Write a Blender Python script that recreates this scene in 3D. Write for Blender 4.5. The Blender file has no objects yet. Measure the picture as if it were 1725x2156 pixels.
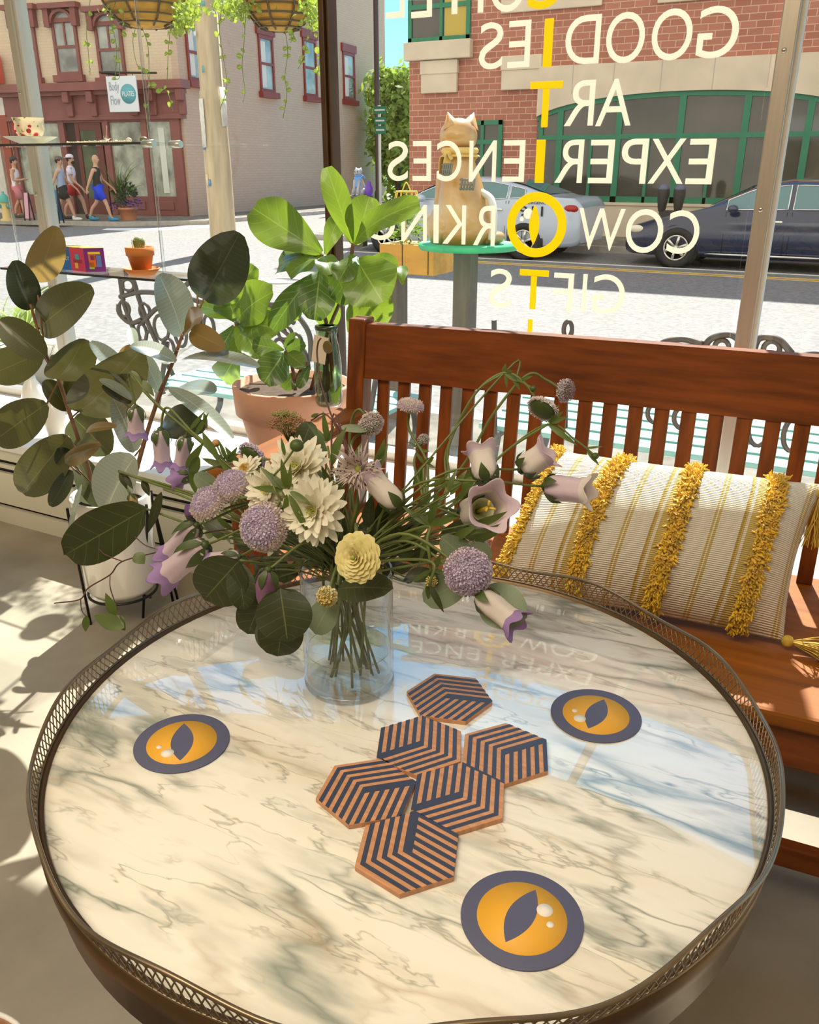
import bpy, math, random
from math import sin, cos, tan, pi, radians, degrees, atan2, sqrt, hypot
from mathutils import Vector, Matrix
V = Vector
random.seed(7)
S = bpy.context.scene
COL = S.collection
# ---------------------------------------------------------------- camera
F_PX, CX, CY = 1791.0, 862.5, 1078.0
PITCH, YAW = radians(22.2), radians(28.0)
CAM = V((0, 0, 1.23))
FW = V((-sin(YAW)*cos(PITCH), cos(YAW)*cos(PITCH), -sin(PITCH)))
RT = V((cos(YAW), sin(YAW), 0))
UP = RT.cross(FW)
cd = bpy.data.cameras.new('camera')
cam = bpy.data.objects.new('camera', cd); COL.objects.link(cam)
m = Matrix((RT, UP, -FW)).transposed().to_4x4(); m.translation = CAM
cam.matrix_world = m
cd.sensor_fit = 'VERTICAL'; cd.sensor_height = 24; cd.lens = 24*F_PX/2156
cd.clip_start = .02; cd.clip_end = 400
S.camera = cam
# ---------------------------------------------------------------- light
S.view_settings.view_transform = 'Standard'
S.view_settings.look = 'None'
S.view_settings.gamma = 1
S.view_settings.exposure = 0.0
S.cycles.transparent_max_bounces = 32
W = bpy.data.worlds.new('sky'); S.world = W; W.use_nodes = True
nt = W.node_tree; nt.nodes.clear()
wo = nt.nodes.new('ShaderNodeOutputWorld'); bg = nt.nodes.new('ShaderNodeBackground')
sky = nt.nodes.new('ShaderNodeTexSky'); sky.sky_type = 'NISHITA'; sky.sun_disc = False
sky.sun_elevation = radians(51.6); sky.sun_rotation = radians(-14); sky.air_density = 1.0; sky.dust_density = .6; sky.ozone_density = .7
# thin cloud brightens the blue of a hazy summer sky
tc = nt.nodes.new('ShaderNodeTexCoord'); nz = nt.nodes.new('ShaderNodeTexNoise'); nz.inputs['Scale'].default_value = 2.2; nz.inputs['Detail'].default_value = 6
rp = nt.nodes.new('ShaderNodeValToRGB'); rp.color_ramp.elements[0].position = .5; rp.color_ramp.elements[1].position = .75
rp.color_ramp.elements[0].color = (0, 0, 0, 1); rp.color_ramp.elements[1].color = (.10, .10, .10, 1)
# unseen warm cloud added behind the cafe to light the facades, street side blue
sx = nt.nodes.new('ShaderNodeSeparateXYZ'); mr = nt.nodes.new('ShaderNodeMapRange'); mr.interpolation_type = 'SMOOTHSTEP'
mr.inputs['From Min'].default_value = .25; mr.inputs['From Max'].default_value = -.25
ma = nt.nodes.new('ShaderNodeMath'); ma.operation = 'MAXIMUM'
mx = nt.nodes.new('ShaderNodeMixRGB'); mx.inputs[2].default_value = (5.4, 4.9, 4.2, 1)
tint = nt.nodes.new('ShaderNodeMixRGB'); tint.blend_type = 'MULTIPLY'; tint.inputs[0].default_value = 1; tint.inputs[2].default_value = (.34, .86, 1.08, 1)
nt.links.new(tc.outputs['Generated'], nz.inputs['Vector']); nt.links.new(nz.outputs['Fac'], rp.inputs[0])
nt.links.new(sky.outputs[0], tint.inputs[1]); nt.links.new(tint.outputs[0], mx.inputs[1]); nt.links.new(tc.outputs['Generated'], sx.inputs[0]); nt.links.new(sx.outputs[1], mr.inputs['Value']); nt.links.new(mr.outputs[0], ma.inputs[0]); nt.links.new(rp.outputs[0], ma.inputs[1]); nt.links.new(ma.outputs[0], mx.inputs[0])
nt.links.new(mx.outputs[0], bg.inputs[0]); nt.links.new(bg.outputs[0], wo.inputs[0])
bg.inputs[1].default_value = SKY_STRENGTH = .26
SUN_DIR = V((-.25, 1, 1.3)).normalized()
sl = bpy.data.lights.new('sun', 'SUN'); sl.energy = 12.0; sl.angle = radians(.6); sl.color = (1, .95, .86)
so = bpy.data.objects.new('sun', sl); COL.objects.link(so); so.rotation_euler = SUN_DIR.to_track_quat('Z', 'Y').to_euler(); so.location = (0, 0, 12)
def area(name, loc, size, energy, color, target):
    l = bpy.data.lights.new(name, 'AREA'); l.shape = 'RECTANGLE'; l.size, l.size_y = size; l.energy = energy; l.color = color
    o = bpy.data.objects.new(name, l); COL.objects.link(o); o.location = loc
    o.rotation_euler = (V(loc)-V(target)).to_track_quat('Z', 'Y').to_euler(); return o
# warm fill lights added to brighten the room, above and behind the camera
area('fill_light', (-.75, -.35, 2.8), (1.8, 1.1), 60, (1, .86, .66), (-.6, .5, 0))
area('fill_light', (.9, -.6, 2.8), (1.2, 1.2), 12, (1, .86, .66), (0, 1, 0))
area('fill_light', (-2.6, -1.6, 2.8), (1.6, 1.2), 17, (1, .88, .70), (-1.6, 1.2, 0))
# ---------------------------------------------------------------- pixel -> world helpers (rays through the photo)
def ray(x, y): return FW + RT*((x-CX)/F_PX) - UP*((y-CY)/F_PX)
def PZ(x, y, z):
    r = ray(x, y); return CAM + r*((z-CAM.z)/r.z)
def PY(x, y, Y):
    r = ray(x, y); return CAM + r*(Y/r.y)
def PPL(x, y, p0, n):
    r = ray(x, y); return CAM + r*((p0-CAM).dot(n)/r.dot(n))
def depth(p): return (p-CAM).dot(FW)
def pxm(px, p): return px*depth(p)/F_PX      # length in metres of px pixels at p
# ---------------------------------------------------------------- materials
MATS = {}
def nodes(name):
    mt = bpy.data.materials.new(name); mt.use_nodes = True; t = mt.node_tree; t.nodes.clear()
    return mt, t, (lambda k: t.nodes.new('ShaderNode'+k)), t.links.new
def mat(name, col, rough=.5, metal=0., var=0., vscale=8., bump=0., coat=0., trans=0., tcol=None, emit=0., stretch=(1, 1, 1), col2=None, sheen=0., vein=None, spec=.5, detail=6):
    if name in MATS: return MATS[name]
    mt, t, N, L = nodes(name)
    out = N('OutputMaterial'); b = N('BsdfPrincipled')
    c4 = (*col, 1)
    b.inputs['Base Color'].default_value = c4; b.inputs['Roughness'].default_value = rough; b.inputs['Metallic'].default_value = metal
    b.inputs['Coat Weight'].default_value = coat; b.inputs['Coat Roughness'].default_value = .08; b.inputs['Specular IOR Level'].default_value = spec
    b.inputs['Sheen Weight'].default_value = sheen
    colsock = None
    if var > 0 or bump > 0 or col2:
        tc = N('TexCoord'); mp = N('Mapping'); mp.inputs['Scale'].default_value = stretch; nz = N('TexNoise')
        nz.inputs['Scale'].default_value = vscale; nz.inputs['Detail'].default_value = detail
        L(tc.outputs['Object'], mp.inputs[0]); L(mp.outputs[0], nz.inputs['Vector'])
        if var > 0 or col2:
            r = N('ValToRGB'); e = r.color_ramp.elements; e[0].position = .32; e[1].position = .68
            k = 1-var
            e[0].color = (*(col2 or (col[0]*k, col[1]*k, col[2]*k)), 1)
            k = 1+var*.5
            e[1].color = (min(col[0]*k, 1), min(col[1]*k, 1), min(col[2]*k, 1), 1)
            L(nz.outputs['Fac'], r.inputs[0]); L(r.outputs[0], b.inputs['Base Color']); colsock = r.outputs[0]
        if bump > 0:
            bp = N('Bump'); bp.inputs['Strength'].default_value = bump; bp.inputs['Distance'].default_value = .01
            L(nz.outputs['Fac'], bp.inputs['Height']); L(bp.outputs[0], b.inputs['Normal'])
    if vein:   # midrib and side veins on a leaf from its own UV
        uv = N('UVMap'); sp = N('SeparateXYZ'); L(uv.outputs[0], sp.inputs[0])
        def M(op, a, b_=None):
            q = N('Math'); q.operation = op
            for i, s in enumerate((a, b_)):
                if s is None: continue
                if isinstance(s, (int, float)): q.inputs[i].default_value = s
                else: L(s, q.inputs[i])
            return q.outputs[0]
        au = M('ABSOLUTE', M('SUBTRACT', sp.outputs[0], .5))
        mid = M('LESS_THAN', au, vein[2])
        fr = M('FRACT', M('SUBTRACT', M('MULTIPLY', sp.outputs[1], vein[1]), M('MULTIPLY', au, vein[3])))
        vv = M('LESS_THAN', fr, vein[4]); anyv = M('MAXIMUM', mid, M('MULTIPLY', vv, vein[5]))
        mm = N('MixRGB'); L(anyv, mm.inputs[0]); mm.inputs[2].default_value = (*vein[0], 1)
        if colsock: L(colsock, mm.inputs[1])
        else: mm.inputs[1].default_value = c4
        L(mm.outputs[0], b.inputs['Base Color']); colsock = mm.outputs[0]
    surf = b.outputs[0]
    if trans > 0:
        tr = N('BsdfTranslucent'); tr.inputs[0].default_value = (*(tcol or col), 1); ms = N('MixShader'); ms.inputs[0].default_value = trans
        L(b.outputs[0], ms.inputs[1]); L(tr.outputs[0], ms.inputs[2]); surf = ms.outputs[0]
    if emit > 0:
        b.inputs['Emission Color'].default_value = c4; b.inputs['Emission Strength'].default_value = emit
    L(surf, out.inputs[0]); MATS[name] = mt; return mt
def glassmat(name, tint=(1, 1, 1), ior=1.45, rough=0., k=1.):
    if name in MATS: return MATS[name]
    mt, t, N, L = nodes(name); out = N('OutputMaterial'); tr = N('BsdfTransparent'); tr.inputs[0].default_value = (*tint, 1)
    gl = N('BsdfGlossy'); gl.inputs['Roughness'].default_value = rough; f0 = ((ior-1)/(ior+1))**2
    lw = N('LayerWeight'); lw.inputs[0].default_value = .5; pw = N('Math'); pw.operation = 'POWER'; pw.inputs[1].default_value = 5; L(lw.outputs['Facing'], pw.inputs[0])
    mu = N('Math'); mu.operation = 'MULTIPLY_ADD'; mu.inputs[1].default_value = (1-f0)*k; mu.inputs[2].default_value = f0*k; mu.use_clamp = True; L(pw.outputs[0], mu.inputs[0])
    ms = N('MixShader'); L(mu.outputs[0], ms.inputs[0]); L(tr.outputs[0], ms.inputs[1]); L(gl.outputs[0], ms.inputs[2]); L(ms.outputs[0], out.inputs[0])
    MATS[name] = mt; return mt
def brickmat(name, c1, c2, mortar, w, h, ms=.01, rough=.85, dirt=None):
    mt, t, N, L = nodes(name); out = N('OutputMaterial'); b = N('BsdfPrincipled'); b.inputs['Roughness'].default_value = rough
    tc = N('TexCoord'); sp = N('SeparateXYZ'); cb = N('CombineXYZ'); ad = N('Math'); ad.operation = 'ADD'
    L(tc.outputs['Object'], sp.inputs[0]); L(sp.outputs[0], ad.inputs[0]); L(sp.outputs[1], ad.inputs[1]); L(ad.outputs[0], cb.inputs[0]); L(sp.outputs[2], cb.inputs[1])
    br = N('TexBrick'); br.inputs['Scale'].default_value = 1; br.inputs['Brick Width'].default_value = w; br.inputs['Row Height'].default_value = h
    br.inputs['Mortar Size'].default_value = ms; br.inputs['Color1'].default_value = (*c1, 1); br.inputs['Color2'].default_value = (*c2, 1); br.inputs['Mortar'].default_value = (*mortar, 1)
    L(cb.outputs[0], br.inputs[0]); o = br.outputs[0]
    if dirt:
        nz = N('TexNoise'); nz.inputs['Scale'].default_value = dirt[1]; nz.inputs['Detail'].default_value = 8; L(tc.outputs['Object'], nz.inputs['Vector'])
        r = N('ValToRGB'); r.color_ramp.elements[0].position = dirt[2]; r.color_ramp.elements[1].position = dirt[2]+.1; L(nz.outputs['Fac'], r.inputs[0])
        mm = N('MixRGB'); L(r.outputs[0], mm.inputs[0]); L(o, mm.inputs[1]); mm.inputs[2].default_value = (*dirt[0], 1); o = mm.outputs[0]
    bp = N('Bump'); bp.inputs['Strength'].default_value = .4; bp.inputs['Distance'].default_value = .02; L(br.outputs[1], bp.inputs['Height']); bp.invert = True; L(bp.outputs[0], b.inputs['Normal'])
    L(o, b.inputs['Base Color']); L(b.outputs[0], out.inputs[0]); MATS[name] = mt; return mt
# ---------------------------------------------------------------- objects
ORG = {}
def tag(o, label=None, cat=None, group=None, kind=None):
    if label: o['label'] = label
    if cat: o['category'] = cat
    if group: o['group'] = group
    if kind: o['kind'] = kind
    return o
def T(name, label, cat, loc=(0, 0, 0), group=None):
    o = bpy.data.objects.new(name, None); o.empty_display_size = .05; COL.objects.link(o); o.location = loc
    ORG[o] = V(loc); return tag(o, label, cat, group)
class MB:
    def __init__(s): s.v = []; s.f = []; s.m = []; s.uv = []; s.hasuv = False; s.mi = 0; s.sm = []
    def face(s, idx, smooth=True, uv=None):
        s.f.append(idx); s.m.append(s.mi); s.sm.append(smooth); s.uv.append(uv)
        if uv: s.hasuv = True
    def box(s, c, d, ax=None, smooth=False):
        c = V(c); ax = ax or (V((1, 0, 0)), V((0, 1, 0)), V((0, 0, 1))); n = len(s.v)
        for i in (-1, 1):
            for j in (-1, 1):
                for k in (-1, 1): s.v.append(c+ax[0]*(i*d[0]/2)+ax[1]*(j*d[1]/2)+ax[2]*(k*d[2]/2))
        for q in ((0, 1, 3, 2), (4, 6, 7, 5), (0, 4, 5, 1), (2, 3, 7, 6), (0, 2, 6, 4), (1, 5, 7, 3)): s.face([n+a for a in q], smooth)
        return s
    def bb(s, lo, hi): return s.box([(a+b)/2 for a, b in zip(lo, hi)], [abs(b-a) for a, b in zip(lo, hi)])
    def hexa(s, P):      # 8 corners: bottom 4 (ccw), top 4
        n = len(s.v); s.v += [V(p) for p in P]
        for q in ((0, 3, 2, 1), (4, 5, 6, 7), (0, 1, 5, 4), (1, 2, 6, 5), (2, 3, 7, 6), (3, 0, 4, 7)): s.face([n+a for a in q], False)
        return s
    def tube(s, pts, r, n=8, cap=True, closed=False, flat=1.):
        pts = [V(p) for p in pts]; K = len(pts)
        rs = r if isinstance(r, (list, tuple)) else [r]*K
        base = len(s.v); prev = None
        for i, p in enumerate(pts):
            if closed: t = pts[(i+1) % K]-pts[i-1]
            else: t = pts[min(i+1, K-1)]-pts[max(i-1, 0)]
            if t.length < 1e-9: t = V((0, 0, 1))
            t.normalize()
            if prev is None: a = t.orthogonal().normalized() if flat == 1 else (V((0, 0, 1)).cross(t).normalized() if abs(t.z) < .99 else V((1, 0, 0)))
            else:
                a = prev-t*prev.dot(t)
                a = a.normalized() if a.length > 1e-6 else t.orthogonal().normalized()
            prev = a; b = t.cross(a)
            for k in range(n):
                q = 2*pi*k/n; s.v.append(p+a*(cos(q)*rs[i]*flat)+b*(sin(q)*rs[i]))
        R = K if closed else K-1
        for i in range(R):
            for k in range(n):
                a0 = base+i*n+k; a1 = base+i*n+(k+1) % n; b0 = base+((i+1) % K)*n+k; b1 = base+((i+1) % K)*n+(k+1) % n
                s.face([a0, a1, b1, b0])
        if cap and not closed:
            s.face([base+k for k in range(n)][::-1], False); s.face([base+(K-1)*n+k for k in range(n)], False)
        return s
    def lathe(s, prof, c, n=24, ax=None, a0=0, a1=2*pi, mod=None, uv=False):
        c = V(c)
        if ax is None: X, Y, Z = V((1, 0, 0)), V((0, 1, 0)), V((0, 0, 1))
        else: Z = V(ax).normalized(); X = Z.orthogonal().normalized(); Y = Z.cross(X)
        base = len(s.v); K = len(prof); full = abs(a1-a0-2*pi) < 1e-6
        nn = n if full else n+1
        for i, (r, z) in enumerate(prof):
            for k in range(nn):
                q = a0+(a1-a0)*k/n; rr, zz = (r, z) if mod is None else mod(r, z, q, i/(K-1))
                s.v.append(c+X*(cos(q)*rr)+Y*(sin(q)*rr)+Z*zz)
        for i in range(K-1):
            for k in range(n):
                k2 = (k+1) % nn; u = None
                if uv: u = [(k/n, i/(K-1)), ((k+1)/n, i/(K-1)), ((k+1)/n, (i+1)/(K-1)), (k/n, (i+1)/(K-1))]
                s.face([base+i*nn+k, base+i*nn+k2, base+(i+1)*nn+k2, base+(i+1)*nn+k], True, u)
        return s
    def disc(s, c, r, n=24, ax=None):
        return s.lathe([(r, 0), (1e-5, 0)], c, n, ax)
    def sph(s, c, r, n=10, k=7, sc=(1, 1, 1), ax=None):
        c = V(c); ax = ax or (V((1, 0, 0)), V((0, 1, 0)), V((0, 0, 1))); b = len(s.v)
        for i in range(k+1):
            th = pi*i/k
            for j in range(n):
                q = 2*pi*j/n; s.v.append(c+ax[0]*(r*sc[0]*sin(th)*cos(q))+ax[1]*(r*sc[1]*sin(th)*sin(q))+ax[2]*(r*sc[2]*cos(th)))
        for i in range(k):
            for j in range(n): s.face([b+i*n+j, b+(i+1)*n+j, b+(i+1)*n+(j+1) % n, b+i*n+(j+1) % n])
        return s
    def prism(s, poly, off, smooth=False):      # planar polygon (list of points) swept by vector off
        n = len(s.v); K = len(poly); off = V(off); s.v += [V(p) for p in poly]+[V(p)+off for p in poly]
        s.face(list(range(n, n+K))[::-1], False); s.face(list(range(n+K, n+2*K)), False)
        for i in range(K): s.face([n+i, n+(i+1) % K, n+K+(i+1) % K, n+K+i], smooth)
        return s
    def grid(s, fn, nu, nv, uv=True, closed=False):
        b = len(s.v)
        for i in range(nu+1):
            for j in range(nv+1): s.v.append(V(fn(i/nu, j/nv)))
        for i in range(nu):
            for j in range(nv):
                u = [(i/nu, j/nv), ((i+1)/nu, j/nv), ((i+1)/nu, (j+1)/nv), (i/nu, (j+1)/nv)] if uv else None
                s.face([b+i*(nv+1)+j, b+(i+1)*(nv+1)+j, b+(i+1)*(nv+1)+j+1, b+i*(nv+1)+j+1], True, u)
        return s
    def leaf(s, B, Tp, N, w, fold=.15, droop=.1, wave=0., shape='ell', nu=6, nv=9, twist=0.):
        B, Tp, N = V(B), V(Tp), V(N); a = Tp-B; L = a.length; a.normalize(); N = (N-a*N.dot(a)); N = N.normalized() if N.length > 1e-6 else a.orthogonal().normalized(); sd = a.cross(N)
        ph = random.random()*6
        def prof(t):
            if shape == 'ell': return max(0, 1-(2*(t*.97+.015)-1)**2)**.56
            if shape == 'obo': return max(0, sin(pi*(.04+.93*t**1.25)))**.55*(.35+.65*t**.5) if t < .97 else .33
            if shape == 'rnd': return max(0, sin(pi*t))**.45
            if shape == 'lan': return max(0, sin(pi*t**.75))**.9
            if shape == 'pet': return max(0, sin(pi*(.08+.9*t**1.3)))**.6
            return sin(pi*t)
        def fn(u, t):
            v = 2*u-1; h = w/2*prof(t)
            tw = twist*t; n2 = N*cos(tw)+sd*sin(tw); s2 = sd*cos(tw)-N*sin(tw)
            p = B+a*(L*t)+s2*(v*h)+n2*(fold*abs(v)*h-droop*L*(2*t-1)**2+droop*L)
            if wave: p = p+n2*(wave*w*sin(9*t+ph+v*2)*abs(v)**2)
            return p
        return s.grid(fn, nu, nv)
    def build(s, name, mats, parent=None, bevel=0., thick=0., sub=0):
        me = bpy.data.meshes.new(name); off = ORG.get(parent, V((0, 0, 0))) if parent else V((0, 0, 0))
        me.from_pydata([tuple(v-off) for v in s.v], [], s.f)
        ml = mats if isinstance(mats, (list, tuple)) else [mats]
        for q in ml: me.materials.append(q)
        me.polygons.foreach_set('material_index', s.m); me.polygons.foreach_set('use_smooth', s.sm)
        if s.hasuv:
            u = me.uv_layers.new(name='UVMap'); flat = []
            for f, q in zip(s.f, s.uv):
                for i in range(len(f)):
                    flat += list(q[i]) if q else [0, 0]
            u.data.foreach_set('uv', flat)
        me.update(); o = bpy.data.objects.new(name, me); COL.objects.link(o)
        if parent: o.parent = parent
        ORG[o] = off
        if bevel:
            b = o.modifiers.new('bevel', 'BEVEL'); b.width = bevel; b.segments = 2; b.limit_method = 'ANGLE'; b.angle_limit = radians(50)
        if thick:
            b = o.modifiers.new('solid', 'SOLIDIFY'); b.thickness = thick; b.offset = 0
        if sub:
            b = o.modifiers.new('sub', 'SUBSURF'); b.levels = sub; b.render_levels = sub
        return o
def struct(o): o['kind'] = 'structure'; return o
def spl(pts, n=6):      # smooth curve through the points
    pts = [V(p) for p in pts]
    if len(pts) < 3: return [pts[0].lerp(pts[1], i/n) for i in range(n+1)]
    P = [pts[0]*2-pts[1]]+pts+[pts[-1]*2-pts[-2]]; out = []
    for i in range(1, len(P)-2):
        for k in range(n):
            t = k/n; a, b, c, d = P[i-1], P[i], P[i+1], P[i+2]
            out.append(.5*((2*b)+(c-a)*t+(2*a-5*b+4*c-d)*t*t+(3*b-a-3*c+d)*t**3))
    out.append(pts[-1]); return out
def skin(name, P, E, material, parent, root=0):
    me = bpy.data.meshes.new(name); off = ORG.get(parent, V((0, 0, 0)))
    me.from_pydata([tuple(V(p[:3])-off) for p in P], E, []); me.materials.append(material)
    o = bpy.data.objects.new(name, me); COL.objects.link(o); o.parent = parent; ORG[o] = off
    md = o.modifiers.new('skin', 'SKIN'); md.use_smooth_shade = True
    if not me.skin_vertices: return o
    for i, p in enumerate(P):
        r = p[3]; ry = p[4] if len(p) > 4 else r
        me.skin_vertices[0].data[i].radius = (r, ry); me.skin_vertices[0].data[i].use_root = (i == root)
    sb = o.modifiers.new('sub', 'SUBSURF'); sb.levels = 1; sb.render_levels = 2
    return o
def copy_tree(o, parent=None, loc=None):
    c = o.copy(); COL.objects.link(c)
    ORG[c] = ORG.get(o, V((0, 0, 0)))
    if parent: c.parent = parent
    if loc is not None: c.location = loc
    for ch in list(o.children): copy_tree(ch, c)
    return c
def glyph(name, ch, x0, x1, z0, z1, origin, xd, zd, material, parent, thick=.0006, bold=0.):
    """one character (or word) fitted to a rectangle: x along xd from x0 to x1, z along zd"""
    cu = bpy.data.curves.new('t', 'FONT'); cu.body = ch; cu.offset = bold; cu.resolution_u = 6
    o = bpy.data.objects.new('t', cu); COL.objects.link(o); bpy.context.view_layer.update()
    dg = bpy.context.evaluated_depsgraph_get(); me = bpy.data.meshes.new_from_object(o.evaluated_get(dg))
    bpy.data.objects.remove(o); bpy.data.curves.remove(cu)
    xs = [v.co.x for v in me.vertices]; ys = [v.co.y for v in me.vertices]
    if not xs: return None
    ax, bx, ay, by = min(xs), max(xs), min(ys), max(ys); off = ORG.get(parent, V((0, 0, 0)))
    xd, zd = V(xd).normalized(), V(zd).normalized(); n = xd.cross(zd)
    mb = MB()
    for v in me.vertices:
        mb.v.append(V(origin)+xd*(x0+(v.co.x-ax)/(bx-ax)*(x1-x0))+zd*(z0+(v.co.y-ay)/max(by-ay, 1e-6)*(z1-z0)))
    for p in me.polygons: mb.face(list(p.vertices), False)
    bpy.data.meshes.remove(me)
    b = mb.build(name, material, parent); q = b.modifiers.new('solid', 'SOLIDIFY'); q.thickness = thick; q.offset = 1
    return b
# ================================================================ common materials
WHITE = mat('white_paint', (.82, .80, .75), .45)
CREAMW = mat('wall_paint', (.78, .70, .58), .8)
CONC = mat('floor_concrete', (.34, .295, .225), .85, var=.28, vscale=3.2, bump=.08)
ALU = mat('brushed_aluminium', (.50, .44, .36), .38, metal=.7, var=.08, vscale=30, stretch=(4, 4, .3))
ALUL = mat('pale_aluminium_edge', (.62, .58, .50), .6, spec=.2)
BROWNM = mat('brown_metal', (.09, .045, .02), .4, metal=.3, var=.2, vscale=12)
BLACK = mat('black', (.012, .011, .01), .4)
GLASS = glassmat('window_glass', (.97, .985, .98), 1.45, k=.75)
AGLASS = glassmat('shelf_glass', (.93, .97, .97), 1.5)
# ================================================================ the room
YW = 2.36
mb = MB(); mb.bb((-4.4, -3, -.1), (2.6, 1.92, 0)); struct(mb.build('floor', CONC))
mb = MB(); mb.bb((-4.4, -3, 2.9), (2.6, 2.42, 3.0)); struct(mb.build('ceiling', CREAMW))
mb = MB(); mb.bb((-4.4, -3.1, 0), (2.6, -3, 2.9)); struct(mb.build('wall_back', CREAMW))
mb = MB(); mb.bb((-4.5, -3.1, -.1), (-4.4, 2.42, 2.9)); struct(mb.build('wall_left', CREAMW))
mb = MB(); mb.bb((2.6, -3.1, -.1), (2.7, 2.42, 2.9)); struct(mb.build('wall_right', CREAMW))
mb = MB(); mb.bb((-4.4, 2.33, 2.2), (2.6, 2.42, 2.9)); mb.bb((-4.4, 1.93, -.35), (2.6, 2.42, .29)); struct(mb.build('wall_front', WHITE))
mb = MB(); mb.bb((-4.4, 1.86, .29), (2.6, 2.40, .324)); struct(mb.build('trim_1', mat('white_ledge', (.86, .86, .84), .35), bevel=.004))
# baseboard heater
t = T('baseboard_heater', 'long low white metal baseboard heater under the window ledge', 'heater', (-1.5, 1.9, 0))
mb = MB()
for z0, z1 in ((.250, .288), (.218, .234), (.075, .200)): mb.bb((-4.35, 1.872, z0), (2.55, 1.885, z1))
mb.bb((-4.35, 1.866, 0), (2.55, 1.885, .062)); mb.build('cover', mat('heater_enamel', (.74, .70, .56), .35), t)
mb = MB(); mb.bb((-4.35, 1.888, .0), (2.55, 1.915, .285)); mb.build('dark_slot', BLACK, t)
# window posts: mullions and panes
POST = {}
def mullion(n, xc, w, m1, screws=True, deep=.05, side=.012):
    o = MB().bb((xc-w/2, YW-deep, .324), (xc+w/2, YW+.03, 2.2)).build('trim_%d' % n, m1, bevel=.003); struct(o)
    if side: MB().bb((xc+w/2, YW-.02, .324), (xc+w/2+side, YW+.03, 2.2)).build('edge_strip', ALUL, o)
    if screws:
        for z in (.79, 1.13, 1.47, 1.81):
            s = MB().sph((xc-.003, YW-deep-.001, z), .006, 10, 6, (1, .5, 1)); s.mi = 1; s.box((xc-.003, YW-deep-.0042, z), (.006, .001, .0012)); s.build('screw', [mat('screw_steel', (.55, .5, .42), .3, metal=.9), BLACK], o)
    return o
pl = PY(90, 400, YW).x; pr = PY(1600, 400, YW).x; pc = PY(699, 200, YW).x
mullion(2, PY(60, 300, YW-.03).x, .034, mat('tan_mullion', (.50, .46, .38), .45, metal=.25), True, .03, .010)
mullion(4, PY(1611, 400, YW-.04).x, .038, ALU, True, .04, .008)
o = MB().bb((pc-.020, YW-.03, .324), (pc-.002, YW+.02, 2.2)).bb((pc-.002, YW-.018, .324), (pc+.006, YW+.02, 2.2)).bb((pc+.006, YW-.026, .324), (pc+.013, YW+.02, 2.2)).build('trim_3', BROWNM, bevel=.002); struct(o)
mullion(5, -4.2, .05, ALU, False); mullion(6, 1.25, .05, ALU, True)
mb = MB(); mb.bb((-4.4, YW-.03, .324), (2.6, YW+.03, .352)); mb.bb((-4.4, YW-.03, 2.17), (2.6, YW+.03, 2.2)); struct(mb.build('trim_7', ALU))
xs = [-4.2, pl, pc, pr, 1.25]
for i in range(4):
    o = MB().bb((xs[i]+.02, YW-.003, .352), (xs[i+1]-.02, YW+.003, 2.17)).build('window_%d' % (i+1), GLASS); struct(o)
# ================================================================ street
ASPH = mat('asphalt', (.232, .222, .216), .85, var=.3, vscale=18, bump=.15, detail=10)
SIDEW = mat('sidewalk_paving', (.20, .18, .145), .9, var=.4, vscale=7, bump=.2)
CURB = mat('curb_stone', (.50, .47, .42), .8, var=.15)
ROADZ, WALKZ = -.47, -.34
o = MB().bb((-70, 5.2, ROADZ-.2), (40, 18.2, ROADZ)).build('road', ASPH); struct(o)
o = MB().bb((-40, 2.42, WALKZ-.2), (40, 5.05, WALKZ)).build('sidewalk_near', SIDEW); struct(o)
o = MB().bb((-40, 5.05, ROADZ-.2), (40, 5.2, WALKZ)).build('curb_near', CURB); struct(o)
o = MB().bb((-12.5, 18.35, WALKZ-.2), (40, 24, WALKZ)).build('sidewalk_far', SIDEW); struct(o)
o = MB().bb((-12.5, 18.2, ROADZ-.2), (40, 18.35, WALKZ)).build('curb_far', CURB); struct(o)
o = MB().bb((-21.5, 18.2, ROADZ-.22), (-12.5, 60, ROADZ-.001)).build('side_street', ASPH); struct(o)
# left corner sidewalk
CL = PZ(405, 455, WALKZ)
kx = PZ(500, 470, WALKZ)
o = MB().prism([(-60, 17.3, WALKZ-.2), (-24.5, 18.6, WALKZ-.2), (-20.3, 19.6, WALKZ-.2), (-18.6, 21.5, WALKZ-.2), (-19.0, 45, WALKZ-.2), (-60, 45, WALKZ-.2)], (0, 0, .2)).build('sidewalk_corner', SIDEW); struct(o)
o = MB().prism([(-60, 17.15, ROADZ), (-24.5, 18.45, ROADZ), (-20.2, 19.45, ROADZ), (-18.45, 21.45, ROADZ), (-18.85, 45, ROADZ), (-19, 45, ROADZ), (-18.6, 21.5, ROADZ), (-20.3, 19.6, ROADZ), (-24.5, 18.6, ROADZ), (-60, 17.3, ROADZ)], (0, 0, .125)).build('curb_corner', CURB); struct(o)
# ground beyond
o = MB().bb((-90, 17, ROADZ-.3), (60, 120, ROADZ-.22)).build('ground', mat('far_ground', (.35, .36, .3), .9)); struct(o)
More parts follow.
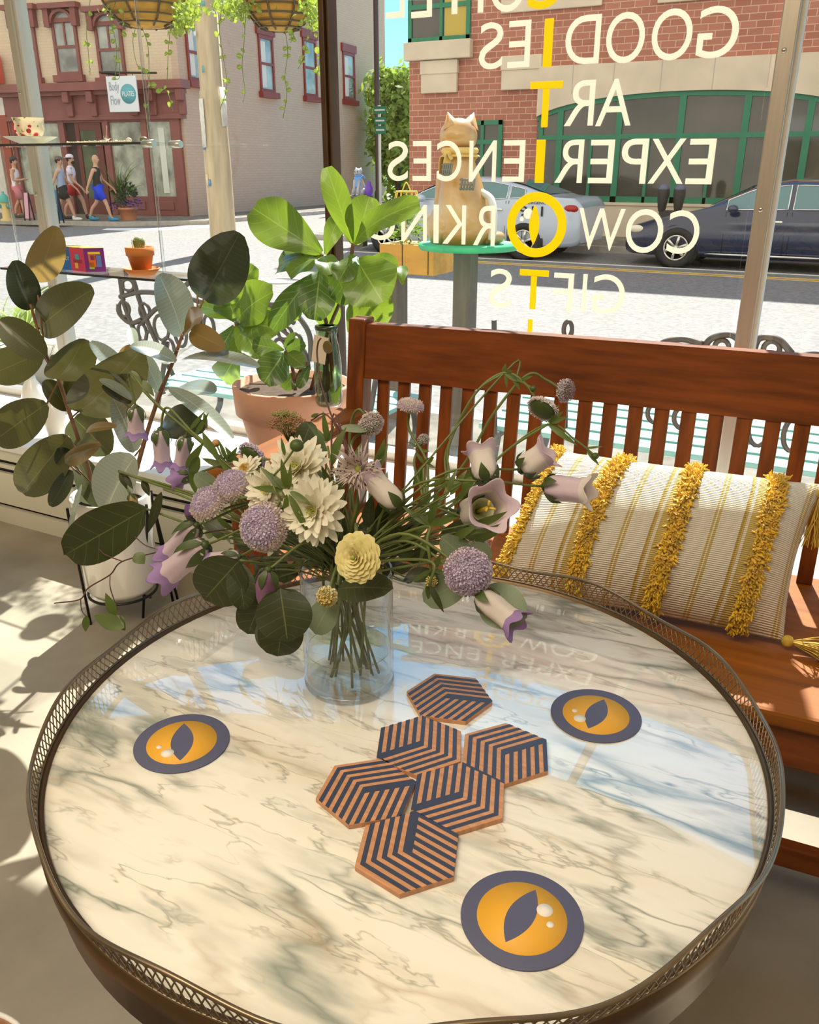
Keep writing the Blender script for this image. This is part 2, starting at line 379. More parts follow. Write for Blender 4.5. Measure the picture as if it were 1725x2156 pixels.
# road paint
YEL = mat('yellow_road_paint', (.80, .50, .10), .7, var=.15, vscale=5)
for k, dy in enumerate((0, .22)):
    a = PZ(1725, 592, ROADZ); y0 = a.y-.05+dy*1.0
    o = MB().bb((-8.5, y0-.055, ROADZ-.01), (30, y0+.055, ROADZ+.004)).build('road_line', YEL); struct(o)
WP = mat('white_road_paint', (.85, .85, .83), .7)
o = MB().prism([PZ(215, 484, ROADZ), PZ(300, 487, ROADZ), PZ(470, 478, ROADZ), PZ(468, 474, ROADZ), PZ(330, 480, ROADZ), PZ(225, 481, ROADZ)], (0, 0, .004)).build('road_line', WP); struct(o)
o = MB().bb((-11, 15.95, ROADZ-.01), (30, 16.05, ROADZ+.004)).build('road_line', WP); struct(o)
t = T('manhole_cover', 'round iron manhole cover in the sunlit road left of the fig leaves', 'manhole', PZ(590, 592, ROADZ))
mb = MB(); c = PZ(590, 592, ROADZ); mb.lathe([(.34, -.01), (.34, .008), (.30, .008), (.30, .004), (.001, .004)], c, 28)
mb.build('lid', mat('cast_iron_lid', (.25, .24, .23), .6, metal=.3), t)
mb = MB(); mb.lathe([(.36, .002), (.40, .006), (.40, -.01)], c, 28); mb.build('rim', CURB, t)
# ================================================================ brick building across the street
GREEN = mat('green_window_frame', (.03, .22, .12), .45, var=.1)
LIME = mat('limestone', (.72, .62, .48), .8, var=.1, vscale=2)
RBRICK = brickmat('red_brick', (.40, .155, .105), (.48, .20, .14), (.62, .40, .30), .32, .135, .009)
DGL = mat('dark_pane', (.09, .085, .07), .06, spec=.8, var=.5, vscale=.5)
BY = 21.0
def at21(x, y): return PY(x, y, BY)
bt = T('brick_building', 'red brick building with green framed arched window and limestone blocks across the street', 'building', (-5, BY, WALKZ))
XL = -11.17
MB().bb((XL, BY, WALKZ-.1), (14, BY+9, 9.9)).build('wall', RBRICK, bt)
MB().bb((-7.45, BY-.10, WALKZ-.1), (14, BY, .39)).bb((XL-.03, BY-.08, WALKZ-.1), (-7.45, BY, .1)).bb((-7.5, BY-.13, .36), (14, BY, .42)).build('stone_base', LIME, bt)
def arch_z(x):
    u = (x+4.3)/3.4; return 2.12+.60*sqrt(max(0, 1-u*u*.92)) if abs(u) <= 1.02 else 2.12
mb = MB()
N_ = 28; xs_ = [-7.72+i*(6.86/N_) for i in range(N_+1)]
top = [(x, BY-.12, 3.33) for x in xs_]; bot = [(x, BY-.12, arch_z(x)) for x in xs_]
for i in range(N_): mb.hexa([bot[i], bot[i+1], (bot[i+1][0], BY, bot[i+1][2]), (bot[i][0], BY, bot[i][2]), top[i], top[i+1], (top[i+1][0], BY, 3.33), (top[i][0], BY, 3.33)])
mb.bb((-.86, BY-.12, 2.1), (14, BY, 3.33)); mb.build('stone_arch', LIME, bt)
mb = MB(); mb.mi = 0
for x in (-6.9, -5.95, -4.9, -3.8, -2.7, -1.6): mb.bb((x, BY-.124, 2.72), (x+.015, BY-.119, 3.33))
mb.build('stone_joint', mat('joint_grey', (.5, .45, .38), .9), bt)  # plain grey joint lines between the stones of the arch
for nm, x0, x1, z0, z1, d in (('stone_block', -10.8, -9.82, 2.87, 3.58, .1), ('stone_block', -8.66, -7.68, 2.87, 3.58, .1), ('stone_sill', -11.24, -9.44, 3.60, 4.0, .2), ('stone_panel', -8.75, -6.36, 4.47, 6.5, .06), ('stone_panel', -5.15, -3.0, 4.42, 6.5, .06), ('stone_panel', -1.9, .3, 4.4, 6.5, .06)):
    mb = MB().bb((x0, BY-d, z0), (x1, BY, z1))
    if nm == 'stone_block': mb.bb((x0-.02, BY-d-.025, (z0+z1)/2+.06), (x1+.02, BY, z1+.01))
    mb.build(nm, LIME, bt, bevel=.02)
def gwin(x0, x1, z0, z1, vs, hs, arch=False, curtain=None):
    w = T  # frame with panes
    mb = MB(); d = .06; f = .10; Y0, Y1 = BY-d, BY+.02
    if not arch:
        mb.bb((x0, Y0, z0), (x0+f, Y1, z1)).bb((x1-f, Y0, z0), (x1, Y1, z1)).bb((x0, Y0, z0), (x1, Y1, z0+f)).bb((x0, Y0, z1-f), (x1, Y1, z1))
        for v in vs: mb.bb((v-.04, Y0, z0), (v+.04, Y1, z1))
    else:
        mb.bb((x0, Y0, z0), (x1, Y1, z0+f+.03)).bb((x0, Y0, z0), (x0+f, Y1, arch_z(x0)+.06)).bb((x1-f, Y0, z0), (x1, Y1, arch_z(x1)+.06))
        for v, full in vs: mb.bb((v-(.07 if full else .035), Y0, z0), (v+(.07 if full else .035), Y1, arch_z(v) if full else hs[0]))
        for i in range(N_):
            a, b = bot[i], bot[i+1]; mb.hexa([(a[0], Y0, a[2]-.10), (b[0], Y0, b[2]-.10), (b[0], Y1, b[2]-.10), (a[0], Y1, a[2]-.10), (a[0], Y0, a[2]+.01), (b[0], Y0, b[2]+.01), (b[0], Y1, b[2]+.01), (a[0], Y1, a[2]+.01)])
    for h in hs: mb.bb((x0, Y0-.003, h-.05), (x1, Y1, h+.05))
    fr = mb.build('window', GREEN, bt)
    mb = MB()
    if not arch: mb.bb((x0+.02, BY-.02, z0+.02), (x1-.02, BY-.01, z1-.02))
    else:
        for i in range(N_): mb.hexa([(bot[i][0], BY-.02, z0), (bot[i+1][0], BY-.02, z0), (bot[i+1][0], BY-.01, z0), (bot[i][0], BY-.01, z0), (bot[i][0], BY-.02, bot[i][2]-.05), (bot[i+1][0], BY-.02, bot[i+1][2]-.05), (bot[i+1][0], BY-.01, bot[i+1][2]-.05), (bot[i][0], BY-.01, bot[i][2]-.05)])
    mb.build('pane', DGL, fr)
    if curtain: MB().bb((curtain[0], BY-.03, z0+.1), (curtain[1], BY-.021, z1-.1)).build('blind', mat('yellow_blind', (.55, .42, .10), .8), fr)
hz = at21(1500, 285).z
gwin(-7.66, -.94, .42, 2.1, [(at21(v, 285).x, True) for v in (1180, 1303, 1432, 1567, 1700)]+[(at21(v, 340).x, False) for v in (1243, 1363, 1493, 1640)], [hz], True)
gwin(-9.67, -8.60, .86, 2.23, [-9.12], [1.75])
MB().bb((-9.67, BY-.05, .42), (-8.60, BY+.01, .86)).build('window_apron', LIME, bt)
gwin(XL-.01, -9.52, 4.0, 6.4, [-10.28], [4.75], False, (-10.2, -9.62))
MB().bb((XL-.25, BY-.3, 9.7), (14, BY+9, 10.15)).build('cornice', LIME, bt)
# ================================================================ cream corner building
C0 = V((CL.x, CL.y, 0)); al = radians(10)
d1 = V((-cos(al), -sin(al), 0)); n1 = V((sin(al), -cos(al), 0)); d2 = V((-.10, .995, 0)).normalized(); n2 = V((.995, .10, 0)).normalized()
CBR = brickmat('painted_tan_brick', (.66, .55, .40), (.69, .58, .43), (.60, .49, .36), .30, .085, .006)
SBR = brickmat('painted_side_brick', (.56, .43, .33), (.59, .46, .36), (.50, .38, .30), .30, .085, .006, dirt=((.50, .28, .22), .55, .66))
MAR = mat('maroon_wood', (.25, .085, .075), .55, var=.15, vscale=3)
MARR = mat('red_maroon_frame', (.26, .03, .02), .5, var=.1)
PANEG = mat('grey_pane', (.35, .38, .36), .08, var=.6, vscale=1.2, spec=.8)
lb = T('corner_building', 'tan painted brick corner building with maroon shopfront across the street', 'building', tuple(C0+V((0, 0, WALKZ))))
def quadbox(p0, d, n, s0, s1, z0, z1, th0, th1):   # box along wall: s along d, thickness th0..th1 along n
    P = []
    for z in (z0, z1):
        for s, th in ((s0, th1), (s1, th1), (s1, th0), (s0, th0)): P.append(p0+d*s+n*th+V((0, 0, z)))
    return P
def wb(mb, w, s0, s1, z0, z1, t0, t1):
    p0, d, n = w; mb.hexa(quadbox(p0, d, n, s0, s1, z0, z1, t0, t1)); return mb
FRW = (C0, d1, n1); SDW = (C0, d2, n2)
def ws(w, x, y):
    p = PPL(x, y, w[0], w[2]); return (p-w[0]).dot(w[1]), p.z
HB = 11.0
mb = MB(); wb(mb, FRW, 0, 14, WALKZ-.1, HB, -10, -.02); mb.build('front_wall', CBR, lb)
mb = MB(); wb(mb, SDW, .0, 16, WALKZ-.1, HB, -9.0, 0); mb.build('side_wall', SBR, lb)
def upwin(w, xb0, xb1, yb, yt, arched, mframe, curtain=False, hood=True):
    s0, zb = ws(w, xb0, yb); s1, _ = ws(w, xb1, yb); s0, s1 = min(s0, s1), max(s0, s1); zt = ws(w, (xb0+xb1)/2-3, yt)[1]; W_ = s1-s0; f = .10
    mb = MB(); zt2 = zt
    for a, b, c, d in ((s0-f, s0, zb-f, zt), (s1, s1+f, zb-f, zt), (s0, s1, zb-f, zb), (s0, s1, (zb+zt)/2-.04, (zb+zt)/2+.04), (s0-f, s1+f, zt-.02, zt+f)): wb(mb, w, a, b, c, d, -.05, .06)
    if arched:
        wb(mb, w, (s0+s1)/2-.03, (s0+s1)/2+.03, (zb+zt)/2, zt, -.05, .05)
        for k in range(8):
            q0, q1 = pi*k/8, pi*(k+1)/8; P = []
            for dth in (.16, 0):
                for q, r in ((q0, 1), (q1, 1), (q1, 1.25), (q0, 1.25)):
                    P.append(w[0]+w[1]*((s0+s1)/2-cos(q)*W_/2*r)+w[2]*dth+V((0, 0, zt-.05+sin(q)*.32*r)))
            mb.hexa([P[4], P[5], P[1], P[0], P[7], P[6], P[2], P[3]])
        wb(mb, w, s0-.35, s1+.35, zt+.35, zt+.50, 0, .28); wb(mb, w, s0-.25, s0-.05, zt-.15, zt+.36, 0, .2); wb(mb, w, s1+.05, s1+.25, zt-.15, zt+.36, 0, .2)
    else: wb(mb, w, s0-.22, s1+.22, zt+f, zt+f+.3, 0, .09)
    wb(mb, w, s0-.2, s1+.2, zb-f-.2, zb-f, 0, .18)
    o = mb.build('window', mframe, lb)
    mb = MB(); wb(mb, w, s0, s1, zb, zt, -.02, .015)
    if arched:
        P = [w[0]+w[1]*((s0+s1)/2-cos(pi*k/10)*W_/2)+w[2]*(-.01)+V((0, 0, zt-.05+sin(pi*k/10)*.32)) for k in range(11)]; mb.prism(P, w[2]*.025)
    mb.build('pane', PANEG, o)
    if curtain: mb = MB(); wb(mb, w, s0+.05, s0+(s1-s0)*.45, zb+.05, zt-.1, .016, .022); mb.build('curtain', mat('curtain_white', (.75, .75, .70), .8), o)
upwin(FRW, 128, 168, 152, 45, True, MAR)
upwin(FRW, 217, 261, 157, 52, True, MAR)
upwin(FRW, 52, 82, 158, 48, True, MAR)
upwin(SDW, 400, 426, 162, 58, False, MARR, True)
upwin(SDW, 551, 575, 186, 82, False, MARR, True)
upwin(SDW, 643, 665, 196, 88, False, MARR)
upwin(SDW, 725, 745, 204, 116, False, MARR, True)
# shopfront
sA = lambda x, y=430: ws(FRW, x, y)[0]
zf = lambda x, y: ws(FRW, x, y)[1]
z_c0, z_c1, z_f0 = zf(300, 190), zf(300, 176), zf(300, 248)
mb = MB(); sE = sA(50)
wb(mb, FRW, -.35, sE, z_c0, z_c1+.05, 0, .55); wb(mb, FRW, -.2, sE, z_c0-.12, z_c0, 0, .38); wb(mb, FRW, -.1, sE, z_f0, z_c0, 0, .2); wb(mb, FRW, -.12, sE, z_f0-.05, z_f0+.1, 0, .24)
mb.build('fascia', MAR, lb)
for x in (75, 155, 205, 290, 330, 392):
    s = sA(x, 200); mb = MB(); wb(mb, FRW, s-.12, s+.12, z_c0-.75, z_c0, .2, .32); wb(mb, FRW, s-.12, s+.12, z_c0-.35, z_c0, .3, .48); mb.build('bracket', MAR, lb, bevel=.03)
mb = MB(); zt = z_f0; zb = zf(300, 413)
def pil(x0, x1): wb(mb, FRW, sA(x1), sA(x0), WALKZ, zt, 0, .14)
pil(378, 397); pil(318, 330); pil(240, 252); pil(150, 162); pil(88, 104); pil(50, 60)
wb(mb, FRW, sA(397), sA(240), WALKZ, zb, 0, .08); wb(mb, FRW, sA(162), sA(60), WALKZ, zb+.02, 0, .08); wb(mb, FRW, sA(397), sA(50), zt-.12, zt, 0, .12)
wb(mb, FRW, sA(370), sA(335), WALKZ+.18, zb-.15, .08, .11); wb(mb, FRW, sA(310), sA(260), WALKZ+.18, zb-.15, .08, .11)
mb.build('shopfront_frame', MAR, lb, bevel=.015)
SHOPG = mat('shop_pane', (.38, .42, .34), .06, var=.8, vscale=1.6, spec=.8)
for a, b in ((378, 330), (318, 252), (150, 104), (88, 60)):
    mb = MB(); wb(mb, FRW, sA(a), sA(b), zb, zt-.1, .01, .03); mb.build('shop_window', SHOPG, lb)
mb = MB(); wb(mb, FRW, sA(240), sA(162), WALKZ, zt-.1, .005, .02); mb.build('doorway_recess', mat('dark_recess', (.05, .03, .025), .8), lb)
mb = MB(); wb(mb, FRW, sA(235), sA(222), WALKZ, zt-.12, .02, .08); wb(mb, FRW, sA(190), sA(182), WALKZ, zt-.12, .02, .08); wb(mb, FRW, sA(222), sA(190), WALKZ, WALKZ+.5, .02, .07); wb(mb, FRW, sA(222), sA(190), zt-.35, zt-.12, .02, .07)
o = mb.build('door', mat('dark_maroon_door', (.14, .03, .025), .5), lb)
mb = MB(); wb(mb, FRW, sA(222), sA(190), WALKZ+.5, zt-.35, .03, .05); mb.build('pane', mat('green_dark_pane', (.06, .09, .03), .08, var=.6, vscale=2), o)
mb = MB(); wb(mb, FRW, sA(362), sA(350), zb+.1, zt-.3, .03, .05); mb.build('white_banner', mat('pale_banner', (.72, .78, .70), .7), lb)
# neighbour at the far left
nb = T('neighbour_building', 'pale shop building with red pilaster at the far left across the street', 'building', tuple(C0+d1*14))
mb = MB(); wb(mb, FRW, 14.02, 24, WALKZ-.1, HB-1, -8, .0); mb.build('wall', mat('offwhite_wall', (.72, .70, .64), .8, var=.1), nb)
s1_ = sA(52); mb = MB(); wb(mb, FRW, s1_, 14.0, WALKZ, zf(20, 186), -.01, .16); mb.build('shop_wall', mat('offwhite_wall', (.72, .70, .64), .8, var=.1), lb)
mb = MB(); wb(mb, FRW, sA(52), sA(30), WALKZ, zf(20, 243), .16, .24); mb.build('red_pilaster', mat('brick_red_paint', (.33, .07, .04), .6), lb)
mb = MB(); wb(mb, FRW, sA(10, 150), sA(-40, 150), zf(5, 178), zf(5, 115), .1, .7); mb.build('red_awning', mat('red_canvas', (.7, .12, .08), .7), lb)
# hanging sign
sg = T('hanging_sign', 'white square sign with a teal circle hanging over the maroon shopfront', 'sign', tuple(PPL(258, 160, C0+n1*1.0, n1)))
pc_ = C0+n1*1.0
q = [PPL(x, y, pc_, n1) for x, y in ((233, 234), (293, 237), (287, 162), (222, 158))]
xc = (q[1]-q[0]).normalized(); ctr = (q[0]+q[1]+q[2]+q[3])/4; wS = ((q[1]-q[0]).length+(q[2]-q[3]).length)/2; hS = ((q[3]-q[0]).length+(q[2]-q[1]).length)/2
xc = -d1; zc = V((0, 0, 1)); nn = n1
MB().box(ctr, (wS, .04, hS), (xc, nn, zc)).build('board', mat('sign_white', (.74, .80, .86), .5), sg)
TEAL = mat('sign_teal', (.12, .42, .48), .5)
cc = ctr+xc*wS*.2+zc*hS*.0+nn*.022; MB().lathe([(wS*.26, 0), (wS*.26, .006), (.001, .006)], cc, 28, nn).build('circle', TEAL, sg)
GREYT = mat('grey_lettering', (.35, .38, .48), .6)
glyph('lettering', 'PILATES', -wS*.2, wS*.2, -.07, .07, cc+nn*.008, xc, zc, mat('sign_pale', (.8, .88, .9), .5), sg, .004)
glyph('lettering', 'Body', -wS*.42, -wS*.09, .02, .34, ctr+nn*.024, xc, zc, GREYT, sg, .004)
glyph('lettering', 'Flow', -wS*.42, -wS*.09, -.30, -.04, ctr+nn*.024, xc, zc, GREYT, sg, .004)
MB().tube([ctr+zc*(hS/2+.12)-xc*wS*.7-nn*.0, ctr+zc*(hS/2+.05)+xc*wS*1.2], .03).tube([ctr+zc*(hS/2+.12)-xc*wS*.7, ctr+zc*(hS/2+.12)-xc*wS*.7-nn*1.0], .03).tube([ctr+zc*hS/2-xc*wS*.4, ctr+zc*(hS/2+.1)-xc*wS*.4], .01).tube([ctr+zc*hS/2+xc*wS*.4, ctr+zc*(hS/2+.09)+xc*wS*.4], .01).build('bracket', BLACK, sg)
# ================================================================ trees
LEAFG = mat('tree_leaves', (.30, .42, .10), .6, var=.35, vscale=2, trans=.35, tcol=(.45, .60, .10))
BARK = mat('bark', (.18, .14, .10), .9, var=.3)
def tree(loc, h, r, n, label, lm=LEAFG, z0=.25, ls=.16):
    t = T('leafy_tree', label, 'tree', loc, 'trees at the end of the side street'); L0 = V(loc)
    mb = MB().tube([L0, L0+V((.05, 0, h*.5)), L0+V((0, .05, h*.8))], [.14, .09, .03])
    for i in range(7):
        a = i*.9; p = L0+V((0, 0, h*(.3+.07*i))); mb.tube([p, p+V((cos(a)*r*.6, sin(a)*r*.6, h*.15))], [.05, .015])
    mb.build('trunk', BARK, t)
    mb = MB(); rnd = random.Random(hash(label) % 99 if False else int(loc[0]*7) & 255)
    cl = [(rnd.uniform(-.75, .75)*r, rnd.uniform(-.75, .75)*r, rnd.uniform(z0+.05, .93)*h, rnd.uniform(.2, .42)*r) for _ in range(26)]
    for i in range(n):
        c = rnd.choice(cl); k = 1-max(0, (c[2]/h-.5))*.9
        p = L0+V((c[0]*k, c[1]*k, c[2]))+V((rnd.gauss(0, .5), rnd.gauss(0, .5), rnd.gauss(0, .55)))*c[3]*1.1
        a = V((rnd.gauss(0, 1), rnd.gauss(0, 1), rnd.gauss(0, 1))).normalized(); b = a.orthogonal().normalized(); s = ls*rnd.uniform(.6, 1.3); q = len(mb.v)
        mb.v += [p-a*s, p+b*s*.5, p+a*s, p-b*s*.5]; mb.face([q, q+1, q+2, q+3], False)
    mb.build('foliage', lm, t)
LD = mat('darker_tree_leaves', (.12, .22, .06), .6, var=.35, vscale=2, trans=.3, tcol=(.2, .4, .06))
p = PZ(838, 425, WALKZ); tree(tuple(V((p.x, p.y, -.5))), 5.6, 1.5, 9000, 'tall narrow sunlit tree between the two buildings', z0=.05)
p = PZ(855, 415, WALKZ); tree((p.x+.6, p.y+5, -.5), 4.2, 2.2, 7000, 'lower dark green tree behind the tall narrow one', LD, z0=.05)
# ================================================================ poles and signs
pb = V((PZ(473, 530, ROADZ).x, PZ(473, 530, ROADZ).y, ROADZ)); wp = pxm(54, PY(473, 440, pb.y)); 
t = T('utility_pole', 'thick weathered tan utility pole with torn posters standing at the road', 'pole', tuple(pb))
CPOLE = mat('weathered_pole', (.60, .49, .32), .8, var=.25, vscale=2.5, stretch=(3, 3, .4), bump=.1)
rr_ = wp/2
MB().lathe([(rr_*1.02, 0), (rr_, 1.8), (rr_*.93, 2.9), (rr_*.92, 3.05), (rr_*.86, 3.06), (rr_*.8, 8)], pb, 28).build('shaft', CPOLE, t)
PAPER = mat('old_paper', (.78, .76, .68), .8, var=.15); BLUEP = mat('blue_sticker', (.12, .30, .55), .6)
def patch(mb, c, r, a0, a1, z0, z1, z2=None):
    mb.lathe([(r, z0), (r, z1)], c, 8, None, a0, a1)
view = atan2(-pb.y, -pb.x)
def zpx(y): return PY(473, y, pb.y-rr_).z
for nm, a0, a1, y0, y1, mt_ in (('torn_poster', .55, 1.2, 265, 180, PAPER), ('torn_poster', -1.3, -.75, 310, 205, PAPER), ('sticker', -1.2, -.9, 392, 367, mat('beige_sticker', (.8, .65, .4), .7)), ('sticker', -.95, -.65, 392, 378, BLUEP), ('sticker', -1.2, -.95, 315, 298, BLUEP), ('sticker', -.6, -.45, 150, 135, TEAL), ('sticker', -.4, 0, 6, -4, TEAL), ('sticker', -1.2, -.9, 70, 60, PAPER)):
    mb = MB(); mb.lathe([(rr_*1.03+.004, zpx(y0)), (rr_*1.0+.008, zpx(y1))], (pb.x, pb.y, 0), 8, None, view+a0, view+a1); mb.build(nm, mt_, t, thick=.006)
pb = PZ(797, 432, WALKZ); r_ = pxm(11, pb)/2
t = T('street_lamp_pole', 'tall dark brown lamp pole at the end of the tan side wall', 'pole', tuple(pb))
MB().lathe([(r_*1.5, 0), (r_*1.4, .5), (r_, .6), (r_*.9, 9)], pb, 16).build('shaft', mat('dark_pole', (.07, .05, .045), .5), t)
sp_ = PY(801, 420, pb.y-1.0); sp_.z = WALKZ; r2 = pxm(6, sp_)/2
t = T('street_name_sign', 'green street name signs on a thin white post beside the dark lamp pole', 'sign', tuple(sp_))
zt = PY(801, 285, sp_.y).z; MB().tube([sp_, V((sp_.x, sp_.y, PY(801, 222, sp_.y).z))], r2).build('post', mat('galvanised_white', (.7, .7, .68), .4), t)
SGN = mat('sign_green', (.03, .2, .12), .5)
for y0, y1, x0, x1 in ((240, 223, 787, 813), (262, 246, 789, 812), (282, 265, 790, 812)):
    a, b = PY(x0, y0, sp_.y-.06), PY(x1, y1, sp_.y-.06)
    MB().bb((a.x, a.y-.01, a.z), (b.x, b.y+.01, b.z)).build('sign_plate', SGN, t); MB().bb((a.x+.05, a.y-.014, (a.z+b.z)/2-.03), (b.x-.05, a.y-.01, (a.z+b.z)/2+.03)).build('white_lettering', mat('sign_letter_white', (.7, .75, .72), .5), t)
# parking meters
pm = PZ(1404, 540, WALKZ); pm = V((PY(1404, 500, 18.55).x, 18.55, WALKZ))
t = T('parking_meter', 'twin headed dark parking meter at the far kerb behind the blue sedan', 'parking meter', tuple(pm))
ztm = PY(1404, 387, 18.55).z; MB().tube([pm, V((pm.x, pm.y, ztm-.6))], .03).build('post', mat('meter_grey', (.05, .045, .04), .5), t)
MB().bb((pm.x-.2, pm.y-.05, ztm-.64), (pm.x+.2, pm.y+.05, ztm-.50)).build('yoke', mat('meter_grey', (.05, .045, .04), .5), t)
zt = PY(1404, 387, 18.55).z; z0 = zt-.52
for s in (-1, 1):
    c = V((pm.x+s*.16, pm.y, 0)); o = MB().lathe([(.07, z0), (.09, z0+.1), (.12, z0+.32), (.115, zt-.1)], c, 14).build('meter_head', mat('meter_grey', (.05, .045, .04), .5), t)
    MB().sph((c.x, c.y, zt-.11), .115, 12, 8).build('dome', mat('meter_dome', (.12, .14, .22), .15), o)
# ================================================================ cars
TYRE = mat('tyre_rubber', (.02, .02, .02), .7); RIMM = mat('silver_rim', (.75, .72, .66), .25, metal=.8); CARG = mat('car_glass', (.10, .22, .24), .05, spec=.9); CHR = mat('chrome_trim', (.8, .8, .78), .15, metal=.9)
def car(name, label, nose, Yn, dirx, L, Wd, H, prof, paint, wheels, glazing, lamps, zg=ROADZ, wr=.34):
    """prof: (s, z_top, half width, greenhouse?) stations from nose to tail; s in 0..L"""
    t = T(name, label, 'car', (nose+dirx*L/2, Yn+Wd/2, zg))
    def X(s): return nose+dirx*s
    yc = Yn+Wd/2
    # stations: s, zbottom, belt, roof, w, inset
    def st(s):
        for i in range(len(prof)-1):
            a, b = prof[i], prof[i+1]
            if a[0] <= s <= b[0]:
                u = (s-a[0])/(b[0]-a[0]+1e-9); u = u*u*(3-2*u) if False else u; return [a[k]+(b[k]-a[k])*u for k in range(1, 5)]
        return list(prof[-1][1:])
    NS = 60
    def ring(s):
        belt, roof, w, zb = st(s); k = min(1, max(0, (roof-belt)/.35)); gi = w-.02-.20*k
        pts = [(0, zb), (w*.86, zb), (w*.97, zb+.08), (w, zb+.28), (w*.995, belt-.18), (w*.955, belt), (gi, belt+(roof-belt)*.86), (gi*.82, belt+(roof-belt)*.985), (0, roof+.012)]
        return pts
    mb = MB(); b0 = 0; K = len(ring(0))
    for i in range(NS+1):
        s = L*i/NS; r = ring(s)
        for y, z in r: mb.v.append(V((X(s), yc-y, zg+z)))
        for y, z in r[::-1][1:-1]: mb.v.append(V((X(s), yc+y, zg+z)))
    M_ = 2*K-2
    for i in range(NS):
        for k in range(M_): mb.face([i*M_+k, i*M_+(k+1) % M_, (i+1)*M_+(k+1) % M_, (i+1)*M_+k])
    mb.face(list(range(M_)), False); mb.face([NS*M_+k for k in range(M_)][::-1], False)
    body = mb.build('body', paint, t)
    # side glass follows the greenhouse
    for side in (-1, 1):
        for s0, s1 in glazing[0]:
            mb = MB(); n = 8
            def gp(s, v):
                belt, roof, w, zb = st(s); k = min(1, max(0, (roof-belt)/.35)); gi = w-.02-.20*k
                z0_, z1_ = belt+.04, belt+(roof-belt)*.84; a = v
                z = z0_+(z1_-z0_)*a; y = w*.955+(gi-w*.955)*((z-belt)/max(.01, (roof-belt)*.86))
                return V((X(s), yc+side*(y+.012), zg+z))
            mb.grid(lambda u, v: gp(s0+(s1-s0)*u, v), n, 4, False); o = mb.build('side_window', CARG, t)
            fr = [gp(s0+(s1-s0)*u/8, 0) for u in range(9)]+[gp(s1-(s1-s0)*u/8, 1) for u in range(9)]
            MB().tube(fr, .012, 5, closed=True).build('window_trim', CHR, o)
    for nm, (s0, s1) in zip(('windshield', 'rear_window'), glazing[1]):
        mb = MB()
        def wp_(u, v):
            s = s0+(s1-s0)*v; belt, roof, w, zb = st(s); k = min(1, max(0, (roof-belt)/.35)); gi = (w-.02-.20*k)*.80
            return V((X(s), yc+(2*u-1)*gi, zg+roof+.022-.0*abs(2*u-1)))
        mb.grid(wp_, 6, 8, False); mb.build(nm, CARG, t)
    for sw in wheels:
        for side in (-1, 1):
            yy = yc+side*(Wd/2-.02); c = V((X(sw), yy, zg+wr))
            MB().lathe([(wr*1.14, 0), (wr*1.14, .03), (.01, .03)], c+V((0, side*(-.03), 0)), 26, (0, side, 0)).build('wheel_arch', BLACK, t)
            w_ = MB().lathe([(wr*.62, -.02), (wr*.66, .05), (wr*.9, .055), (wr, .02), (wr, -.18), (.01, -.18)], c, 28, (0, side, 0)).build('wheel', TYRE, t)
            mb = MB(); mb.lathe([(wr*.64, .045), (wr*.60, .055), (wr*.56, .03)], c, 24, (0, side, 0)); mb.lathe([(wr*.16, .05), (.001, .055)], c, 10, (0, side, 0))
            mb.lathe([(wr*.6, .0), (.001, .0)], c, 20, (0, side, 0))
            for k in range(6):
                q = 2*pi*k/6+.3; e = V((cos(q), 0, sin(q))); mb.tube([c+e*wr*.1+V((0, side*.045, 0)), c+e*wr*.58+V((0, side*.045, 0))], [.022, .03], 6)
            mb.build('rim', RIMM, w_)
    for nm, s, z, ds, dz, mt_ in lamps:
        for side in (-1, 1):
            belt, roof, w, zb = st(s); MB().sph((X(s), yc+side*(w*.93), zg+z), 1, 12, 8, (ds, .07, dz)).build(nm, mt_, t)
    # door lines, handles, mirror
    for side in (-1, 1):
        mb = MB()
        for s0, s1 in glazing[0]:
            for s in (s0, s1):
                belt, roof, w, zb = st(s); mb.tube([V((X(s), yc+side*(w*.956+.003), zg+belt)), V((X(s), yc+side*(w+.003), zg+zb+.3)), V((X(s), yc+side*(w*.98+.003), zg+zb+.09))], .006, 4)
        mb.build('door_seam', BLACK, t)
        for s0, s1 in glazing[0][:2]:
            s = s1-.14; belt, roof, w, zb = st(s); MB().box(V((X(s), yc+side*(w+.012), zg+belt-.15)), (.18, .03, .035)).build('door_handle', CHR, t, bevel=.01)
        s = glazing[0][0][0]+.12; belt, roof, w, zb = st(s); MB().sph((X(s), yc+side*(w+.10), zg+belt+.06), 1, 12, 8, (.09, .1, .07)).build('mirror', paint, t)
        sill = []
        for s in (wheels[0]+.5, wheels[1]-.5): belt, roof, w, zb = st(s); sill.append(V((X(s), yc+side*(w*.97+.02), zg+zb+.07)))
        MB().tube(sill, .02, 6).build('sill_strip', CHR, t)
    return t, X, yc, st
NAVY = mat('navy_car_paint', (.015, .025, .07), .15, coat=1.); PALE = mat('pale_blue_car_paint', (.52, .60, .74), .2, coat=.8)
sed = [(0, .50, .52, .62, .24), (.12, .66, .68, .80, .20), (.5, .78, .80, .90, .19), (1.25, .92, .96, .92, .19), (1.45, .94, 1.03, .92, .19), (2.15, .96, 1.38, .92, .19), (2.7, .97, 1.47, .92, .19), (3.3, .98, 1.46, .92, .19), (3.8, .99, 1.36, .92, .19), (4.45, 1.0, 1.08, .90, .19), (4.9, 1.0, 1.04, .86, .22), (5.05, .85, .88, .72, .28)]
nx = PY(1305, 500, 15.95).x
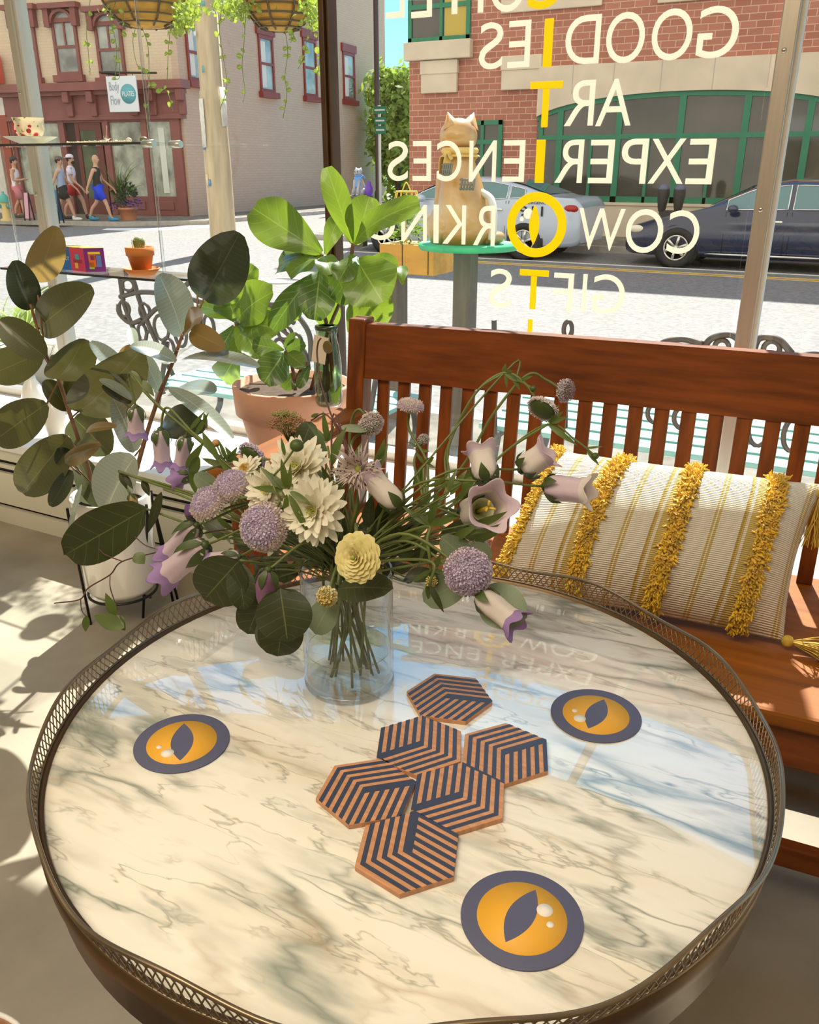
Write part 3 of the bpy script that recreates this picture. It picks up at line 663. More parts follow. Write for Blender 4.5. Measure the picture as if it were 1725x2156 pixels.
t, X_, yc_, st_ = car('sedan', 'dark navy blue sedan parked across the street at right', nx, 16.1, 1, 5.05, 1.84, 1.47, sed, NAVY, (.98, 3.85), ([(1.75, 2.72), (2.80, 3.62), (3.68, 4.02)], [(1.42, 2.1), (3.9, 4.4)]), [('headlamp', .26, .63, .22, .07, mat('headlamp_glass', (.85, .80, .65), .1)), ('tail_lamp', 4.95, .86, .08, .1, mat('red_lamp', (.4, .01, .01), .2))])
cx_ = PY(1212, 500, 16.0).x
cru = [(0, .55, .57, .62, .26), (.15, .80, .82, .82, .2), (.6, .90, .92, .92, .19), (1.3, 1.0, 1.04, .94, .19), (1.5, 1.02, 1.1, .94, .19), (2.2, 1.03, 1.42, .94, .19), (2.8, 1.04, 1.48, .94, .19), (3.3, 1.05, 1.46, .94, .19), (3.9, 1.08, 1.33, .94, .19), (4.5, 1.10, 1.14, .93, .22), (4.95, 1.08, 1.12, .88, .26), (5.08, .92, .95, .80, .32)]
t, X_, yc_, st_ = car('police_car', 'pale blue parked car with black number lettering seen behind the yellow eye', cx_-5.08, 16.1, 1, 5.08, 1.88, 1.48, cru, PALE, (1.0, 4.02), ([(1.75, 2.72), (2.80, 3.62), (3.68, 3.98)], [(1.45, 2.15), (3.5, 4.4)]), [('headlamp', .2, .75, .15, .07, mat('headlamp_glass', (.85, .80, .65), .1)), ('tail_lamp', 4.86, .94, .17, .085, mat('red_lamp', (.4, .01, .01), .2))])
yf = 16.1-.004
gx = PY(1098, 470, 16.1).x
glyph('lettering', '911', gx-.05, gx+.42, ROADZ+.80, ROADZ+.98, (0, yf, 0), (1, 0, 0), (0, 0, 1), BLACK, t, .004)
glyph('lettering', 'EMERGENCY', gx+.0, gx+.52, ROADZ+1.015, ROADZ+1.06, (0, yf+.03, 0), (1, 0, 0), (0, 0, 1), BLACK, t, .004)
# ================================================================ people across the street
SKIN = mat('skin', (.62, .36, .24), .6)
def person(px, py, label, shirt, shorts, shoes, hair, cap=None, sleeves=False, phone=False, stride=.34, ph=1., h=1.78, shortlen=.30, dirx=1, bag=False):
    g = PZ(px, py, WALKZ); fw = V((RT.x, RT.y, 0))*dirx; sd = V((fw.y, -fw.x, 0)); k = h/1.78
    t = T('person', label, 'person', tuple(g), 'people walking on the far pavement'); L0 = g
    def Q(f, s, z, *r): p = L0+fw*(f*k)+sd*(s*k)+V((0, 0, z*k)); return (p.x, p.y, p.z)+tuple(a*k for a in r)
    st = stride*ph
    # legs: right (s=+) forward, left back
    hipz = .93; P = [Q(0, 0, 1.0, .13, .11)]; E = []
    def add(i, *a): P.append(Q(*a)); E.append((i, len(P)-1)); return len(P)-1
    w1 = add(0, 0, 0, 1.14, .125, .10); ch = add(w1, .01, 0, 1.32, .15, .11); nk = add(ch, .01, 0, 1.47, .06, .06); jw = add(nk, .02, 0, 1.56, .055, .06); hd = add(jw, .025, 0, 1.66, .078, .095); add(hd, .02, 0, 1.735, .06, .075)
    for s in (-1, 1):
        f = st*s
        hp = add(0, 0, .09*s, .92, .10, .10); kn = add(hp, f*.55+.05, .09*s, .50, .06, .065); cf = add(kn, f*.85+(.0 if s > 0 else -.02), .09*s, .34, .055, .06); an = add(cf, f*1.05-(.0 if s > 0 else .04), .09*s, .09 if s > 0 else .12, .036, .038); add(an, f*1.05+.14, .09*s, .03 if s > 0 else .035, .035, .03)
        sh = add(ch, 0, .185*s, 1.40, .055, .055)
        if phone: el = add(sh, .02, .24*s, 1.13, .042, .042); wr = add(el, .22, .16*s, 1.13, .028, .028); hn = add(wr, .30, .12*s, 1.15, .03, .02)
        else: el = add(sh, -f*.35-.02, .23*s, 1.12, .042, .042); wr = add(el, -f*.95+.06, .25*s, .90, .027, .027); hn = add(wr, -f*1.1+.08, .25*s, .81, .034, .022)
        for q in range(4): add(hn, (P[hn][0]*0)+(-f*1.13+.07+.018*q if not phone else .36), (.25*s if not phone else (.10+.012*q)*s), .735+.006*abs(q-1) if not phone else 1.165, .009, .009)
        add(hn, (-f*1.0+.12 if not phone else .32), (.235*s if not phone else .15*s), .79 if not phone else 1.19, .010, .010)
    skin('body', P, E, SKIN, t)
    hc = V(Q(.03, 0, 1.665)[:3]); ax = (fw, sd, V((0, 0, 1)))
    mb = MB(); mb.sph(hc, .1*k, 14, 10, (.98, .78, 1.22), ax); mb.sph(hc+fw*.098*k-V((0, 0, .012)), .018*k, 8, 6, (1, .7, 1.3), ax)
    for s in (-1, 1): mb.sph(hc+sd*(.078*s*k), .026*k, 8, 6, (.7, .4, 1.2), ax)
    head = mb.build('head', SKIN, t)
    mb = MB()
    for s in (-1, 1): mb.sph(hc+fw*.088*k+sd*(.03*s*k)+V((0, 0, .02*k)), .010*k, 6, 5)
    mb.build('eyes', BLACK, head); MB().box(hc+fw*.09*k-V((0, 0, .055*k)), (.012, .045, .010), ax).build('mouth', mat('lip', (.4, .12, .1), .6), head)
    if hair: MB().sph(hc+fw*(-.018*k)+V((0, 0, .028*k)), .107*k, 14, 8, (.98, .82, 1.1), ax).build('hair', mat('hair_'+hair[0], hair[1], .8), t)
    if hair and hair[2]: MB().sph(hc+fw*.055*k-V((0, 0, .075*k)), .062*k, 10, 7, (.85, .95, .75), ax).build('beard', mat('hair_'+hair[0], hair[1], .8), t)
    if cap:
        c_ = MB().lathe([(.112*k, 0), (.108*k, .05*k), (.07*k, .09*k), (.001, .10*k)], hc+V((0, 0, .055*k))-fw*.01, 14); c_.sph(hc+fw*(.12*k if cap[1] else -.12*k)+V((0, 0, .06*k)), .07*k, 10, 5, (1, .9, .12), ax); c_.build('cap', mat('cap_'+cap[0], cap[2], .7), t)
    # shirt: lofted torso
    mb = MB(); rings = [(0, 1.50, .075, .062), (0, 1.455, .15, .09), (.0, 1.40, .185, .115), (.0, 1.28, .185, .125), (0, 1.12, .165, .115), (0, .98, .172, .125), (0, .90, .18, .13)]
    if not sleeves: rings = [(0, 1.46, .10, .08), (0, 1.41, .165, .11)]+rings[3:]
    n = 18
    for f, z, a, b in rings:
        for j in range(n):
            q = 2*pi*j/n; p = L0+fw*((f+cos(q)*b)*k)+sd*(sin(q)*a*k)+V((0, 0, z*k)); mb.v.append(p)
    for i in range(len(rings)-1):
        for j in range(n): mb.face([i*n+j, i*n+(j+1) % n, (i+1)*n+(j+1) % n, (i+1)*n+j])
    mb.face(list(range(n))[::-1])
    if sleeves:
        for s in (-1, 1): mb.tube([V(Q(0, .16*s, 1.42)[:3]), V(Q(-st*s*.2, .215*s, 1.24)[:3])], [.07*k, .068*k], 10)
    mb.build('shirt', mat('shirt_'+shirt[0], shirt[1], .8), t)
    mb = MB(); sl = shortlen
    mb.lathe([(.155*k, 0), (.165*k, .10*k), (.15*k, .17*k)], V(Q(0, 0, .84)[:3]), 16)
    for s in (-1, 1):
        f = st*s; u = sl/.42; mb.tube([V(Q(0, .08*s, .95)[:3]), V(Q((f*.55+.05)*u*.5, .088*s, .92-.42*u*.5)[:3]), V(Q((f*.55+.05)*u, .09*s, .92-.42*u)[:3])], [.115*k, .108*k, .10*k], 12)
    mb.build('shorts', mat('shorts_'+shorts[0], shorts[1], .8), t)
    for s in (-1, 1):
        f = st*s; z = .045 if s > 0 else .05
        mb = MB().sph(V(Q(f*1.05+.07, .09*s, z)[:3]), .15*k, 12, 8, (1, .36, .34), ax); mb.sph(V(Q(f*1.05-.03, .09*s, z+.03)[:3]), .065*k, 10, 7, (1, .8, 1.2), ax); mb.build('shoe', mat('shoes_'+shoes[0], shoes[1], .6), t)
    if phone: MB().box(V(Q(.37, 0, 1.19)[:3]), (.02, .075, .14), ax).build('phone_part', BLACK, t) if False else None
    return t
DK = ('dark', (.03, .02, .015), False); BD = ('dark', (.03, .02, .015), True)
person(46, 459, 'person in white tank top and pink shorts, head bent over hands', ('white', (.88, .86, .92)), ('pink', (.62, .22, .25)), ('brown', (.10, .07, .05)), DK, ('black', True, (.05, .045, .05)), phone=True, stride=.16, shortlen=.36)
person(140, 464, 'person in blue grey tank top, black shorts and brown cap', ('greyblue', (.38, .48, .66)), ('black', (.02, .02, .02)), ('white', (.8, .8, .8)), DK, ('brown', True, (.16, .12, .10)), ph=1, stride=.30)
person(163, 461, 'person in white t-shirt, red shorts and white cap', ('lilacwhite', (.78, .78, .92)), ('red', (.45, .01, .02)), ('dark', (.05, .03, .03)), BD, ('pale', False, (.8, .8, .9)), sleeves=True, ph=-1, stride=.30, h=1.84, shortlen=.24)
person(215, 465, 'bald person in black tank top and bright blue shorts', ('black', (.025, .025, .02)), ('blue', (.01, .06, .75)), ('blue', (.02, .28, .55)), None, stride=.30, shortlen=.33, h=1.84)
# pavement signs
def aboard(pxl, pxr, yb, yt, label, m1, daisy=False):
    c = PZ((pxl+pxr)/2, yb, WALKZ); w = pxm(pxr-pxl, c); hh = pxm(yb-yt, c)*1.05; t = T('pavement_sign', label, 'sign', tuple(c)); u = V((RT.x, RT.y, 0)); n = V((-FW.x, -FW.y, 0)).normalized()
    for s in (1, -1):
        b = c+n*(.18*s); tp = c+V((0, 0, hh)); up = (tp-b).normalized(); MB().box((b+tp)/2+up*.03, (w, .02, (tp-b).length*.92), (u, up.cross(u), up)).build('panel', m1, t)
        fr = MB()
        for e in (-1, 1): fr.tube([b+u*(e*w*.5), tp+u*(e*w*.5)], .02, 6)
        fr.build('frame', BLACK, t)
        if daisy and s == 1:
            nn_ = u.cross(up).normalized(); nn_ = nn_ if nn_.dot(n) > 0 else -nn_; cc = (b+tp)/2+nn_*.022+up*.05
            mb = MB()
            for k in range(9): q = 2*pi*k/9; e = u*cos(q)+up*sin(q); mb.leaf(cc+e*.05, cc+e*w*.42, nn_, w*.2, 0, 0, 0, 'pet', 2, 4)
            mb.build('daisy_petals', mat('daisy_white', (.85, .85, .8), .6), t, thick=.003); MB().sph(cc+nn_*.01, .055, 10, 6, (1, 1, 1)).build('daisy_centre', mat('daisy_yellow', (.75, .65, .12), .6), t)
aboard(104, 130, 470, 407, 'blue pavement sign board painted with a white daisy', mat('sign_blue', (.03, .17, .35), .5), True)
aboard(58, 68, 464, 412, 'narrow pink pavement sign beside the person in pink shorts', mat('sign_pink', (.80, .42, .50), .6))
# hydrant
c = PZ(16, 465, WALKZ); k = pxm(62, c)/.8
t = T('fire_hydrant', 'yellow and teal fire hydrant on the far pavement at the left edge', 'hydrant', tuple(c))
HY = mat('hydrant_yellow', (.75, .55, .22), .5); HT = mat('hydrant_teal', (.10, .45, .38), .5)
MB().lathe([(.17*k, 0), (.17*k, .05*k), (.11*k, .07*k), (.11*k, .5*k)], c, 18).build('barrel', HY, t)
MB().lathe([(.15*k, .48*k), (.15*k, .53*k), (.12*k, .6*k), (.06*k, .68*k), (.03*k, .69*k), (.03*k, .75*k), (.001, .75*k)], c, 18).build('bonnet', HT, t)
for q in (0, 2.1, 4.2): e = V((cos(q), sin(q), 0)); MB().tube([c+e*.1*k+V((0, 0, .38*k)), c+e*.2*k+V((0, 0, .38*k))], .055*k, 12).build('outlet_cap', HT, t)
# planter with foliage
GRN = mat('plant_green', (.14, .24, .05), .6, var=.4, vscale=9, trans=.25, tcol=(.3, .5, .08)); DGRN = mat('plant_dark_green', (.04, .09, .03), .6, var=.4, vscale=9); PURP = mat('purple_blossom', (.12, .05, .32), .7)
def tufty(mb, c, r, n, ls, w, rnd, up=.3, sc=(1, 1, 1)):
    for i in range(n):
        d = V((rnd.gauss(0, 1), rnd.gauss(0, 1), rnd.gauss(up, 1))).normalized(); p = c+V((d.x*r*sc[0], d.y*r*sc[1], d.z*r*sc[2]))*rnd.uniform(.3, 1)
        e = (d+V((rnd.gauss(0, .4), rnd.gauss(0, .4), rnd.gauss(0, .4)))).normalized(); mb.leaf(p, p+e*ls*rnd.uniform(.6, 1.3), e.orthogonal(), w, .2, .1, 0, 'lan', 2, 3)
TERRA = mat('terracotta', (.62, .25, .12), .8, var=.12, vscale=5); rnd = random.Random(3)
c = PZ(272, 463, WALKZ); k = pxm(1, c)
t = T('flower_planter', 'terracotta planter overflowing with purple flowers and palms by the maroon shopfront', 'planter', tuple(c))
MB().lathe([(15*k, 0), (19*k, 20*k), (20*k, 20*k), (20*k, 25*k), (17*k, 25*k), (16*k, 22*k), (.01, 22*k)], c, 22).build('pot', TERRA, t)
mb = MB(); 
for i in range(60): a = rnd.uniform(0, 6.28); r = rnd.uniform(10, 45)*k; b_ = c+V((0, 0, 24*k)); mb.leaf(b_+V((0, 0, rnd.uniform(0, 40)*k)), c+V((cos(a)*r, sin(a)*r, rnd.uniform(60, 120)*k)), (-1, -1, .3), 7*k, .2, .15, 0, 'lan', 2, 4)
mb.build('palm_fronds', GRN, t)
mb = MB(); tufty(mb, c+V((0, 0, 50*k)), 25*k, 160, 10*k, 5*k, rnd); mb.build('dark_foliage', DGRN, t)
mb = MB(); tufty(mb, c+V((-18*k, 0, 30*k)), 22*k, 130, 5*k, 4*k, rnd, .2, (1.2, 1, .7)); tufty(mb, c+V((22*k, 0, 32*k)), 16*k, 70, 5*k, 4*k, rnd); mb.build('purple_flowers', PURP, t)
# ================================================================ near pavement, outside the glass
def catfig(name, label, base, k, mbody, scarf, parts=True, face=V((0, -1, 0))):
    t = T(name, label, 'sculpture', tuple(base)); B = V(base); sd = V((face.y, -face.x, 0)); ax = (sd, face, V((0, 0, 1)))
    def Q(s, f, z, *r): p = B+sd*(s*k)+face*(f*k)+V((0, 0, z*k)); return (p.x, p.y, p.z)+tuple(a*k for a in r)
    def q3(*a): return V(Q(*a)[:3])
    mb = MB(); rings = [(0, 0, .0, .19, .24), (0, -.03, .06, .215, .27), (0, -.03, .2, .21, .25), (0, .0, .36, .18, .19), (0, .03, .5, .145, .145), (0, .05, .6, .11, .11), (0, .055, .66, .095, .10)]
    n = 28
    for s, f, z, a, b in rings:
        for j in range(n): q = 2*pi*j/n; mb.v.append(q3(s+cos(q)*a, f+sin(q)*b, z))
    for i in range(len(rings)-1):
        for j in range(n): mb.face([i*n+j, i*n+(j+1) % n, (i+1)*n+(j+1) % n, (i+1)*n+j])
    for s in (-1, 1):
        mb.tube([q3(.08*s, .13, .5), q3(.085*s, .22, .25), q3(.08*s, .25, .03)], [.07*k, .05*k, .05*k], 12); mb.sph(q3(.08*s, .29, .03), .065*k, 12, 8, (.8, 1.2, .55), ax); mb.sph(q3(.17*s, .02, .12), .14*k, 14, 10, (.7, 1.2, 1), ax)
    mb.sph(q3(0, .08, .76), .145*k, 22, 16, (1.0, .95, .88), ax); mb.sph(q3(0, .20, .725), .06*k, 14, 10, (1.1, .9, .75), ax)
    for s in (-1, 1):
        e = q3(.085*s, .05, .84); u = len(mb.v); mb.v += [q3(.02*s, .05, .865), q3(.145*s, .04, .80), q3(.108*s, .045, .925), q3(.085*s, .11, .86), q3(.08*s, .0, .84)]
        mb.v[-5:] = [v for v in mb.v[-5:]]
        for f_ in ((0, 3, 2), (3, 1, 2), (1, 4, 2), (4, 0, 2)): mb.face([u+a for a in f_])
    mb.tube(spl([q3(.1, -.25, .05), q3(.24, -.2, .05), q3(.27, .05, .05), q3(.2, .2, .05)]), .04*k, 10)
    body = mb.build('body', mbody, t)
    mb = MB(); 
    for s in (-1, 1): mb.sph(q3(.055*s, .205, .78), .018*k, 10, 8, (1, .6, 1.3), ax)
    mb.sph(q3(0, .255, .745), .012*k, 8, 6); mb.build('eyes', BLACK, t)
    if scarf:
        mb = MB(); 
        def sc(u, v): a = -pi+2*pi*u; r = .118+.03*v; dz = -.02-.36*v*(max(0, cos(a-pi/2*0))**2 if False else max(0, sin(a))**2)-.02*v; return q3(cos(a)*r*1.05, .05+sin(a)*r*(1+.25*v*max(0, sin(a))), .66+dz+.0)
        mb.grid(sc, 32, 6); mb.tube([q3(cos(a_)*.118, .05+sin(a_)*.12, .66) for a_ in [2*pi*i/24 for i in range(24)]], .022*k, 8, closed=True)
        mb.sph(q3(-.13, -.02, .64), .03*k, 10, 6); mb.leaf(q3(-.13, -.03, .63), q3(-.19, -.10, .55), -face, .06*k); mb.leaf(q3(-.13, -.03, .63), q3(-.15, -.12, .60), -face, .05*k)
        mb.build('bandana', scarf, t, thick=.004)
    return t, q3
# pedestal
Yc = 4.5; pc = PY(975, 512, Yc); ztop = pc.z
t = T('pedestal', 'round green topped pedestal on a square wooden post under the tan cat sculpture', 'pedestal', (PY(985, 600, Yc).x, Yc, WALKZ))
px_ = PY(985, 600, Yc).x; POSTW = mat('grey_brown_post', (.17, .14, .11), .7, var=.25, vscale=4, stretch=(6, 6, .5))
MB().bb((px_-.065, Yc-.06, WALKZ), (px_+.04, Yc+.05, ztop-.03)).build('post', POSTW, t, bevel=.006)
MB().lathe([(.001, -.035), (.27, -.03), (.28, -.015), (.28, 0), (.001, 0)], (px_, Yc, ztop), 36).build('round_top', mat('green_top', (.06, .50, .22), .5, var=.2, vscale=10), t)
k = (PY(945, 222, Yc).z-ztop)/.97
CATM = mat('painted_cat', (.44, .19, .035), .3, var=.3, vscale=3, stretch=(1, 1, 2.5), col2=(.60, .40, .17), coat=.5)
t, q3 = catfig('cat_sculpture', 'large glossy tan painted cat sculpture with yellow bandana seen from behind on the pedestal', (px_-.05, Yc, ztop), k, CATM, mat('bandana_yellow', (.72, .47, .13), .7), face=V((-.75, .66, 0)).normalized())
PL = mat('grey_patch', (.20, .19, .15), .6)
pn = V((.25, -.97, 0)).normalized()
for x, y, w, h in ((940, 357, 24, 30), (983, 388, 36, 30)):
    p = PY(x, y, Yc-.24*k); mb = MB()
    for i in range(5): mb.tube([p+V(((-.4+.2*i)*pxm(w, p), 0, -.4*pxm(h, p))), p+V(((-.4+.2*i)*pxm(w, p)+.01, 0, .4*pxm(h, p)))], .006, 5)
    for i in range(3): mb.tube([p+V((-.45*pxm(w, p), 0, (-.3+.3*i)*pxm(h, p))), p+V((.45*pxm(w, p), 0, (-.3+.3*i)*pxm(h, p)))], .005, 5)
    mb.build('painted_patch', PL, t)
p = PY(1040, 470, Yc-.1); MB().tube(spl([PY(1015, 405, Yc), PY(1035, 422, Yc-.05), PY(1040, 470, Yc-.1), PY(1035, 505, Yc-.1)]), [.02]*18+[.02], 8).build('tail_ribbon', mat('pale_ribbon', (.7, .68, .6), .6), t)
# grey cat far away
g = PZ(758, 455, WALKZ); Yg = 17.2
t = T('pedestal', 'short dark pedestal under the small grey cat sculpture beyond the fig leaves', 'pedestal', (PY(758, 430, Yg).x, Yg, ROADZ)); zc_ = PY(758, 412, Yg).z
MB().bb((PY(758, 430, Yg).x-.12, Yg-.1, ROADZ), (PY(758, 430, Yg).x+.12, Yg+.1, zc_-.04)).build('post', POSTW, t); MB().lathe([(.001, -.04), (.3, -.04), (.3, 0), (.001, 0)], (PY(758, 430, Yg).x, Yg, zc_), 20).build('round_top', POSTW, t)
kk = (PY(758, 349, Yg).z-zc_)/.97
catfig('cat_sculpture', 'small grey cat sculpture with blue bandana in the distance beside the lamp pole', (PY(758, 430, Yg).x, Yg, zc_), kk, mat('grey_cat', (.45, .47, .52), .4, var=.3, vscale=6), mat('bandana_blue', (.15, .35, .75), .6))
c = PY(773, 420, Yg-.1); t = T('purple_vase', 'small purple vase beside the distant grey cat', 'vase', (c.x, c.y, zc_)); MB().lathe([(.001, 0), (.05, 0), (.085, .07), (.085, .17), (.05, .24), (.055, .29), (.03, .30)], (c.x+.05, Yg-.1, zc_), 16).build('vessel', mat('purple_glaze', (.16, .05, .45), .3), t)
# wooden planter
Yp = 4.75
a, b = PY(838, 575, Yp), PY(914, 518, Yp)
t = T('wooden_planter', 'orange wooden planter box with small plants left of the pedestal outside', 'planter', (a.x, Yp, WALKZ))
OW = mat('orange_wood', (.72, .36, .07), .6, var=.25, vscale=3, stretch=(.6, 3, 3))
MB().bb((a.x-.13, Yp, a.z-.005), (b.x, Yp+.28, b.z)).build('box', OW, t, bevel=.006)
MB().bb((a.x-.12, Yp+.05, WALKZ), (a.x-.04, Yp+.2, a.z)).build('stand', POSTW, t)
mb = MB().bb((a.x+.03, Yp-.003, a.z), (a.x+.034, Yp+.0, b.z)).bb((b.x-.04, Yp-.003, a.z), (b.x-.036, Yp, b.z)); mb.build('plank_seam', BLACK, t)
mb = MB(); rnd = random.Random(5); tufty(mb, V((a.x+.0, Yp+.12, b.z+.07)), .12, 170, .05, .02, rnd); mb.build('green_foliage', GRN, t)
c = PY(925, 470, Yp-.05); mb = MB(); tufty(mb, V((c.x, Yp+.05, c.z)), .05, 60, .03, .03, rnd, .3, (1, .6, 1.4)); mb.build('purple_flowers', mat('violet_blossom', (.30, .14, .60), .7), t)
c = PY(856, 405, Yp+.1)
w2 = pxm(24, c); t = T('wire_basket', 'yellow wire basket frame standing above the wooden planter', 'basket', (c.x, c.y, PY(856, 432, Yp+.1).z)); z0, z1 = PY(856, 432, Yp+.1).z, PY(856, 403, Yp+.1).z
mb = MB()
for z, r in ((z0, w2*1.15), (z1, w2*.9)): mb.tube([(c.x+cos(2*pi*i/20)*r, c.y+sin(2*pi*i/20)*r, z) for i in range(20)], .005, 5, closed=True)
for i in range(12): q = 2*pi*i/12; mb.tube([(c.x+cos(q)*w2*1.15, c.y+sin(q)*w2*1.15, z0), (c.x+cos(q)*w2*.9, c.y+sin(q)*w2*.9, z1)], .003, 4)
mb.tube([(c.x, c.y, b.z-.02), (c.x, c.y, z0)], .004, 5); mb.tube([(c.x-w2*1.1, c.y, z0), (c.x+w2*1.1, c.y, z0)], .003, 4)
mb.tube(spl([(c.x-.03, c.y, z1), (c.x, c.y, z1+.05), (c.x+.03, c.y, z1)]), .004, 5); mb.build('wire_frame', mat('yellow_wire', (.80, .55, .08), .5), t)
# hanging baskets
COIR = mat('coir', (.62, .32, .06), .9, var=.35, vscale=14, bump=.4); WIRE = mat('basket_wire', (.12, .08, .04), .5)
VLEAF = mat('vine_leaf', (.24, .33, .05), .5, var=.3, vscale=8, trans=.38, tcol=(.46, .58, .06), vein=((.75, .8, .4), 6, .04, 1, .08, .3))
YB = 2.95
def basket(xl, xr, yb, label, seed, vines, bush):
    a, b = PY(xl, 8, YB), PY(xr, 8, YB); r = (b.x-a.x)/2*1.02; cx = (a.x+b.x)/2; zb = PY((xl+xr)/2, yb, YB).z; z0 = zb; rnd = random.Random(seed)
    t = T('hanging_basket', label, 'hanging basket', (cx, YB, z0), 'hanging baskets outside the window')
    prof = [(r*.001, 0), (r*.35, r*.03), (r*.6, r*.14), (r*.85, r*.42), (r*1.0, r*.85), (r*.96, r*.86), (r*.9, r*.7), (.001, r*.68)]
    MB().lathe(prof, (cx, YB, z0), 30).build('coir_liner', COIR, t)
    mb = MB()
    for k in range(1, 6):
        u = k/5; zz = r*.86*u**1.6; rr = r*(.30+.70*u**.62)+.004; mb.tube([(cx+cos(2*pi*i/32)*rr, YB+sin(2*pi*i/32)*rr, z0+zz) for i in range(32)], .0035, 5, closed=True)
    for k in range(8):
        q = 2*pi*k/8+.3; mb.tube([(cx+cos(q)*(p[0]+.004), YB+sin(q)*(p[0]+.004), z0+p[1]-.003) for p in prof[1:5]], .004, 5)
    mb.build('wire_frame', WIRE, t)
    mb = MB()
    for k in range(3): q = 2*pi*k/3; mb.tube([(cx+cos(q)*r, YB+sin(q)*r, z0+r*.86), (cx, YB, 2.45)], .003, 4)
    mb.tube([(cx, YB, 2.45), (cx, YB, 2.5), (cx, 2.42, 2.5)], .012, 6); mb.build('chains', WIRE, t)
    mb = MB(); st = MB()
    for i in range(340):
        q = rnd.uniform(0, 6.28); rr = r*rnd.uniform(.3, 1.15); p = V((cx+cos(q)*rr, YB+sin(q)*rr, z0+r*.86+rnd.uniform(-.02, .09))); e = V((cos(q), sin(q), rnd.uniform(-.6, .6))).normalized()
        mb.leaf(p, p+e*rnd.uniform(.015, .03), V((rnd.gauss(0, 1), rnd.gauss(-.5, 1), 1)), .02, .2, .1, 0, 'rnd', 2, 4)
    for (x0, y0), pts, dens in bush:
        for i in range(dens):
            x = rnd.gauss(x0, pts[0]); y = rnd.gauss(y0, pts[1]); p = PY(x, y, YB-rnd.uniform(-.1, .15)); e = V((rnd.gauss(0, 1), rnd.gauss(0, .6), rnd.gauss(-.4, .8))).normalized()
            mb.leaf(p, p+e*rnd.uniform(.012, .022), V((rnd.gauss(0, 1), rnd.gauss(-1, .6), rnd.gauss(.4, .6))), .016, .2, .1, 0, 'rnd', 2, 4)
    mb.build('foliage', VLEAF, t)
    for v in vines:
        pts = [PY(x, y, YB-.16+.03*(i % 2)) for i, (x, y) in enumerate(v)]; sp = spl(pts, 5); st = MB().tube(sp, .0012, 4); lf = MB(); L_ = 0
        for i in range(2, len(sp)-1, 2):
            for s in (-1, 1):
                if rnd.random() < .5: continue
                e = V((s*rnd.uniform(.5, 1), rnd.gauss(0, .4), rnd.uniform(-.7, .3))).normalized(); w = rnd.uniform(.012, .021)
                lf.leaf(sp[i], sp[i]+e*w*1.15, V((rnd.gauss(0, .5), -1, rnd.gauss(.3, .5))), w, .2, .12, 0, 'rnd', 3, 5)
        if st.v: st.build('vine_stem', VLEAF, t)
        if lf.v: lf.build('vine_leaves', VLEAF, t)
    return t
basket(232, 384, 60, 'left coir hanging basket with trailing vines outside the window', 11, [[(245, 0), (232, 40), (240, 70), (246, 110), (242, 165)], [(262, 0), (258, 60), (250, 100), (252, 160), (240, 168)], [(190, 0), (182, 60), (186, 110), (190, 158)], [(300, 58), (312, 100), (318, 180), (350, 190), (365, 235)], [(285, 60), (280, 90), (290, 140), (312, 160), (310, 270)], [(360, 50), (355, 100), (352, 170)]], [((395, 22), (14, 18), 260), ((378, 50), (8, 12), 80), ((240, 12), (14, 12), 60)])
basket(528, 648, 66, 'right coir hanging basket with trailing vines beside the dark brown post', 12, [[(470, 0), (462, 60), (470, 120), (478, 180), (464, 230)], [(518, 20), (514, 90), (510, 140), (516, 190), (512, 215)], [(600, 60), (606, 110), (600, 160), (604, 200), (596, 250)], [(655, 30), (645, 90), (640, 120), (628, 145)], [(672, 30), (674, 90), (672, 140), (668, 155)], [(615, 62), (618, 75), (612, 90)]], [((500, 14), (30, 12), 300), ((662, 22), (10, 22), 170), ((640, 10), (14, 12), 60)])
# spiky plant outside at left
c = PZ(40, 770, WALKZ); c = V((c.x, 4.4, WALKZ)); c.x = PY(30, 720, 4.4).x
t = T('grassy_plant', 'spiky striped grass plant in a low tub outside at the left edge', 'plant', tuple(c)); rnd = random.Random(9)
zt = PY(30, 725, 4.4).z; MB().lathe([(.001, 0), (.26, 0), (.32, zt-WALKZ), (.27, zt-WALKZ), (.001, zt-WALKZ-.05)], c, 22).build('tub', mat('stone_tub', (.40, .36, .28), .8), t)
mb = MB()
for i in range(150):
    a = rnd.uniform(0, 6.28); r = rnd.uniform(.15, .55); h = rnd.uniform(.05, .5); p0 = V((c.x, c.y, zt-.03)); p1 = p0+V((cos(a)*r, sin(a)*r, h)); mb.leaf(p0, p1, V((-sin(a), cos(a), 1)), .018, .1, .25, 0, 'lan', 2, 7)
mb.build('blades', mat('grass_blade', (.42, .52, .18), .5, var=.3, vscale=12, trans=.3, tcol=(.6, .75, .2)), t)
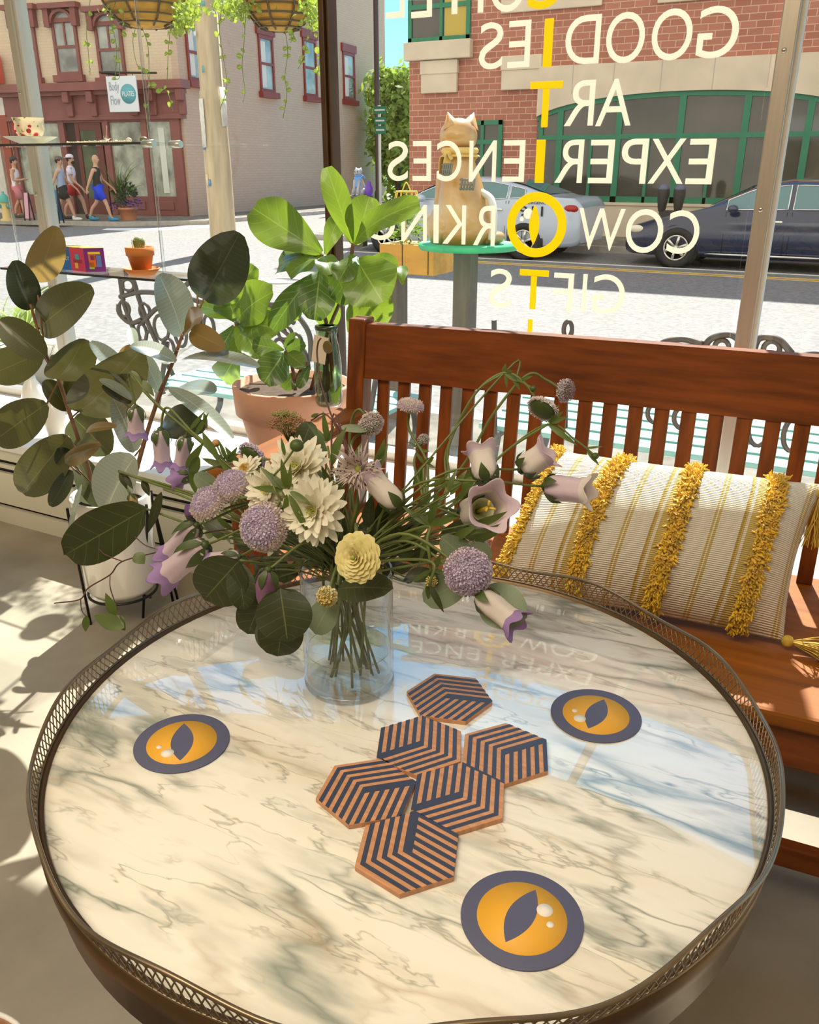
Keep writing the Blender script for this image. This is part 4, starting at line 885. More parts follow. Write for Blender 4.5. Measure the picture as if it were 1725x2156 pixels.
# ================================================================ iron benches outside
IRON = mat('cast_iron', (.10, .085, .075), .5, metal=.4); TEALW = mat('teal_slats', (.24, .50, .46), .55, var=.1, vscale=5)
def ring(c, u, v, ru, rv, n=20): return [c+u*(cos(2*pi*i/n)*ru)+v*(sin(2*pi*i/n)*rv) for i in range(n)]
t = T('iron_bench', 'cast iron bench with scroll back and teal seat behind the rubber plant', 'bench', tuple(PZ(420, 880, WALKZ)))
Yb_ = 3.55; q = lambda x, y, Y=Yb_: PY(x, y, Y)
mb = MB(); r_ = .014
for pts in ([(253, 585), (262, 640), (285, 700), (320, 770), (345, 830)], [(280, 585), (300, 650), (330, 720), (365, 790)], [(253, 625), (300, 615), (370, 622), (440, 640), (520, 660)], [(250, 640), (252, 660), (275, 680), (300, 672)], [(300, 680), (330, 650), (365, 640)], [(380, 620), (392, 600), (425, 588), (480, 600), (560, 640), (620, 680)], [(520, 655), (590, 690), (640, 740), (650, 780)], [(560, 640), (610, 650), (650, 700), (655, 760)]):
    mb.tube(spl([q(*p) for p in pts], 6), r_, 7)
for x, y, a, b in ((270, 600, 16, 12), (262, 650, 14, 16), (305, 655, 14, 16), (340, 690, 20, 26), (318, 720, 14, 22), (355, 735, 16, 24), (300, 700, 12, 18), (380, 700, 16, 30), (410, 670, 16, 22), (440, 690, 14, 26), (350, 655, 14, 14), (590, 740, 18, 26), (625, 725, 14, 22), (600, 700, 18, 14)):
    c = q(x, y); mb.tube([c+V((cos(2*pi*i/18)*pxm(a, c), 0, sin(2*pi*i/18)*pxm(b, c))) for i in range(18)], .010, 6, closed=True)
mb.build('scroll_back', IRON, t)
zS = .12; z_s = PZ(450, 790, .1)
for i in range(4):
    y = 3.42+i*.125; x0 = PY(335, 775, 3.5).x; mb = MB().bb((x0, y, .085), (x0+1.45, y+.105, .11)); mb.build('seat_slat', TEALW, t, bevel=.004)
mb = MB()
for x in (PY(345, 775, 3.5).x, PY(345, 775, 3.5).x+1.35):
    mb.tube(spl([(x, 3.45, .08), (x, 3.4, -.1), (x, 3.5, -.22), (x, 3.42, WALKZ)]), .018, 8); mb.tube(spl([(x, 3.9, .08), (x, 3.95, -.1), (x, 3.88, -.22), (x, 3.96, WALKZ)]), .018, 8); mb.tube([(x, 3.42, .07), (x, 3.95, .07)], .016, 8); mb.tube([(x, 3.46, .08), (x, 3.55, .32)], .014, 8)
mb.build('legs', IRON, t)
t = T('iron_bench', 'cast iron bench with teal slats behind the wooden bench at right', 'bench', tuple(V((-.3, 3.0, WALKZ))))
Yb_ = 3.4; mb = MB()
for pts in ([(1388, 735), (1400, 720), (1440, 714), (1480, 725)], [(1480, 735), (1500, 712), (1540, 705), (1570, 730), (1590, 750)], [(1585, 745), (1600, 712), (1640, 716), (1668, 745)], [(1690, 750), (1720, 745), (1790, 760)], [(1330, 740), (1390, 735), (1480, 735), (1590, 748), (1700, 752), (1800, 770)]):
    mb.tube(spl([q(x, y, Yb_) for x, y in pts], 6), .013, 7)
for x, y, a, b in ((1196, 694, 9, 17), (1520, 730, 14, 14), (1625, 735, 16, 16), (1600, 900, 22, 40), (1545, 900, 18, 30), (1440, 880, 20, 24), (1670, 915, 18, 36), (1380, 870, 16, 20)):
    c = q(x, y, Yb_); mb.tube([c+V((cos(2*pi*i/18)*pxm(a, c), 0, sin(2*pi*i/18)*pxm(b, c))) for i in range(18)], .010, 6, closed=True)
c1, c2 = q(1192, 710, Yb_), q(1190, 900, Yb_); mb.tube([c1, c2], .012, 7); mb.tube([q(1388, 735, Yb_), q(1385, 860, Yb_)], .010, 7); mb.tube([q(1500, 735, Yb_), q(1500, 870, Yb_)], .010, 7); mb.tube([q(1700, 750, Yb_), q(1690, 870, Yb_)], .010, 7)
mb.build('scroll_back', IRON, t)
for i in range(5):
    y = 3.5+i*.14; MB().bb((-1.5, y, .10), (.9, y+.105, .125)).build('seat_slat', TEALW, t, bevel=.004)
mb = MB()
for x in (-1.4, .8):
    mb.tube(spl([(x, 3.5, .1), (x, 3.45, -.08), (x, 3.56, -.22), (x, 3.48, WALKZ)]), .018, 8); mb.tube(spl([(x, 4.15, .1), (x, 4.2, -.1), (x, 4.12, -.22), (x, 4.2, WALKZ)]), .018, 8); mb.tube([(x, 3.45, .085), (x, 4.18, .085)], .016, 8); mb.tube([(x, 3.46, .09), (x, 3.4, .62)], .012, 8)
mb.build('legs', IRON, t)
# ================================================================ window lettering
VW = mat('white_vinyl', (.93, .88, .78), .5, trans=.46, tcol=(.97, .92, .82)); VY = mat('yellow_vinyl', (.92, .62, .0), .5, trans=.5, tcol=(1, .78, .0))
YV = YW-.0035
def word(label, name, items):
    t = None
    for ch, x0, x1, y0, y1, yel in items:
        xm, ym = (x0+x1)/2, (y0+y1)/2
        a, b = PY(x0, ym, YV).x, PY(x1, ym, YV).x; zt, zb = PY(xm, y0, YV).z, PY(xm, y1, YV).z
        if t is None: t = T('window_lettering', label, 'lettering', (a, YV, zb), 'vinyl words on the window')
        if ch == 'EYE':
            c = V(((a+b)/2, YV, (zt+zb)/2)); R_ = ((zt-zb)/2+(b-a)/2)/2; Rx, Rz = (b-a)/2, (zt-zb)/2; mb = MB(); n = 48
            def el(s, yy): return [c+V((cos(2*pi*i/n)*Rx*s, yy, sin(2*pi*i/n)*Rz*s)) for i in range(n)]
            v0 = len(mb.v); mb.v += el(1, -.0008)+el(.72, -.0008)+el(1, 0)+el(.72, 0)
            for i in range(n):
                j = (i+1) % n; mb.face([v0+i, v0+j, v0+n+j, v0+n+i], False); mb.face([v0+2*n+i, v0+3*n+i, v0+3*n+j, v0+2*n+j], False); mb.face([v0+i, v0+2*n+i, v0+2*n+j, v0+j], False); mb.face([v0+n+i, v0+n+j, v0+3*n+j, v0+3*n+i], False)
            mb.build('eye_ring', VY, t)
            P = []
            for i in range(17): u = -1+2*i/16; P.append(c+V((-.006+.17*Rx*(1-u*u)**1.0, -.0008, u*Rz*.62)))
            for i in range(15, 0, -1): u = -1+2*i/16; P.append(c+V((-.006-.17*Rx*(1-u*u), -.0008, u*Rz*.62)))
            MB().prism(P, (0, .0008, 0)).build('eye_pupil', VY, t)
            mb = MB(); mb.prism([c+V((-Rx*.29+cos(2*pi*i/20)*Rx*.155, -.0016, Rz*.34+sin(2*pi*i/20)*Rz*.16)) for i in range(20)], (0, .0008, 0)); mb.prism([c+V((-Rx*.50+cos(2*pi*i/16)*Rx*.07, -.0016, Rz*.17+sin(2*pi*i/16)*Rz*.07)) for i in range(16)], (0, .0008, 0)); mb.build('eye_glint', VW, t)
        else:
            g = glyph('letter', ch, -b, -a, 0, zt-zb, (0, YV, zb), (-1, 0, 0), (0, 0, 1), VY if yel else VW, t, .0008, .012 if yel else 0)
    return t
word('topmost cut off window word of white letters with yellow first letter', 'w', [('C', 1113, 1188, -90, 18, 1), ('O', 1033, 1107, -84, 25, 0), ('F', 975, 1019, -78, 28, 0), ('F', 918, 964, -75, 31, 0), ('E', 866, 910, -70, 37, 0), ('E', 812, 852, -66, 38, 0)])
word('mirrored window word GOODIES in white with yellow letter I', 'w', [('G', 1470, 1556, 12, 122, 0), ('O', 1373, 1458, 18, 127, 0), ('O', 1277, 1358, 25, 133, 0), ('D', 1191, 1264, 32, 135, 0), ('I', 1145, 1164, 39, 141, 1), ('E', 1070, 1117, 43, 142, 0), ('S', 1009, 1059, 47, 146, 0)])
word('mirrored window word ART in white with yellow letter T', 'w', [('A', 1257, 1332, 166, 265, 0), ('R', 1190, 1252, 169, 265, 0), ('T', 1115, 1183, 171, 268, 1)])
word('mirrored window word EXPERIENCES in white with yellow letter I', 'w', [('E', 1448, 1504, 292, 388, 0), ('X', 1368, 1443, 292, 387, 0), ('P', 1308, 1363, 292, 387, 0), ('E', 1241, 1292, 294, 386, 0), ('R', 1170, 1228, 294, 385, 0), ('I', 1128, 1147, 294, 385, 1), ('E', 1059, 1105, 295, 383, 0), ('N', 988, 1045, 296, 383, 0), ('C', 920, 972, 296, 382, 0), ('E', 869, 908, 297, 381, 0), ('S', 816, 859, 297, 381, 0)])
word('mirrored window word COWORKING with a yellow eye for its second O', 'w', [('C', 1407, 1473, 443, 535, 0), ('O', 1318, 1397, 440, 533, 0), ('W', 1217, 1314, 439, 527, 0), ('EYE', 1068, 1193, 404, 542, 1), ('R', 997, 1043, 433, 517, 0), ('K', 932, 981, 432, 514, 0), ('I', 913, 924, 431, 512, 0), ('N', 845, 899, 431, 509, 0), ('G', 780, 832, 430, 506, 0)])
word('mirrored window word GIFTS in white with yellow letter T', 'w', [('G', 1248, 1316, 578, 662, 0), ('I', 1226, 1235, 577, 657, 0), ('F', 1165, 1207, 575, 656, 0), ('T', 1093, 1154, 568, 651, 1), ('S', 1030, 1077, 566, 648, 0)])
word('yellow vinyl letter I just above the wooden bench back', 'w', [('I', 1110, 1120, 672, 752, 1)])
# ================================================================ gallery table
def marble():
    mt, t, N, L = nodes('marble'); out = N('OutputMaterial'); b = N('BsdfPrincipled'); tc = N('TexCoord')
    mp = N('Mapping'); mp.inputs['Rotation'].default_value = (0, 0, radians(-7)); mp.inputs['Scale'].default_value = (.95, 3.7, 1); L(tc.outputs['Object'], mp.inputs[0])
    def noise(sc, det, src, dist=0., rough=.55):
        n = N('TexNoise'); n.inputs['Scale'].default_value = sc; n.inputs['Detail'].default_value = det; n.inputs['Distortion'].default_value = dist; n.inputs['Roughness'].default_value = rough; L(src, n.inputs['Vector']); return n
    w = noise(4.5, 4, mp.outputs[0]); mv = N('MixRGB'); mv.blend_type = 'LINEAR_LIGHT'; mv.inputs[0].default_value = .11; L(mp.outputs[0], mv.inputs[1]); L(w.outputs['Color'], mv.inputs[2])
    def vein(sc, width, det=3, rough=.45):
        n = noise(sc, det, mv.outputs[0], 0, rough); s = N('Math'); s.operation = 'SUBTRACT'; s.inputs[1].default_value = .5; L(n.outputs['Fac'], s.inputs[0]); a = N('Math'); a.operation = 'ABSOLUTE'; L(s.outputs[0], a.inputs[0])
        r = N('MapRange'); r.inputs['From Min'].default_value = 0; r.inputs['From Max'].default_value = width; r.inputs['To Min'].default_value = 1; r.inputs['To Max'].default_value = 0; L(a.outputs[0], r.inputs['Value']); p = N('Math'); p.operation = 'POWER'; p.inputs[1].default_value = 1.6; L(r.outputs[0], p.inputs[0]); return p.outputs[0]
    def mul(a, b_):
        m_ = N('Math'); m_.operation = 'MULTIPLY'
        for i, s in enumerate((a, b_)):
            if isinstance(s, float): m_.inputs[i].default_value = s
            else: L(s, m_.inputs[i])
        return m_.outputs[0]
    def mask(sc, lo, hi, src=None):
        n = noise(sc, 3, src or mp.outputs[0]); r = N('MapRange'); r.inputs['From Min'].default_value = lo; r.inputs['From Max'].default_value = hi; L(n.outputs['Fac'], r.inputs['Value']); return r.outputs[0]
    col = N('MixRGB'); col.inputs[1].default_value = (.93, .90, .80, 1); col.inputs[2].default_value = (.88, .79, .63, 1); L(mask(3.0, .45, .75), col.inputs[0]); cur = col.outputs[0]
    def over(fac, c):
        nonlocal cur
        m_ = N('MixRGB'); L(fac, m_.inputs[0]); L(cur, m_.inputs[1]); m_.inputs[2].default_value = (*c, 1); cur = m_.outputs[0]
    over(mul(mask(8, .47, .62, mv.outputs[0]), mul(mask(2.6, .50, .60), .5)), (.34, .37, .31))
    over(mul(vein(2.2, .05), mul(mask(3.4, .40, .56), .9)), (.22, .26, .22))
    over(mul(vein(4.4, .03), mul(mask(4, .43, .58), .85)), (.20, .23, .19))
    over(mul(vein(8, .026, 4, .5), mul(mask(6, .42, .58), .7)), (.30, .29, .23))
    over(mul(vein(3.4, .045), mul(mask(3.2, .44, .58), .5)), (.45, .33, .20))
    L(cur, b.inputs['Base Color']); b.inputs['Roughness'].default_value = .25; b.inputs['Coat Weight'].default_value = 1; b.inputs['Coat Roughness'].default_value = .015; b.inputs['Coat IOR'].default_value = 1.95
    L(b.outputs[0], out.inputs[0]); return mt
MARBLE = marble()
BRASS = mat('aged_brass', (.26, .195, .125), .32, metal=.85, var=.2, vscale=20); BRASSD = mat('dark_brass', (.12, .07, .03), .35, metal=.7, var=.25, vscale=6)
TC = V((-.375, .698, 0)); TZ = .65; TR = .376
t = T('gallery_table', 'round marble topped table with a pierced brass gallery rim', 'table', (TC.x, TC.y, 0))
MB().lathe([(.001, TZ-.02), (TR, TZ-.02), (TR+.002, TZ-.001), (TR, TZ), (.001, TZ)], TC, 96).build('marble_top', MARBLE, t)
nl = 11
def zr(q): return TZ+.0275-.0055*cos(nl*(q+radians(105)))
def rr(q): return TR+.011+.0015*cos(nl*(q+radians(105)))
MB().lathe([(TR, TZ-.012), (TR+.002, TZ+.003), (TR+.005, TZ+.0035), (TR+.010, TZ), (TR+.009, TZ-.02), (TR+.004, TZ-.03), (TR+.002, TZ-.062), (TR-.004, TZ-.066), (TR-.004, TZ-.03)], TC, 128).build('rim_band', BRASSD, t)
n = 264; NP = 66
mb = MB(); pts = [(TC.x+cos(2*pi*i/n)*rr(2*pi*i/n), TC.y+sin(2*pi*i/n)*rr(2*pi*i/n), zr(2*pi*i/n)) for i in range(n)]
mb.tube(pts, .0023, 8, closed=True)
lower = [(TC.x+cos(2*pi*i/n)*(TR+.0075), TC.y+sin(2*pi*i/n)*(TR+.0075), TZ+.003) for i in range(n)]; mb.tube(lower, .0016, 6, closed=True); mb.build('rim_rail', BRASS, t)
mb = MB(); nper = 132; sg = 10
for ph in (0, pi/2, pi, 3*pi/2):
    P = []
    for i in range(nper*sg//2*1):
        q = 2*pi*i/(nper*sg//2); z0, z1 = TZ+.003, zr(q)-.002; u = .5+.5*sin(nper/2*q*1.0+ph)
        r = TR+.0075+(rr(q)-TR-.0075)*u; P.append((TC.x+cos(q)*r, TC.y+sin(q)*r, z0+(z1-z0)*u))
    mb.tube(P, .00075, 4, closed=True)
mb.build('pierced_gallery', BRASS, t)
mb = MB()
mb.tube([(TC.x, TC.y, TZ-.03), (TC.x, TC.y, .12)], .03, 16); mb.build('column', BRASSD, t)
mb = MB().lathe([(TR-.006, TZ-.03), (TR-.006, TZ-.02), (.001, TZ-.02)], TC, 48).build('underside', BRASSD, t)
for k in range(3):
    q = 2*pi*k/3+.5; e = V((cos(q), sin(q), 0)); MB().tube(spl([TC+V((0, 0, .2)), TC+e*.12+V((0, 0, .12)), TC+e*.26+V((0, 0, .02))]), [.02]*12+[.014], 10).build('foot', BRASSD, t)
# ================================================================ coasters
WOODC = mat('coaster_wood', (.60, .29, .14), .55, var=.2, vscale=40, stretch=(1, 6, 1)); INK = mat('coaster_ink', (.045, .055, .095), .45)
hexl = ['leftmost striped hexagonal wooden coaster of the cluster, touching two others', 'nearest striped hexagonal wooden coaster, its chevrons pointing to the lower left', 'central striped hexagonal wooden coaster with neighbours on three sides', 'striped hexagonal wooden coaster just behind the central one, below the farthest', 'rightmost striped hexagonal wooden coaster of the cluster', 'farthest striped hexagonal wooden coaster beside the vase']
HX = [((772, 1663), (706, 1613), 0), ((859, 1790), (754, 1822), 1), ((966, 1675), (1059, 1722), 2), ((884, 1567), (968, 1602), 3), ((1064, 1583), (980, 1546), 4), ((946, 1466), (916, 1420), 5)]
def hexc(cpx, vpx, li):
    th = .0055; zt = TZ+th; c = PZ(*cpx, zt); v = PZ(*vpx, zt)-c; a0 = atan2(v.y, v.x); R_ = .0508
    t = T('hexagonal_coaster', hexl[li], 'coaster', (c.x, c.y, TZ), 'striped hexagonal coasters')
    vt = [V((cos(a0+k*pi/3)*R_, sin(a0+k*pi/3)*R_, 0)) for k in range(6)]; C_ = V((c.x, c.y, 0))
    mb = MB(); mb.prism([C_+V((p.x, p.y, TZ+.0002)) for p in vt], (0, 0, th)); mb.build('block', WOODC, t, bevel=.0006)
    mb = MB(); h = R_*sqrt(3)/2; nb = 10; z = zt+.0003
    def strip(P): mb.prism([C_+V((p.x, p.y, z)) for p in P], (0, 0, .00025))
    def L_(a, b, u): return a+(b-a)*u
    # arms: v0v1 (left) and v0v5 (right); trapezoids v0,v1,v2,c and v0,v5,v4,c
    O = V((0, 0, 0))
    for i in range(nb):
        if i % 2 == 0: continue
        u0, u1 = i/nb, (i+1)/nb
        strip([L_(vt[0], O, u0), L_(vt[1], vt[2], u0), L_(vt[1], vt[2], u1), L_(vt[0], O, u1)])
        strip([L_(vt[0], O, u1), L_(vt[5], vt[4], u1), L_(vt[5], vt[4], u0), L_(vt[0], O, u0)])
    # rhombus O, v2, v3, v4 : stripes parallel to O-v4, ends at band along O-v2
    e4 = vt[2]; e2 = vt[4]
    for i in range(nb):
        if i % 2 == 0: continue
        u0, u1 = i/nb, (i+1)/nb; strip([e2*u0+e4*.1, e2*u0+e4, e2*u1+e4, e2*u1+e4*.1])
    strip([O, e4*.1, e4*.1+e2, e2])
    mb.build('stripes', INK, t)
for a in HX: hexc(*a)
SLATE = mat('slate_blue_card', (.095, .10, .17), .6); AMBER = mat('amber_card', (.83, .42, .035), .55); CARDW = mat('card_white', (.85, .8, .7), .6); CARDB = mat('card_board', (.5, .38, .2), .8)
for (cp, t1, t2, lab) in (((383, 1562), (380, 1601), (388, 1523), 'round cat eye coaster at the left side of the marble'), ((1255, 1504), (1240, 1533), (1273, 1472), 'round cat eye coaster at the far right of the marble'), ((1099, 1931), (1127, 1871), (1064, 1981), 'round cat eye coaster nearest the camera, its white dots at upper right')):
    th = .0018; z = TZ+th; c = PZ(*cp, z); d = (PZ(*t1, z)-PZ(*t2, z)); d.z = 0; hl = d.length/2; d.normalize(); s = V((-d.y, d.x, 0)); m0 = (PZ(*t1, z)+PZ(*t2, z))/2-c; m0.z = 0; R_ = .0507
    t = T('eye_coaster', lab, 'coaster', (c.x, c.y, TZ), 'round cat eye coasters'); C_ = V((c.x, c.y, 0))
    MB().lathe([(.001, TZ+.0002), (R_-.0003, TZ+.0002), (R_, TZ+.0008), (R_, z-.0002), (R_-.0004, z), (.001, z)], C_, 64).build('card', [SLATE], t)
    MB().lathe([(R_*.735, z), (R_*.735, z+.00012), (.001, z+.00012)], C_, 56).build('yellow_iris', AMBER, t)
    P = []; wv = hl*.37
    for i in range(17): u = -1+2*i/16; P.append(C_+m0*.6+d*(u*hl)+s*(wv*(1-u*u))+V((0, 0, z+.00012)))
    for i in range(15, 0, -1): u = -1+2*i/16; P.append(C_+m0*.6+d*(u*hl)-s*(wv*(1-u*u))+V((0, 0, z+.00012)))
    MB().prism(P, (0, 0, .00012)).build('pupil', SLATE, t)
    g = -s
    mb = MB()
    for fu, fs, r in ((.52, .44, .0068), (.15, .74, .0031)):
        cc = C_+d*(fu*hl)+g*(fs*R_*.62)+V((0, 0, z)); mb.lathe([(r, .0001), (r, .0004), (.0001, .0004)], cc, 24)
    mb.build('highlight_dots', CARDW, t)
# ================================================================ wooden bench
BW = mat('bench_wood', (.17, .042, .006), .45, var=.45, vscale=3.5, stretch=(1.2, 14, 14), coat=.0, spec=.25, bump=.03); BWV = mat('bench_wood_upright', (.19, .048, .007), .42, var=.45, vscale=3.5, stretch=(14, 14, 1.2), coat=.0, spec=.25)
ang = radians(3.5); ux, uy = V((cos(ang), sin(ang), 0)), V((-sin(ang), cos(ang), 0)); B0 = V((-1.085, 1.70, 0)); UZ = V((0, 0, 1)); BA = (ux, uy, UZ)
def bp(x, y, z): return B0+ux*x+uy*y+V((0, 0, z))
def lean(z): return (z-.43)*.13
t = T('wooden_bench', 'stained oak slat back bench with a long seat beside the window', 'bench', tuple(bp(.7, -.2, 0)))
def slatbox(mb, x0, x1, z0, z1, th, y0=0):   # upright following the lean
    mb.hexa([bp(x0, y0+lean(z0)-th/2, z0), bp(x1, y0+lean(z0)-th/2, z0), bp(x1, y0+lean(z0)+th/2, z0), bp(x0, y0+lean(z0)+th/2, z0), bp(x0, y0+lean(z1)-th/2, z1), bp(x1, y0+lean(z1)-th/2, z1), bp(x1, y0+lean(z1)+th/2, z1), bp(x0, y0+lean(z1)+th/2, z1)]); return mb
LB = 1.52
mb = slatbox(MB(), .0, .045, .0, .893, .05); mb.build('back_post', BWV, t, bevel=.004)
mb = slatbox(MB(), LB-.045, LB, .0, .893, .05); mb.build('back_post', BWV, t, bevel=.004)
mb = MB(); NS = 16
prev = None
def bow(u): return .012*(1-(2*u-1)**2)
for i in range(NS):
    a, b = i/NS, (i+1)/NS; xa, xb = .045+(LB-.09)*a, .045+(LB-.09)*b
    ta, tb_ = .882+.004*(1-(2*a-1)**2), .882+.004*(1-(2*b-1)**2); z0 = .755
    P = []
    for z, (pa, pb_) in ((0, (z0, z0)), (1, (ta, tb_))):
        P += [bp(xa, lean(pa)-.018+bow(a), pa), bp(xb, lean(pb_)-.018+bow(b), pb_), bp(xb, lean(pb_)+.018+bow(b), pb_), bp(xa, lean(pa)+.014+bow(a), pa)]
    mb.hexa(P)
mb.build('top_rail', BW, t)
i = 0
x = .073
while x < LB-.07:
    mb = slatbox(MB(), x, x+.030, .43, .757, .012, .004); mb.build('slat', BWV, t, bevel=.002); x += .0545
mb = MB().hexa([bp(-.01, -.49, .395), bp(LB+.01, -.49, .395), bp(LB+.01, .045, .395), bp(-.01, .045, .395), bp(-.01, -.50, .43), bp(LB+.01, -.50, .43), bp(LB+.01, .045, .43), bp(-.01, .045, .43)]); mb.build('seat', mat('seat_wood', (.30, .095, .012), .5, var=.3, vscale=3.5, stretch=(1.0, 12, 12), coat=.0, spec=.22), t, bevel=.008)
MB().hexa([bp(.03, -.475, .315), bp(LB-.03, -.475, .315), bp(LB-.03, -.452, .315), bp(.03, -.452, .315), bp(.03, -.475, .397), bp(LB-.03, -.475, .397), bp(LB-.03, -.452, .397), bp(.03, -.452, .397)]).build('apron', BW, t, bevel=.003)
for x in (.0, LB-.05):
    MB().hexa([bp(x, -.48, 0), bp(x+.05, -.48, 0), bp(x+.05, -.43, 0), bp(x, -.43, 0), bp(x, -.48, .66), bp(x+.05, -.48, .66), bp(x+.05, -.43, .66), bp(x, -.43, .66)]).build('front_post', BWV, t, bevel=.004)
    MB().hexa([bp(x-.02, -.52, .662), bp(x+.065, -.52, .662), bp(x+.065, .0, .655), bp(x-.02, .0, .655), bp(x-.02, -.52, .69), bp(x+.065, -.52, .69), bp(x+.065, .01, .682), bp(x-.02, .01, .682)]).build('armrest', mat('armrest_wood', (.24, .075, .010), .5, var=.25, vscale=4, stretch=(8, 1, 8), spec=.2), t, bevel=.008)
for y, z in ((-.45, .10), (-.05, .10)):
    MB().hexa([bp(.05, y-.012, z), bp(LB-.05, y-.012, z), bp(LB-.05, y+.012, z), bp(.05, y+.012, z), bp(.05, y-.012, z+.045), bp(LB-.05, y-.012, z+.045), bp(LB-.05, y+.012, z+.045), bp(.05, y+.012, z+.045)]).build('stretcher', BW, t, bevel=.003)
# ================================================================ cushion
CUY = mat('shag_yellow', (.88, .56, .02), .8, var=.35, vscale=60, sheen=.5, trans=.15, tcol=(.9, .5, .02))
def cushion_mat():
    mt, tr, N, L = nodes('woven_stripes'); out = N('OutputMaterial'); b = N('BsdfPrincipled'); uv = N('UVMap'); sp = N('SeparateXYZ'); L(uv.outputs[0], sp.inputs[0])
    r = N('ValToRGB'); r.color_ramp.interpolation = 'CONSTANT'; e = r.color_ramp.elements; CR = (.80, .74, .62, 1); OL = (.50, .34, .06, 1); OL2 = (.62, .46, .14, 1)
    stops = [(0, OL2), (.10, CR), (.135, OL2), (.16, OL), (.185, CR), (.47, OL2), (.50, CR), (.515, OL2), (.545, CR), (.80, OL), (.825, OL2), (.85, CR), (.885, OL2)]
    su = N('Math'); su.operation = 'MULTIPLY_ADD'; su.inputs[1].default_value = 1/.275; su.inputs[2].default_value = .1-.035/.275+1; L(sp.outputs[0], su.inputs[0]); fr_ = N('Math'); fr_.operation = 'FRACT'; L(su.outputs[0], fr_.inputs[0])
    for i, (p, c) in enumerate(stops):
        if i < 2: e[i].position = p; e[i].color = c
        else: q = e.new(p); q.color = c
    L(fr_.outputs[0], r.inputs[0])
    wv = N('TexWave'); wv.bands_direction = 'Y'; wv.inputs['Scale'].default_value = 26; wv.inputs['Distortion'].default_value = .6; L(uv.outputs[0], wv.inputs['Vector'])
    ck = N('TexNoise'); ck.inputs['Scale'].default_value = 170; L(uv.outputs[0], ck.inputs['Vector'])
    m1 = N('MixRGB'); m1.blend_type = 'MULTIPLY'; m1.inputs[0].default_value = .35; L(r.outputs[0], m1.inputs[1]); L(wv.outputs['Color'], m1.inputs[2])
    L(m1.outputs[0], b.inputs['Base Color']); bp_ = N('Bump'); bp_.inputs['Strength'].default_value = .6; bp_.inputs['Distance'].default_value = .004; ad = N('Math'); L(wv.outputs['Fac'], ad.inputs[0]); L(ck.outputs['Fac'], ad.inputs[1]); L(ad.outputs[0], bp_.inputs['Height']); L(bp_.outputs[0], b.inputs['Normal']); b.inputs['Roughness'].default_value = .85; b.inputs['Sheen Weight'].default_value = .3
    L(b.outputs[0], out.inputs[0]); return mt
K00, K10, K11, K01 = PZ(1022, 1240, .450), PZ(1650, 1350, .447), PY(1735, 1020, 1.59), PY(1160, 945, 1.60)   # lower left, lower right, upper right, upper left
K10.z = max(K10.z, .437); 
t = T('cushion', 'cream woven cushion with shaggy yellow stripes leaning on the bench back', 'cushion', tuple((K00+K10)/2))
Nn = ((K10-K00).cross(K01-K00)).normalized(); Nn = Nn if Nn.y < 0 else -Nn
def cu(u, v, s=1, extra=0.):
    eu, ev = abs(2*u-1), abs(2*v-1); pin = .045
    uu = .5+(u-.5)*(1-pin*(1-ev**2)*0-.0); base = K00*(1-u)*(1-v)+K10*u*(1-v)+K11*u*v+K01*(1-u)*v
    ctr = (K00+K10+K11+K01)/4; pull = (1-eu**2)*ev**4*.055+(1-ev**2)*eu**4*.055
    base = base.lerp(ctr, pull); bulge = .105*(max(0, 1-eu**3.2)**.5)*(max(0, 1-ev**2.4)**.6)
    wob = .004*sin(14*u+3*v)*(1-ev)
    return base+Nn*(s*(bulge*(1.0 if s > 0 else .55)+wob+extra))
mb = MB(); mb.grid(lambda u, v: cu(u, v, 1), 60, 36); mb.grid(lambda u, v: cu(1-u, v, -1), 40, 24); mb.build('cover', cushion_mat(), t)
rnd = random.Random(21)
for bu in (.035, .31, .58, .86):
    mb = MB()
    for k in range(1500):
        u = bu+rnd.uniform(-.026, .026); v = rnd.uniform(.0, 1.0); p = cu(u, v, 1); pv = cu(u, min(1, v+.01), 1)-p; pu = cu(u+.01, v, 1)-p; n_ = pu.cross(pv); n_ = n_.normalized() if n_.length > 1e-9 else Nn
        if n_.dot(Nn) < 0: n_ = -n_
        d = (n_+V((rnd.gauss(0, .45), rnd.gauss(0, .45), rnd.gauss(-.25, .4)))).normalized(); l = rnd.uniform(.007, .014); q = p+d*l*.6; r = q+(d+V((rnd.gauss(0, .6), rnd.gauss(0, .6), rnd.gauss(-.3, .5)))).normalized()*l*.6
        mb.tube([p, q, r], [.0019, .0022, .0012], 4, cap=False)
    mb.build('shag_stripe', CUY, t)
TAS = mat('tassel_olive_yellow', (.55, .36, .05), .8, var=.3, vscale=60)
for c, dr in ((K10, [V((1, -.12, -.02)), .085]), (K11, [V((.25, -.4, -1)), .09])):
    c = c.lerp((K00+K11)/2, .02); d = dr[0].normalized(); mb = MB(); mb.sph(c+d*.012, .011, 10, 7)
    for k in range(46):
        e = (d+V((rnd.gauss(0, .2), rnd.gauss(0, .2), rnd.gauss(0, .12)))).normalized(); a = c+d*.014; P = [a, a+e*dr[1]*.5, a+e*dr[1]+V((rnd.gauss(0, .006), rnd.gauss(0, .006), -.006))]
        for w_ in P: w_.z = max(w_.z, .4335)
        mb.tube(P, .0011, 4, cap=False)
    mb.build('tassel', TAS, t)
